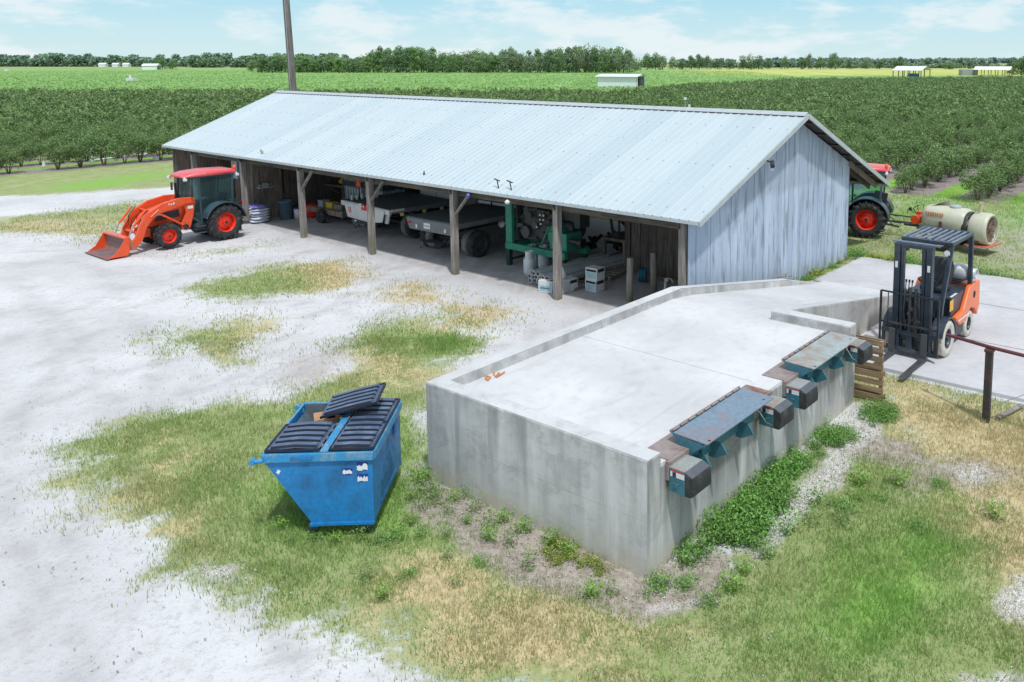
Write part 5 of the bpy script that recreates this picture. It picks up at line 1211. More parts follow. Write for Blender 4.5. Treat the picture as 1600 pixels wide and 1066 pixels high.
# propane cylinders
def propane(loc, label, h=.66):
    t = thing('propane_cylinder', label, 'gas cylinder', loc, random.uniform(0, 6), 'grey propane cylinders')
    m = MB(); m.lathe([(.10, 0), (.11, .02), (.145, .05), (.15, .10), (.15, .40), (.135, .455), (.09, .49), (.04, .50)], n=24); m.build('body', M['prop'], t)
    m = MB(); n = 20
    for k in range(n):
        a0, a1 = 2*math.pi*k/n, 2*math.pi*(k+1)/n; r0 = .105
        z0 = .475; z1 = .64
        if k in (2, 3, 4, 12, 13, 14): segs = ((z0, z0+.05), (z1-.025, z1))
        else: segs = ((z0, z1),)
        for za, zb in segs: m.add([(r0*math.cos(a0), r0*math.sin(a0), za), (r0*math.cos(a1), r0*math.sin(a1), za), (r0*math.cos(a1), r0*math.sin(a1), zb), (r0*math.cos(a0), r0*math.sin(a0), zb)], [(0, 1, 2, 3)], True)
    m.build('collar', M['prop'], t)
    MB().cyl((0, 0, .5), (0, 0, .60), .022, n=10).build('valve', M['brass'], t)
propane((-2.72, 20.80, 0), 'grey propane cylinder nearest the front of the shed')
propane((-2.42, 21.45, 0), 'grey propane cylinder on the right, beside the roof post')
propane((-2.75, 21.55, 0), 'grey propane cylinder at the back, half hidden behind the other two')

# aluminium irrigation pipes
pr = MB(); L_ = 3.0
for r0, r1, a, b in ((.052, .052, 0, L_),): pr.cyl((0, 0, 0), (L_, 0, 0), .052, n=14, caps=False)
pipe_me = None
ends = [(0, 0), (.11, 0), (.22, 0), (.055, .095), (.165, .095), (.11, .19), (.275, .095), (-.055, .095), (.0, .19), (.22, .19)]
def pipe_at(a, b, z, lab, first=[None]):
    p = W(a, b, z); yaw = SH_T-R(90)+R(-2.5)
    if first[0] is None:
        t = thing('irrigation_pipe', lab, 'pipe', p, yaw, 'aluminium irrigation pipes')
        pr.build('tube', M['pipe'], t)
        MB().cyl((-.01, 0, 0), (.05, 0, 0), .060, n=14).build('coupling', M['pipe'], t)
        MB().cyl((-.014, 0, 0), (-.011, 0, 0), .045, n=14).build('pipe_end', M['pipehole'], t)
        first[0] = t
    else:
        t = copy_tree(first[0]); t.location = p; t['label'] = lab
    return t
for e in ends: pipe_at(5.38-e[0]+random.uniform(-.01, .01), .66+random.uniform(-.05, .05), .12+e[1], 'aluminium irrigation pipe in the left bundle on the pallet')
for e in ends: pipe_at(4.92-e[0]+random.uniform(-.01, .01), .52+random.uniform(-.05, .05), .12+e[1], 'aluminium irrigation pipe in the right bundle, nearer the cartons')
t = thing('wooden_pallet', 'long low timber rack under the irrigation pipes', 'pallet', W(5.05, 2.1, -.075), SH_T)
m = MB()
for y in (-1.1, -.3, .5, 1.1): m.bx(-.9, .75, y-.05, y+.05, .09, .135)
m.build('deck_board', M['greywood'], t)
m = MB()
for x in (-.85, 0, .7): m.bx(x-.05, x+.05, -1.2, 1.2, -.02, .09)
m.build('stringer', M['greywood'], t)

# cartons
def carton(x, y, z, rot, lab, pm='boxprint', sx=.36, sy=.30, sz=.29):
    t = thing('carton', lab, 'box', (x, y, z), rot, 'printed white cartons')
    m = MB(); m.bx(-sx/2, sx/2, -sy/2, sy/2, 0, sz); m.build('box', M['boxwhite'], t, bevel=.004)
    m = MB(); q = M[pm]
    if pm == 'boxprint':
        m.bx(-sx/2+.03, sx/2-.03, -sy/2-.003, -sy/2-.0005, sz-.09, sz-.035); m.bx(sx/2+.0005, sx/2+.003, -sy/2+.03, sy/2-.03, sz-.10, sz-.02); m.bx(sx/2-.006, sx/2+.001, -sy/2-.001, -sy/2+.006, .01, sz-.01)
    else: m.bx(-sx/2+.05, sx/2-.05, -sy/2-.003, -sy/2-.0005, .09, .13); m.tube([(sx/2-.03, -sy/2-.002, .02), (sx/2-.03, -sy/2-.002, sz-.02)], .005, 4)
    m.build('print', q, t)
    m = MB(); m.bx(-sx/2+.03, sx/2-.03, -sy/2-.003, -sy/2-.0005, .04, sz-.11); m.build('pale_panel', M['boxblue'], t)
    return t
carton(-.95, 19.38, 0, R(-38), 'printed white carton at the bottom of the stack of two')
carton(-.94, 19.37, .292, R(-35), 'printed white carton on top of the stack of two')
carton(-1.60, 19.45, 0, R(-38), 'white carton with black print just right of the roof post')
carton(-1.80, 19.22, 0, R(-30), 'white carton with violet print behind the roof post', 'purple')
carton(-2.08, 19.30, 0, R(-22), 'plain faced white carton left of the roof post', 'purple')
j = MB().lathe([(.001, 0), (.075, 0), (.08, .14), (.05, .20), (.028, .23), (.028, .28), (.001, .28)], n=16); o = j.build('white_jug', M['white'], loc=(-1.72, 19.35, .292)); tag(o, 'tall white jug standing on a carton by the roof post', 'jug')

# bollards at the dock
for (x, y, h_, lab, l) in ((-.11, 18.50, 1.02, 'round grey timber bollard on the left, in front of the inner wall', .03), (.47, 19.19, .98, 'round grey timber bollard on the right, nearer the gable post', .0)):
    m = MB(); m.tube([(0, 0, -.1), (l*.5, 0, h_*.5), (l, 0, h_-.02), (l, 0, h_)], [.085, .08, .08, .065], 18); o = m.build('bollard', M['post'], loc=(x, y, 0)); tag(o, lab, 'bollard', 'timber bollards')
t = thing('water_tap', 'white plastic water pipe with a tap behind the dock parapet', 'tap', (.75, 19.05, 0))
m = MB(); m.cyl((0, 0, 0), (0, 0, .30), .035, n=10); m.build('riser', M['white'], t)
m = MB(); m.tube([(0, 0, .30), (.05, .02, .38), (.14, .03, .36), (.18, .03, .28)], .02, 8); m.box((.02, 0, .35), (.08, .06, .08)); m.build('tap_head', M['white'], t)

# odds and ends around the inner post
t = thing('workbench', 'cluttered dark workbench beside the inner plank wall', 'workbench', W(4.75, 3.5), SH_T)
m = MB(); m.bx(-.35, .45, -.6, .35, .75, .82)
for x in (-.3, .4):
    for y in (-.55, .3): m.bx(x-.04, x+.04, y-.04, y+.04, 0, .75)
m.bx(-.3, .4, -.5, .3, .3, .34); m.build('bench', M['plank'], t)
m = MB(); m.cyl((.05, .1, .82), (.05, .1, 1.35), .03); m.box((.05, .1, 1.38), (.16, .14, .16)); m.box((.05, .18, .9), (.22, .16, .12)); m.bar((.25, .1, .82), (.3, .15, 1.3), .06, .05); m.bar((-.2, .1, .82), (-.15, .1, 1.45), .06, .05); m.build('drill_press', M['engine'], t)
for (a, b, z, k, nm, lab, r_, h_) in ((4.62, 3.3, 1.5, 'bluecap', 'bucket', 'blue pail hanging on the post by the workbench', .11, .16), (4.42, 3.2, 1.33, 'orange_dull', 'fuel_can', 'red orange fuel can on the shelf by the inner post', .11, .18)):
    o = MB().lathe([(.001, 0), (r_*.8, 0), (r_, h_), (.001, h_)], n=16).build(nm, M[k], loc=W(a, b, z)); tag(o, lab, nm.replace('_', ' '))
m = MB(); r = random.Random(3)
for k in range(46):
    x, y = r.uniform(-.9, .8), r.uniform(-1.1, .9); c_ = (x, y, r.uniform(.05, .75*(1-abs(x)*.5)))
    if k % 3: m.bar(c_, (c_[0]+r.uniform(-.5, .5), c_[1]+r.uniform(-.4, .4), c_[2]+r.uniform(-.2, .3)), r.uniform(.03, .1), r.uniform(.03, .1))
    else: m.cyl(c_, (c_[0]+r.uniform(-.15, .15), c_[1]+r.uniform(-.1, .1), c_[2]+r.uniform(-.05, .1)), r.uniform(.06, .16), n=12)
o = m.build('scrap_heap', M['black'], loc=W(5.7, 4.6), rotz=SH_T); tag(o, 'dark heap of machine parts beyond the irrigation pipes', 'scrap', kind='stuff')
t = thing('wooden_pallet', 'small broken pallet behind the stacked cartons', 'pallet', W(4.55, 2.55), SH_T+R(8))
m = MB()
for k in range(5): m.bx(-.45, .45, -.5+k*.22, -.38+k*.22, .10, .125)
m.build('deck_board', M['greywood'], t)
m = MB()
for x in (-.4, 0, .4): m.bx(x-.04, x+.04, -.5, .5, 0, .10)
m.build('stringer', M['greywood'], t)
t = thing('hose_reel', 'blue hose reel on the floor left of the bollards', 'hose', W(3.35, 2.55), SH_T+R(30))
for k in range(4): pass
m = MB()
for k in range(5): m.tube([(.04*(k-2), .17*math.cos(a), .20+.17*math.sin(a)) for a in [i*math.pi/10 for i in range(20)]], .018, 6, closed=True)
m.build('coil', surf('blue hose', (.03, .17, .27), .5), t)
MB().cyl((-.1, 0, .2), (.1, 0, .2), .05).build('hub', M['black'], t)

# far end: bags, bins, tools
k = 0
for lay in range(6):
    for col in range(2):
        m = MB(); rings = []
        r = random.Random(lay*7+col)
        for i in range(9):
            f = i/8*2-1; hw = .20*(1-abs(f)**4*.35); hh = .062*(1-abs(f)**3*.75)
            rings.append([(f*.30, hw*math.cos(a), .065+hh*math.sin(a)*(1+.1*r.uniform(-1, 1))) for a in [j*2*math.pi/12 for j in range(12)]])
        m.loft(rings)
        lab = 'violet printed feed bag on top of the stack, %s side' % ('left' if col else 'right') if lay == 5 else 'white feed bag inside the knee high stack by the tractor'
        x, y = W(18.45+col*.46+r.uniform(-.02, .02), .55+r.uniform(-.03, .03))[:2]
        o = m.build('feed_bag', M['bag_blue'] if lay == 5 else M['bag'], loc=(x, y, lay*.098), rotz=SH_T+R(90)+r.uniform(-.08, .08)); tag(o, lab, 'feed bag', 'stacked feed bags')
t = thing('trash_can', 'blue grey round trash can beside the tool room wall', 'trash can', (-12.25, 28.42, 0))
m = MB(); m.lathe([(.19, 0), (.20, .01), (.245, .62), (.255, .62), (.255, .67), (.235, .67), (.225, .62), (.185, .03), (.001, .03)], n=26); m.build('bin', M['can'], t)
for s in (-1, 1):
    m = MB(); m.tube([(s*.245, -.05, .56), (s*.29, -.04, .55), (s*.29, .04, .55), (s*.245, .05, .56)], .012, 6); m.build('handle', M['can'], t)
t = thing('plastic_pail', 'white plastic pail with a navy lid beside the trash can', 'pail', (-11.85, 28.5, 0))
MB().lathe([(.001, 0), (.13, 0), (.15, .36), (.001, .36)], n=20).build('pail_body', M['white'], t)
MB().lathe([(.001, .36), (.158, .36), (.158, .40), (.001, .40)], n=20).build('lid', M['purple'], t)
t = thing('red_drum', 'bright red round tank lying behind the roof post near the pail', 'tank', (-11.45, 28.75, 0), R(-60))
MB().lathe([(.001, -.2), (.22, -.19), (.25, -.15), (.25, .15), (.22, .19), (.001, .2)], (0, 0, .27), 'x', 22).build('drum', surf('bright red plastic', (.75, .03, .015), .4), t)
MB().lathe([(.02, 0), (.04, 0), (.04, .06), (.001, .06)], (0, 0, .51), 'z', 12).build('cap', M['black'], t)
t = thing('utility_trailer', 'low wooden utility trailer between the tool room and the white flatbed', 'trailer', W(16.7, 2.6), SH_T)
m = MB(); m.bx(-1.05, 1.0, -.65, .65, .38, .44); m.build('trailer_bed', M['greywood'], t)
m = MB(); m.bx(-1.07, 1.02, .65, .70, .30, .47); m.bx(-1.07, 1.02, -.70, -.65, .30, .47); m.bx(-1.12, -1.05, -.70, .70, .28, .50); m.build('side_rail', M['plank'], t)
for s in (-1, 1): wheel(t, 0, s*.80, .24, .24, .14, .13, M['tyre'], M['darkgrey'], False, s)
m = MB(); m.cyl((-1.13, .45, .38), (-1.15, .45, .38), .03, n=10); m.build('tail_light', M['lampglass'], t)
for kx, (x, y, sx, sz, mt, nm, lab) in enumerate(((.55, .35, .3, .22, 'skin_grey', 'grey_tub', 'grey tub on the utility trailer'), (.1, .3, .34, .18, 'yellowp', 'tool_box', 'dull yellow tool box on the utility trailer'), (-.4, .3, .4, .16, 'plank', 'wooden_box', 'rough wooden box on the utility trailer'))):
    q = t.matrix_basis @ Vector((x, y, .44)); m = MB(); m.bx(-sx/2, sx/2, -.14, .14, 0, sz); m.bx(-sx/2-.01, sx/2+.01, -.15, .15, sz, sz+.03)
    o = m.build(nm, M[mt], loc=q, rotz=SH_T+R(6*kx), bevel=.008); tag(o, lab, nm.replace('_', ' '))
t = thing('wall_shelf', 'narrow workbench shelf on the plank wall above the trash can', 'shelf', W(18.1, 3.5), SH_T)
m = MB(); m.bx(-.6, .7, -.25, .25, .95, 1.0); m.bar((-.5, .2, .95), (-.5, -.25, .6), .05, .05); m.bar((.6, .2, .95), (.6, -.25, .6), .05, .05); m.build('board', M['plank'], t)
t = thing('bench_grinder', 'yellow power tool on the workbench shelf', 'tool', W(17.9, 3.45, 1.0), SH_T)
m = MB(); m.box((0, 0, .16), (.16, .14, .2)); m.cyl((-.16, 0, .14), (.16, 0, .14), .09, n=16); m.build('motor', M['yellowp'], t, bevel=.01); MB().bx(-.12, .12, -.08, .08, 0, .06).build('base', M['black'], t)
t = thing('metal_vise', 'pale steel vise on the tool room wall beside the door', 'vise', W(18.75, .9, 1.15), SH_T)
m = MB(); m.box((-.1, 0, .02), (.2, .5, .04)); m.box((-.12, 0, .1), (.1, .16, .12)); m.cyl((-.12, -.2, .1), (-.12, .25, .1), .025); m.build('vise_body', M['skin_grey'], t)
for i_, (a, tl) in enumerate(((17.35, 'shovel'), (16.95, 'rake'), (16.5, 'shovel'), (16.1, 'broom'))):
    t = thing(tl, {'shovel': 'long handled shovel hanging on the dark back wall, %s' % ('nearer the tool room' if i_ == 0 else 'nearer the white flatbed'), 'rake': 'long handled rake hanging on the dark back wall', 'broom': 'long handled broom hanging farthest right on the back wall'}[tl], 'hand tool', W(a, 3.84, .75), SH_T, 'tools on the back wall')
    MB().cyl((0, 0, 0), (.05, 0, 1.3), .018, n=8).build('handle', surf('pale handle', (.34, .29, .22), .6), t)
    m = MB(); m.box((0, 0, -.06), (.2 if tl != 'shovel' else .16, .03, .08 if tl != 'shovel' else .22)); m.build('head', M['darkgrey'], t)
t = thing('wall_cabinet', 'pale grey metal cabinet on the tool room wall behind the orange tractor', 'cabinet', W(21.75, 1.50, 1.15), SH_T)
MB().bx(-.22, .22, -.02, .16, 0, .75).build('cabinet_body', surf('pale cabinet', (.33, .40, .44), .5), t, bevel=.01)
MB().bx(-.005, .005, .162, .167, .02, .73).build('door_gap', M['black'], t)

# intermediate bulk totes and white locker behind the flatbeds
def tote(a, b, lab, rz=0):
    t = thing('water_tote', lab, 'liquid tote', W(a, b), SH_T+rz, 'caged liquid totes')
    MB().bx(-.55, .55, -.47, .47, .14, 1.12).build('bottle', M['ibc'], t, bevel=.06)
    m = MB()
    for z in (.2, .42, .64, .86, 1.1):
        for y in (-.5, .5): m.bar((-.58, y, z), (.58, y, z), .02, .02)
        for x in (-.58, .58): m.bar((x, -.5, z), (x, .5, z), .02, .02)
    for k in range(8):
        x = -.58+1.16*k/7; m.bar((x, .5, .12), (x, .5, 1.14), .02, .02); m.bar((x, -.5, .12), (x, -.5, 1.14), .02, .02)
    for k in range(7): y = -.5+k/6; m.bar((.58, y, .12), (.58, y, 1.14), .02, .02); m.bar((-.58, y, .12), (-.58, y, 1.14), .02, .02)
    m.build('cage', M['skin_grey'], t)
    m = MB(); m.bx(-.58, .58, -.5, .5, .0, .13); m.build('pallet', M['darkgrey'], t)
    MB().lathe([(.1, 0), (.1, .04), (.001, .04)], (0, 0, 1.12), 'z', 16).build('cap', M['white'], t)
    return t
for x, y, z, lab in ((-8.7, 28.35, 0, 'lower caged tote right of the roof post behind the white flatbed'), (-9.69, 29.13, 0, 'lower caged tote left of the roof post behind the white flatbed'),
                     (-8.7, 28.35, 1.15, 'upper caged tote right of the roof post behind the white flatbed'), (-9.69, 29.13, 1.15, 'upper caged tote left of the roof post behind the white flatbed')):
    tote(x, y, lab).location = (x, y, z)

# utility pole
t = thing('utility_pole', 'tall grey timber utility pole rising behind the far end of the shed', 'utility pole', (-15.75, 38.0, 0))
m = MB(); m.tube([(.10, 0, -.2), (0, 0, 4), (-.20, 0, 11)], [.175, .165, .14], 18); m.build('pole_shaft', M['polewood'], t)
m = MB(); m.cyl((.02, -.17, 0), (-.14, -.15, 9), .02, n=6); m.build('conduit', M['skin_grey'], t)
# ------------------------------------------------------------------ grass blades (nobody could count them)
def covered(x, y):
    u, v = dk_uv(x, y)
    dock_ = (u > -.02) & (u < 12.3) & (v > -.02) & (v < 3.64) & ~((u > 5.8) & (v < 1.15))
    pad_ = (u > 7.4) & (u < 15.4) & (v < 1.1) | (u > 12.2) & (u < 15.4) & (v > 1) & (v < 3.62)
    dx, dy = x-SH_O.x, y-SH_O.y; a = dx*SA.x+dy*SA.y; b = dx*SB.x+dy*SB.y
    shed_ = (a > .3) & (a < 24) & (b > .25) & (b < 8.4)
    bin_ = (x > -3.75) & (x < -3.15) & (y > 9.2) & (y < 10.3)
    return dock_ | pad_ | shed_ | bin_
def blades(n, x0, x1, y0, y1, hmin, hmax, w, seed):
    r = np.random.RandomState(seed)
    y = y0+(y1-y0)*r.rand(n)**1.25; x = x0+(x1-x0)*r.rand(n)
    k = (x > -.80*y-.6) & (x < .50*y+.6); x, y = x[k], y[k]
    k = ~covered(x, y); x, y = x[k], y[k]
    m = masks(x, y); nz = vnoise(x, y, 1.6, 31)*.6+vnoise(x, y, 7, 32)*.4
    dens = m['grass']**2*np.clip((nz-.22)*2.6, .08, 1)*(1-.92*m['gravel'])*(1-.85*m['dirt'])*(1-.8*m['track'])
    k = r.rand(len(x)) < dens; x, y, nz = x[k], y[k], nz[k]; m = {q: v[k] for q, v in m.items()}; n = len(x)
    tall = .6+.9*m['vivid']+.5*vnoise(x, y, .8, 33)
    h = (hmin+(hmax-hmin)*r.rand(n)**1.8)*tall; a = r.rand(n)*6.283; ln = h*(.25+.9*r.rand(n)); la = r.rand(n)*6.283
    ww = w*(.7+.6*r.rand(n))
    p0 = np.stack([x-np.cos(a)*ww, y-np.sin(a)*ww, np.full(n, -.03)], 1); p1 = np.stack([x+np.cos(a)*ww, y+np.sin(a)*ww, np.full(n, -.03)], 1)
    p2 = np.stack([x+np.cos(la)*ln, y+np.sin(la)*ln, h], 1)
    dry = np.clip(m['dry']*1.1+(vnoise(x, y, 2.4, 35)-.5)*1.1+(r.rand(n)-.5)*.4+.06, 0, 1)
    dry = np.where(r.rand(n) < .12, np.maximum(dry, .7), dry)*(1-.55*m['vivid'])
    g0 = np.array([.29, .44, .13]); g1 = np.array([.25, .54, .10]); s0 = np.array([.62, .53, .31])
    base = g0*(1-m['vivid'])[:, None]+g1*m['vivid'][:, None]
    col = base*(1-dry)[:, None]+s0*dry[:, None]; col *= (.80+.35*r.rand(n))[:, None]
    V = np.stack([p0, p1, p2], 1).reshape(-1, 3); Fc = np.arange(3*n).reshape(-1, 3)
    return V, Fc, col
parts = [blades(620000, -9, 9, 5.2, 16, .02, .065, .0045, 1), blades(430000, -22, 16, 15, 34, .025, .07, .009, 2)]
V = np.concatenate([p[0] for p in parts]); Fc = np.arange(len(V)).reshape(-1, 3); Cc = np.concatenate([p[2] for p in parts])
o = link('grass', arr_mesh('grass', V, Fc, M['grass'], Cc)); tag(o, 'short patchy grass, green to straw coloured, growing through the sand', 'grass', kind='stuff')

# loose stones
def stones(n, x0, x1, y0, y1, s0, s1, seed):
    r = np.random.RandomState(seed); y = y0+(y1-y0)*r.rand(n)**1.2; x = x0+(x1-x0)*r.rand(n)
    k = (x > -.82*y-.5) & (x < .52*y+.5) & ~covered(x, y); x, y = x[k], y[k]; m = masks(x, y)
    d = np.clip(.10+m['gravel']*.9+m['dirt']*.5-(m['grass']-m['gravel']-m['dirt']).clip(0)*.08, 0, 1)*np.clip((vnoise(x, y, 1.3, 61)-.3)*2.6, .05, 1)
    k = r.rand(len(x)) < d; x, y = x[k], y[k]; n = len(x); lt = m['gravel'][k]
    s = s0+(s1-s0)*r.rand(n)**3; O = np.array([[1, 0, 0], [0, 1, 0], [-1, 0, 0], [0, -1, 0], [0, 0, .8], [0, 0, -.5]])
    V = O[None]*(s[:, None, None])*(.7+.6*r.rand(n, 6, 1)); a = r.rand(n)*6.28; c, q = np.cos(a), np.sin(a)
    X = V[..., 0]*c[:, None]-V[..., 1]*q[:, None]+x[:, None]; Y = V[..., 0]*q[:, None]+V[..., 1]*c[:, None]+y[:, None]
    V = np.stack([X, Y, V[..., 2]-.012], -1).reshape(-1, 3)
    F0 = np.array([[0, 1, 4], [1, 2, 4], [2, 3, 4], [3, 0, 4], [1, 0, 5], [2, 1, 5], [3, 2, 5], [0, 3, 5]])
    Fc = (F0[None]+6*np.arange(n)[:, None, None]).reshape(-1, 3); cc = (.22+.5*r.rand(n))*(1-.0*lt)+.15*lt
    col = np.repeat(np.stack([cc, cc*.97, cc*.94], 1), 8, 0); return V, Fc, col
g = NG('loose stone'); g.fin(g.attr('tint').outputs['Color'], .9); M['stone'] = g.m
st = stones(220000, -10, 10, 5.2, 19, .003, .015, 71)
o = link('loose_stones', arr_mesh('loose_stones', *st[:2], M['stone'], st[2])); tag(o, 'small pale stones scattered over the sand and gravel', 'stones', kind='stuff')

# ------------------------------------------------------------------ leafy plants
def leaves(n, shape, size, seed, c0, c1, up=.3, stretch=1.6):
    """n leaf quads; shape(r) -> point array in a crown, plus darkness 0..1"""
    r = np.random.RandomState(seed); P, dark = shape(r, n)
    nrm = r.normal(size=(n, 3)); nrm[:, 2] = np.abs(nrm[:, 2])+up; nrm /= np.linalg.norm(nrm, axis=1)[:, None]
    t = np.cross(nrm, r.normal(size=(n, 3))); t /= np.linalg.norm(t, axis=1)[:, None]; b = np.cross(nrm, t)
    s = (size*(.6+.8*r.rand(n)))[:, None]
    V = np.stack([P-t*s*stretch*.5, P+b*s*.42, P+t*s*stretch*.5, P-b*s*.42], 1).reshape(-1, 3)
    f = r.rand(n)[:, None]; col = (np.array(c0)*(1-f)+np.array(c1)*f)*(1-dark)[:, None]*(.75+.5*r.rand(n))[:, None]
    return V, np.arange(4*n).reshape(-1, 4), col
def weed_shape(rad, h):
    def f(r, n):
        k = max(5, int(rad*40)); cx = r.normal(size=(k, 2))*rad*.45; ch = h*(.5+.6*r.rand(k))
        i = r.randint(0, k, n); t = r.rand(n); sp = .04+.07*t
        P = np.stack([cx[i, 0]+r.normal(size=n)*sp, cx[i, 1]+r.normal(size=n)*sp, ch[i]*t], 1)
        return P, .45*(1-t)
    return f
WG0, WG1 = (.11, .31, .055), (.29, .56, .13)
weed_me = []
for k, (rad, h, n, sz, c0, c1) in enumerate(((.24, .24, 1150, .024, WG0, WG1), (.18, .17, 520, .020, (.14, .34, .07), (.32, .55, .15)), (.10, .24, 240, .026, (.16, .38, .05), (.36, .60, .12)), (.20, .13, 480, .024, (.24, .34, .05), (.48, .55, .08)), (.07, .30, 160, .022, (.16, .34, .08), (.34, .50, .18)))):
    weed_me.append(arr_mesh('weed_clump', *(leaves(n, weed_shape(rad, h), sz, 50+k, c0, c1))[:2], M['leaf'], leaves(n, weed_shape(rad, h), sz, 50+k, c0, c1)[2]))
r = random.Random(21)
def weeds(pts, kinds, label, group, s0=.8, s1=1.2):
    for (x, y) in pts:
        o = link('weed', weed_me[r.choice(kinds)], loc=(x, y, -.02), rotz=r.uniform(0, 6)); s = r.uniform(s0, s1); o.scale = (s, s, s*r.uniform(.8, 1.2)); tag(o, label, 'weed', group)
dl = lambda L: [D(u, v)[:2] for u, v in L]
# thick weeds along the leveler side wall
weeds(dl([(.62, -.10), (1.15, -.24), (1.3, -.5), (1.45, -.2), (1.62, -.42), (1.8, -.16), (1.95, -.40), (2.1, -.2), (2.3, -.35), (2.5, -.14), (2.75, -.2), (1.25, -.30)]), [0], 'dense green weed in the thick clump below the first leveler', 'weeds along the leveler wall', .85, 1.15)
weeds(dl([(3.25, -.2), (3.45, -.12), (3.7, -.3), (3.9, -.15), (4.15, -.3), (4.35, -.12), (4.6, -.25), (3.1, -.1), (4.45, -.45)]), [0, 1], 'low green weed below the second leveler, farther along the wall', 'weeds along the leveler wall', .7, 1.0)
weeds(dl([(-.05, -.15), (.15, -.40), (.05, -.75), (.4, -.8), (.7, -.75), (1.1, -.85)]), [1, 2], 'small green weed on the bare soil at the dock corner', 'weeds at the dock corner', .6, .9)
weeds(dl([(2.5, -.85), (2.9, -1.2), (2.25, -1.25), (3.3, -1.05), (3.6, -1.5), (2.7, -2.0), (3.9, -1.9), (3.5, -2.7), (2.0, -.95), (3.1, -1.4), (2.6, -1.1)]), [1, 2, 4], 'leafy green weed in the pale gravel right of the dock', 'weeds in the gravel', .55, 1.0)
weeds(dl([(5.3, -.55), (5.45, -.7), (5.7, -.6), (5.5, -.4)]), [0, 1], 'green weed at the foot of the leaning pallet', 'weeds by the pallet', .6, .9)
weeds(dl([(-.16, v) for v in (1.0, 1.25, 1.7, 2.05, 2.5, 2.9, 3.3, 3.6)]), [2, 4], 'thin upright weed in the row along the front dock wall', 'weeds along the front dock wall', .6, .9)
weeds(dl([(-.42, 1.65), (-.5, 1.9), (-.36, 2.1), (-.40, 3.0), (-.5, 3.35), (-.6, .3), (-.45, .15), (-.62, 1.2)]), [2, 4], 'small bright weed on the bare soil before the front dock wall', 'weeds on the bare soil', .6, .85)
weeds(dl([(-.16, .70), (-.24, .90), (-.30, 1.06), (-.16, 1.15), (-.18, .50)]), [3], 'yellow green ground hugging weed near the dock corner', 'yellow green weeds', .45, .7)
weeds([(-3.9, 9.3), (-4.1, 9.55), (-3.85, 9.7), (-4.2, 9.2), (-4.05, 9.85), (-3.7, 9.0), (-3.45, 8.92), (-3.2, 8.95), (-2.95, 8.92), (-2.75, 9.0), (-2.7, 9.3), (-2.65, 9.6), (-2.75, 10.0), (-2.8, 10.4), (-4.3, 9.6), (-3.95, 8.9), (-2.55, 9.9), (-2.5, 9.0)], [1, 1, 2, 4, 4], 'leafy weed growing around the foot of the dumpster', 'weeds around the dumpster', .5, .8)
weeds([(-2.2, 9.0), (-2.3, 9.5), (-2.15, 9.9), (-2.0, 9.3), (-2.1, 8.6), (-2.45, 8.3), (-2.9, 8.2), (-1.7, 8.5), (-2.6, 7.9), (-1.9, 8.1)], [1, 2, 4], 'weed between the dumpster and the dock wall', 'weeds between dumpster and dock', .5, .8)
weeds(dl([(10.6+.55*k, 3.82+.12*((k*7) % 3)) for k in range(10)]+[(9.6, 3.85), (9.1, 3.8), (8.5, 3.85), (8.0, 3.8)]), [0, 1, 3], 'weed between the gable wall and the ramp', 'weeds by the gable wall', .8, 1.3)
weeds(dl([(15.55, 3.3-.45*k) for k in range(14)]), [0, 1, 3], 'weed along the far edge of the concrete pad', 'weeds behind the pad', .8, 1.3)

# reddish dead weed by the gable
V, Fq, Cq = leaves(260, weed_shape(.16, .5), .035, 77, (.30, .16, .10), (.42, .26, .15))
o = link('dead_weed', arr_mesh('dead_weed', V, Fq, M['leaf'], Cq), loc=D(10.9, 3.9, 0)); tag(o, 'reddish brown dead weed standing against the gable wall', 'weed')

# ------------------------------------------------------------------ orchard
def bush_shape(rad, h, zb=.28):
    def f(r, n):
        k = 26; th = r.rand(k)*6.283; rr_ = rad*np.sqrt(r.rand(k))*.85; zc = zb+(h-zb)*(.25+.62*r.rand(k)); zc = zc-(rr_/rad)**2*.18*h
        i = r.randint(0, k, n); d = r.normal(size=(n, 3)); d /= np.linalg.norm(d, axis=1)[:, None]; q = (.11+.13*r.rand(n))[:, None]
        P = np.stack([rr_[i]*np.cos(th[i]), rr_[i]*np.sin(th[i]), zc[i]], 1)+d*q*np.array([1, 1, 1.15])
        P[:, 2] = np.maximum(P[:, 2], .12+.1*r.rand(n))
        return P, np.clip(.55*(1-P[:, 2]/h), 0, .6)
    return f
OG0, OG1 = (.12, .22, .075), (.31, .46, .18)
bush_me = []; stem_me = []
for k in range(6):
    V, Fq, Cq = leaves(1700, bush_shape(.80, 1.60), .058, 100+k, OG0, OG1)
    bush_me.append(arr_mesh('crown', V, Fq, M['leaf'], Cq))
    m = MB(); rr_ = random.Random(k)
    for j in range(6):
        a = j*1.05+rr_.uniform(-.3, .3); m.tube([(.03*math.cos(a), .03*math.sin(a), -.05), (.13*math.cos(a), .13*math.sin(a), .35), (.36*math.cos(a), .36*math.sin(a), .95)], [.025, .02, .008], 5)
    s_ = m.build('stem', M['bark']); stem_me.append(s_.data); bpy.data.objects.remove(s_)
r = np.random.RandomState(5); PT = []
for kr in range(-26, 75):
    v = ROW0+ROWS*kr; us_ = np.arange(-60, 330, 1.0)+r.uniform(0, 1)
    us_ = us_+r.normal(size=len(us_))*.12; vs_ = v+r.normal(size=len(us_))*.12
    x = DK_O.x+us_*DU.x+vs_*DV.x; y = DK_O.y+us_*DU.y+vs_*DV.y
    k = in_orchard(x, y) & (x > -.86*y-3) & (x < .56*y+4) & (y > 20) & (r.rand(len(x)) > .07)
    PT.append(np.stack([x[k], y[k]], 1))
PT = np.concatenate(PT)
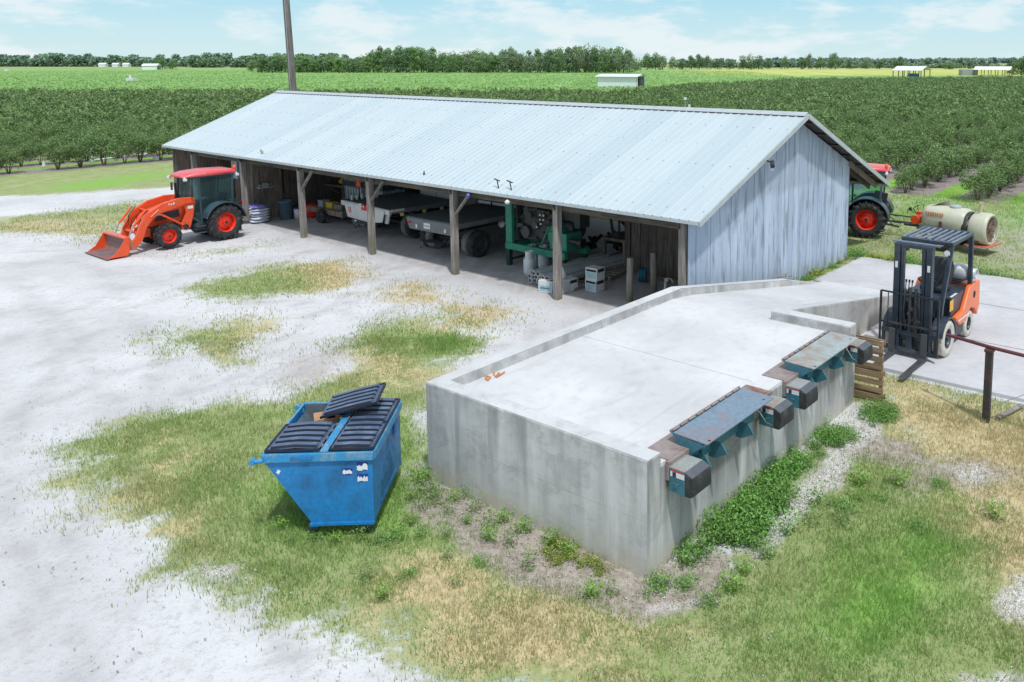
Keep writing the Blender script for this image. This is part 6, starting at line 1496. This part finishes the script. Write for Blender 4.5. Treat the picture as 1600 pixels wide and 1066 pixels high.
# what the shed hides needs no single plants
def hidden(p):
    u, v = dk_uv(p[0], p[1]); sx = 990.5+1281*p[0]/p[1]
    return 300 < sx < 1300 and p[1] < 75
vis = np.array([not hidden(p) for p in PT]); dist = np.hypot(PT[:, 0], PT[:, 1]); order = np.argsort(dist+(~vis)*1e4)
near_i, far_i = order[:300], order[300:]
protos = []
for k in range(6):
    t = thing('orchard_bush', 'round green orchard bush with short stems in the planted rows', 'bush', group='bushes in the orchard rows')
    link('crown', bush_me[k], t); link('stem', stem_me[k], t); protos.append(t)
rr2 = random.Random(9)
for j, i in enumerate(near_i):
    k = rr2.randrange(6); t = protos[j] if j < 6 else copy_tree(protos[k])
    s = rr2.uniform(.70, 1.14); t.location = (PT[i, 0], PT[i, 1], -.03); t.rotation_euler.z = rr2.uniform(0, 6.28); t.scale = (s, s, s*rr2.uniform(.9, 1.1))
# the rest of the orchard as one mass
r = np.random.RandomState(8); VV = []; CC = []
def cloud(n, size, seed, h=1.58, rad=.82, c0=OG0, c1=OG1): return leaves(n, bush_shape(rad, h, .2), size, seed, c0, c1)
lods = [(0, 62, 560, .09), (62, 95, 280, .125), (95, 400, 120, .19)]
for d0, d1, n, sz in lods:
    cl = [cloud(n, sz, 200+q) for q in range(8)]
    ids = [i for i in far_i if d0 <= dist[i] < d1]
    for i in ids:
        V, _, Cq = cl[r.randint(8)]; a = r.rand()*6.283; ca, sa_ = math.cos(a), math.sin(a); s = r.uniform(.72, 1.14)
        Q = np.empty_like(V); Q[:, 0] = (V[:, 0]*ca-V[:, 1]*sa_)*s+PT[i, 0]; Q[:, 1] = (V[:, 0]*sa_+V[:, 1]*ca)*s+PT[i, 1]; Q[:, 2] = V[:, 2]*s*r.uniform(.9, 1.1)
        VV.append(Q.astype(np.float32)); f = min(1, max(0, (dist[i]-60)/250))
        CC.append((Cq*r.uniform(.72, 1.2)*(1-f*.25)+np.array([.17, .27, .14])*f*.3).astype(np.float32))  # distance haze painted into the leaf colours
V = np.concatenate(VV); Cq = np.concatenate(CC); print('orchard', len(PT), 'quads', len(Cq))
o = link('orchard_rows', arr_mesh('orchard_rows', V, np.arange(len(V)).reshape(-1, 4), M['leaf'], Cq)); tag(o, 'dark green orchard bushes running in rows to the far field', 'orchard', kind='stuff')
# low crop texture of the light field
def crop_shape(r, n):
    P = r.rand(n, 3); y = 120+380*P[:, 0]**1.6; x = y*(-.84+1.4*P[:, 1]); P = np.stack([x, y, .05+.25*P[:, 2]], 1); return P, .12*r.rand(n)
V, Fq, Cq = leaves(110000, crop_shape, .34, 301, (.21, .38, .11), (.31, .50, .17), up=2.2)
ctr = V.reshape(-1, 4, 3).mean(1); u_, v_ = dk_uv(ctr[:, 0], ctr[:, 1]); k = (ctr[:, 1] > orch_far(ctr[:, 0])+1) & ~((ctr[:, 0] > 60) & (ctr[:, 1] > 300))
V = V.reshape(-1, 4, 3)[k].reshape(-1, 3)
o = link('crop_field', arr_mesh('crop_field', V, np.arange(len(V)).reshape(-1, 4), M['leaf'], Cq[k])); tag(o, 'bright green low crop filling the field beyond the orchard', 'crop', kind='stuff')

# irrigation bits at the orchard edge
for nm, lab, (x, y), fn in (
    ('valve_box', 'white irrigation valve standing among the first orchard trunks', (-29.9, 44.9), lambda m: (m.cyl((0, 0, 0), (0, 0, .75), .06, n=10), m.box((0, 0, .1), (.2, .2, .2)))),
    ('white_pipe', 'fallen white pipe on the mulch bank at the orchard edge', (-28.6, 45.4), lambda m: m.cyl((-1.3, -.3, .1), (1.3, .5, .35), .05, n=8)),
    ('irrigation_riser', 'small white irrigation riser at the left of the mulch bank', (-31.2, 43.0), lambda m: m.cyl((0, 0, 0), (0, 0, .28), .09, .06, n=8)),
    ('filter_box', 'grey white box on the mulch bank near the shed corner', (-26.9, 45.8), lambda m: m.box((0, 0, .1), (.25, .2, .2)))):
    m = MB(); fn(m); o = m.build(nm, M['white'], loc=(x, y, 0)); tag(o, lab, 'irrigation fitting')

# ------------------------------------------------------------------ far buildings
def gable_shed(name, lab, x, y, wd, dp_, he, hr, rot, walls=True, open_end=False, mats=('shedwhite', 'farroof'), posts=False):
    t = thing(name, lab, 'shed', (x, y, 0), rot)
    m = MB(); o_ = .4
    m.add([(-wd/2-o_, -dp_/2-o_, he), (wd/2+o_, -dp_/2-o_, he), (wd/2+o_, 0, hr), (-wd/2-o_, 0, hr)], [(0, 1, 2, 3)])
    m.add([(-wd/2-o_, dp_/2+o_, he), (wd/2+o_, dp_/2+o_, he), (wd/2+o_, 0, hr), (-wd/2-o_, 0, hr)], [(3, 2, 1, 0)])
    m.bar((-wd/2-o_, -dp_/2-o_, he-.06), (wd/2+o_, -dp_/2-o_, he-.06), .04, .12)
    m.build('roof', M[mats[1]], t)
    if walls:
        m = MB(); m.bx(-wd/2, wd/2, -dp_/2, -dp_/2+.1, 0, he); m.bx(-wd/2, wd/2, dp_/2-.1, dp_/2, 0, he); m.bx(-wd/2, -wd/2+.1, -dp_/2, dp_/2, 0, he)
        m.prism([(-dp_/2, he), (dp_/2, he), (0, hr-.05)], -wd/2, -wd/2+.1, 'x'); m.prism([(-dp_/2, he), (dp_/2, he), (0, hr-.05)], wd/2-.1, wd/2, 'x')
        if not open_end: m.bx(wd/2-.1, wd/2, -dp_/2, dp_/2, 0, he)
        else: m.bx(wd/2-.1, wd/2, -dp_/2, -dp_/2+.7, 0, he); m.bx(wd/2-.1, wd/2, dp_/2-.5, dp_/2, 0, he)
        m.build('wall', M[mats[0]], t)
    if posts:
        m = MB()
        for k in range(6):
            for s in (-1, 1): xx = -wd/2+wd*k/5; m.bx(xx-.12, xx+.12, s*dp_/2-.12, s*dp_/2+.12, 0, he)
        m.build('posts', M['plank_dark'], t)
    return t
t = gable_shed('white_barn', 'small white sheet metal barn with an open end standing in the green field', -2.8, 182, 9.2, 5.5, 2.3, 2.8, R(-20), open_end=True)
m = MB(); m.box((4.6, 0, .8), (.8, 2.6, 1.6)); m.box((3.8, .8, 1.2), (1, 1.2, 1.2)); m.build('stored_gear', M['darkgrey'], t)
gable_shed('pole_barn', 'open pole barn with a bright roof at the yellow field edge', 95, 282, 9.5, 9, 2.6, 4.0, R(-38), walls=False, posts=True)
o = MB().bx(-1.6, 1.6, -1, 1, 0, 1.5).build('farm_wagon', M['bluecap'], loc=(95.5, 282, 0)); tag(o, 'blue wagon parked under the open pole barn', 'wagon')
gable_shed('pole_barn', 'farthest right open barn with bright roof and a grey end wall', 146, 335, 13, 9, 2.3, 3.6, R(-30), walls=False, posts=True)
o = MB().bx(-3, 3, -2, 2, 0, 2.3).build('grey_container', M['skin_grey'], loc=(136.5, 337, 0)); tag(o, 'pale grey container beside the farthest right barn', 'container')
gable_shed('white_shed', 'white shed with open front on the left horizon beside a lone tree', -331, 566, 9.5, 7, 2.8, 4.2, R(8), open_end=True)
for k, (x, w_) in enumerate(((-566, 7), (-552, 6), (-541, 6))):
    gable_shed('farm_house', ('leftmost', 'middle', 'rightmost')[k]+' of three low white farm buildings on the left horizon', x, 880, w_, 6, 2.6, 4.2, R(5))
o = MB().bx(-1, 1, -1, 1, 0, .9).box((-.3, 0, 1.3), (.5, .4, .9)).build('utility_box', M['white'], loc=(-144, 236, 0)); tag(o, 'small white utility box in the light green field on the left', 'utility box')
o = MB().bx(-1, 1, -.7, .7, 0, 1.1).build('utility_box', M['white'], loc=(-365, 480, 0)); tag(o, 'tiny white box far out on the left edge of the field', 'utility box')

# ------------------------------------------------------------------ tree line
def tree_shape(rad, h, zb, k, tall=1.0):
    def f(r, n):
        th = r.rand(k)*6.283; rr_ = rad*np.sqrt(r.rand(k))*.85; zc = zb+(h-zb)*(.12+.82*r.rand(k)); rr_ *= np.clip(1.25-((zc-zb)/(h-zb))**2*.9, .2, 1)
        cr = rad*(.22+.2*r.rand(k)); i = r.randint(0, k, n); d = r.normal(size=(n, 3)); d /= np.linalg.norm(d, axis=1)[:, None]; q = (cr[i]*(.7+.4*r.rand(n)))[:, None]
        P = np.stack([rr_[i]*np.cos(th[i]), rr_[i]*np.sin(th[i]), zc[i]], 1)+d*q*np.array([1, 1, .85*tall])
        P[:, 2] = np.clip(P[:, 2], .3, h*1.06)
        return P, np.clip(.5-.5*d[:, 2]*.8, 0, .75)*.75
    return f
TC = [((.17, .34, .10), (.36, .58, .20)), ((.22, .46, .10), (.46, .76, .20)), ((.25, .36, .18), (.45, .57, .31)), ((.15, .31, .11), (.30, .50, .21))]
tree_pro = []
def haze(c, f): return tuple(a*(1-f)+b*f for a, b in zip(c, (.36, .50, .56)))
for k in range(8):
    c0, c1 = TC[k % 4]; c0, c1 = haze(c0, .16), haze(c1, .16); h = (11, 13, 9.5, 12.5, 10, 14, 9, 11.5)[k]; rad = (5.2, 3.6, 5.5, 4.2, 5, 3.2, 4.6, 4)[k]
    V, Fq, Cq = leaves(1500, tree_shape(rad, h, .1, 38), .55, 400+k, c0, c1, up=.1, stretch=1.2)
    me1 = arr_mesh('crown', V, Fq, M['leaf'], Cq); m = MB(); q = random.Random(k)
    m.tube([(0, 0, -.3), (q.uniform(-.2, .2), 0, h*.3), (q.uniform(-.6, .6), q.uniform(-.4, .4), h*.8)], [.42, .3, .1], 8)
    for j in range(5):
        a = j*1.3; m.tube([(0, 0, h*.25+j*.5), (rad*.6*math.cos(a), rad*.6*math.sin(a), h*.5+j*.5)], [.16, .05], 6)
    s_ = m.build('trunk', M['bark']); me2 = s_.data; bpy.data.objects.remove(s_)
    tree_pro.append((me1, me2))
q = random.Random(33); tcount = 0; first = {}
def tree(x, y, k, s, sz=1.0, label=None, group='trees of the tree line beyond the field'):
    if k in first: t = copy_tree(first[k])
    else:
        t = thing('tree', '', 'tree'); link('crown', tree_pro[k][0], t); link('trunk', tree_pro[k][1], t); first[k] = t
    t.location = (x, y, -.2); t.rotation_euler.z = q.uniform(0, 6.28); t.scale = (s, s, s*sz)
    t['label'] = label or ('dark broad leafy tree in the line beyond the green field', 'bright green leafy tree in the line beyond the green field', 'grey green bushy tree in the line beyond the green field', 'deep green leafy tree in the line beyond the green field')[k % 4]
    t['group'] = group
def px2x(px, y): return (px-990.5)/1281*y
# silhouette heights along the line: (pixel column, tree top in metres)
prof = [(410, 9.5), (440, 10), (470, 9), (500, 8.5), (530, 9), (560, 8.5), (580, 12), (610, 14), (640, 14.5), (668, 14.8), (690, 11), (715, 11), (745, 12), (780, 11), (800, 13.5), (825, 11), (850, 13), (880, 14), (910, 14.5), (940, 14), (970, 13.5), (988, 12)]
for row, y0 in enumerate((410, 428, 446)):
    px = 412+row*5
    while px < 988:
        hh = float(np.interp(px, [p[0] for p in prof], [p[1] for p in prof]))*(.96 if row else .85)
        k = q.choice((0, 2, 3, 0, 2, 1, 5)) if px > 700 else q.choice((1, 1, 5, 3, 7, 4, 0))
        h0 = (11, 13, 9.5, 12.5, 10, 14, 9, 11.5)[k]; s = q.uniform(.72, .95); y = y0+q.uniform(-6, 6)
        tree(px2x(px, y), y, k, s, hh/h0/s*q.uniform(.85, 1.06)); px += q.uniform(11, 17)
for px, y, hh in ((995, 520, 8), (1012, 560, 11), (1024, 560, 11.5), (1035, 560, 10), (1050, 600, 9), (1066, 590, 7), (1080, 600, 10), (1092, 600, 11), (1104, 600, 10.5), (1120, 600, 8), (1140, 600, 7.5), (1160, 580, 10), (1172, 580, 11), (1184, 580, 10), (1200, 620, 8), (1225, 620, 9.5), (1250, 600, 9), (1262, 600, 12), (1280, 600, 9), (1298, 600, 11), (1303, 610, 12), (1325, 640, 6), (1350, 640, 7), (1372, 620, 7), (1395, 560, 8.5), (1405, 560, 9), (1480, 600, 6), (1510, 640, 7), (1580, 360, 6.5), (1592, 350, 7.5), (1604, 345, 8.5), (1618, 345, 8)):
    k = q.choice((0, 2, 3, 7, 4)); h0 = (11, 13, 9.5, 12.5, 10, 14, 9, 11.5)[k]; s = q.uniform(.7, .9); tree(px2x(px, y), y, k, s, hh/h0/s, 'scattered leafy tree on the right of the horizon tree line', 'scattered trees on the right')
for px, y, hh, lab in ((258, 585, 9.5, 'round bright tree beside the white shed on the left horizon'), (274, 575, 7, 'small dark round tree right of the white shed on the left horizon'), (200, 885, 9, 'small tree by the low farm buildings on the left horizon'), (397, 470, 6.5, 'small pale tree just left of the main tree line')):
    k = 4; tree(px2x(px, y), y, k, .75, hh/10/.75, lab, 'trees on the left horizon')
# far woods that read as one mass
def woods(x0, x1, y, h0, h1, n, size, c0, c1, name, lab, seed):
    r = np.random.RandomState(seed); K = max(20, int((x1-x0)/3.2)); cx = x0+(x1-x0)*r.rand(K); ch = h0+(h1-h0)*r.rand(K); cr = 2.5+4*r.rand(K); cy = y+r.rand(K)*30
    def f(r, n):
        i = r.randint(0, K, n); t = r.rand(n)**.75; hh = ch[i]*(.55+.5*vnoise(cx[i], cy[i], .03, 91, 3))
        P = np.stack([cx[i]+r.normal(size=n)*cr[i]*.55*(1.15-t*.7), cy[i]+r.normal(size=n)*3, hh*t], 1); return P, np.clip(.45-.5*t+.25*(r.rand(n)-.5), 0, .6)
    V, Fq, Cq = leaves(n, f, size, seed+1, c0, c1, up=.1, stretch=1.1)
    o = link(name, arr_mesh(name, V, Fq, M['leaf'], Cq)); tag(o, lab, 'woodland', kind='stuff')
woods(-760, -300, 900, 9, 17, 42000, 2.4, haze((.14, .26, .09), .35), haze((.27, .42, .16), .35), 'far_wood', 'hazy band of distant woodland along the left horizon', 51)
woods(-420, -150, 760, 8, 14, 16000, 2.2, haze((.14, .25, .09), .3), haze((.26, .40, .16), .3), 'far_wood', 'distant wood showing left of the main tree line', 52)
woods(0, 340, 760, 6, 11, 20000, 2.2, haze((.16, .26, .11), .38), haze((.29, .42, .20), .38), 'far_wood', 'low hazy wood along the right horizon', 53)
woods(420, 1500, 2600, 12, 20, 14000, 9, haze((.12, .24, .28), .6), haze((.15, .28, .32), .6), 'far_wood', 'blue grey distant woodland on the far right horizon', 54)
woods(180, 420, 700, 2.5, 5.5, 9000, 1.7, haze((.16, .26, .10), .25), haze((.32, .44, .18), .25), 'scrub', 'thin scrub between the two open barns on the right', 55)

# ------------------------------------------------------------------ sky, sun, camera
EL, AZ = R(64), R(-68)          # sun: elevation, direction angle in the ground plane from +x
sd = Vector((math.cos(EL)*math.cos(AZ), math.cos(EL)*math.sin(AZ), math.sin(EL)))
wd = bpy.data.worlds.new('World'); scene.world = wd; wd.use_nodes = True; nt = wd.node_tree; nt.nodes.clear()
out = nt.nodes.new('ShaderNodeOutputWorld'); bg = nt.nodes.new('ShaderNodeBackground'); nt.links.new(bg.outputs[0], out.inputs[0])
sky = nt.nodes.new('ShaderNodeTexSky'); sky.sky_type = 'NISHITA'; sky.sun_disc = False; sky.sun_elevation = EL
sky.sun_rotation = math.atan2(sd.x, sd.y); sky.altitude = 10; sky.air_density = 1.0; sky.dust_density = .6; sky.ozone_density = 1.2
tc = nt.nodes.new('ShaderNodeTexCoord')
sx_ = nt.nodes.new('ShaderNodeSeparateXYZ'); nt.links.new(tc.outputs['Generated'], sx_.inputs[0])
def wm(op, a, b=None, c=None, clamp=False):
    x = nt.nodes.new('ShaderNodeMath'); x.operation = op; x.use_clamp = clamp
    for i, v in enumerate((a, b, c)):
        if v is None: continue
        if isinstance(v, (int, float)): x.inputs[i].default_value = v
        else: nt.links.new(v, x.inputs[i])
    return x.outputs[0]
zc = wm('MAXIMUM', sx_.outputs[2], .0); inv = wm('DIVIDE', 1.0, wm('ADD', zc, .035))
cv = nt.nodes.new('ShaderNodeCombineXYZ'); nt.links.new(wm('MULTIPLY', sx_.outputs[0], inv), cv.inputs[0]); nt.links.new(wm('MULTIPLY', sx_.outputs[1], inv), cv.inputs[1])
def cn(scale, detail, rough, loc):
    mp = nt.nodes.new('ShaderNodeMapping'); nt.links.new(tc.outputs['Generated'], mp.inputs[0]); mp.inputs[1].default_value = loc; mp.inputs[3].default_value = (1.0, 1.0, 3.4)
    n_ = nt.nodes.new('ShaderNodeTexNoise'); nt.links.new(mp.outputs[0], n_.inputs['Vector']); n_.inputs['Scale'].default_value = scale; n_.inputs['Detail'].default_value = detail; n_.inputs['Roughness'].default_value = rough; return n_.outputs[0]
c1_ = cn(9.5, 9, .60, (3.1, 1.7, .3)); c2_ = cn(2.6, 5, .5, (9.4, 2.2, 0))
mr = nt.nodes.new('ShaderNodeMapRange'); mr.interpolation_type = 'SMOOTHSTEP'; nt.links.new(wm('MULTIPLY_ADD', c2_, .5, c1_), mr.inputs[0]); mr.inputs[1].default_value = .69; mr.inputs[2].default_value = .88
cm = wm('MULTIPLY', mr.outputs[0], .72)
tint = nt.nodes.new('ShaderNodeMix'); tint.data_type = 'RGBA'; tint.blend_type = 'MULTIPLY'; tint.inputs[0].default_value = 1
nt.links.new(sky.outputs[0], tint.inputs[6]); tint.inputs[7].default_value = (.95, 1.0, 1.0, 1)
mxc = nt.nodes.new('ShaderNodeMix'); mxc.data_type = 'RGBA'; nt.links.new(cm, mxc.inputs[0]); hz_ = nt.nodes.new('ShaderNodeMix'); hz_.data_type = 'RGBA'; hz_.inputs[0].default_value = .85
nt.links.new(tint.outputs[2], hz_.inputs[6])
gr_ = nt.nodes.new('ShaderNodeMix'); gr_.data_type = 'RGBA'; nt.links.new(wm('MULTIPLY', zc, 11.0, clamp=True), gr_.inputs[0])
gr_.inputs[6].default_value = (6.0, 7.7, 8.1, 1); gr_.inputs[7].default_value = (3.3, 6.3, 7.9, 1)
g2_ = nt.nodes.new('ShaderNodeMix'); g2_.data_type = 'RGBA'; nt.links.new(wm('MULTIPLY_ADD', zc, 5.0, -.6, clamp=True), g2_.inputs[0]); nt.links.new(gr_.outputs[2], g2_.inputs[6]); g2_.inputs[7].default_value = (5.1, 6.0, 7.1, 1)
nt.links.new(g2_.outputs[2], hz_.inputs[7]); nt.links.new(hz_.outputs[2], mxc.inputs[6]); mxc.inputs[7].default_value = (7.6, 8.1, 8.3, 1)
nt.links.new(mxc.outputs[2], bg.inputs[0]); bg.inputs[1].default_value = .115
sl_ = bpy.data.lights.new('sun', 'SUN'); sl_.energy = 2.85; sl_.angle = R(3); sl_.color = (1, .975, .95)
so = bpy.data.objects.new('sun', sl_); COL.objects.link(so); so.rotation_euler = sd.to_track_quat('Z', 'Y').to_euler()

cam = bpy.data.cameras.new('camera'); cam.sensor_width = 36; cam.lens = 1280.885/1600*36
cam.shift_x = -(990.53-800)/1600; cam.shift_y = -(533-248.98)/1600; cam.clip_start = .1; cam.clip_end = 12000
co = bpy.data.objects.new('camera', cam); COL.objects.link(co); co.location = (0, 0, 5.508); co.rotation_euler = (R(90)-.1185, 0, 0)
scene.camera = co
scene.view_settings.view_transform = 'Standard'; scene.view_settings.look = 'None'; scene.view_settings.exposure = 0
scene.cycles.max_bounces = 6; scene.cycles.transparent_max_bounces = 8
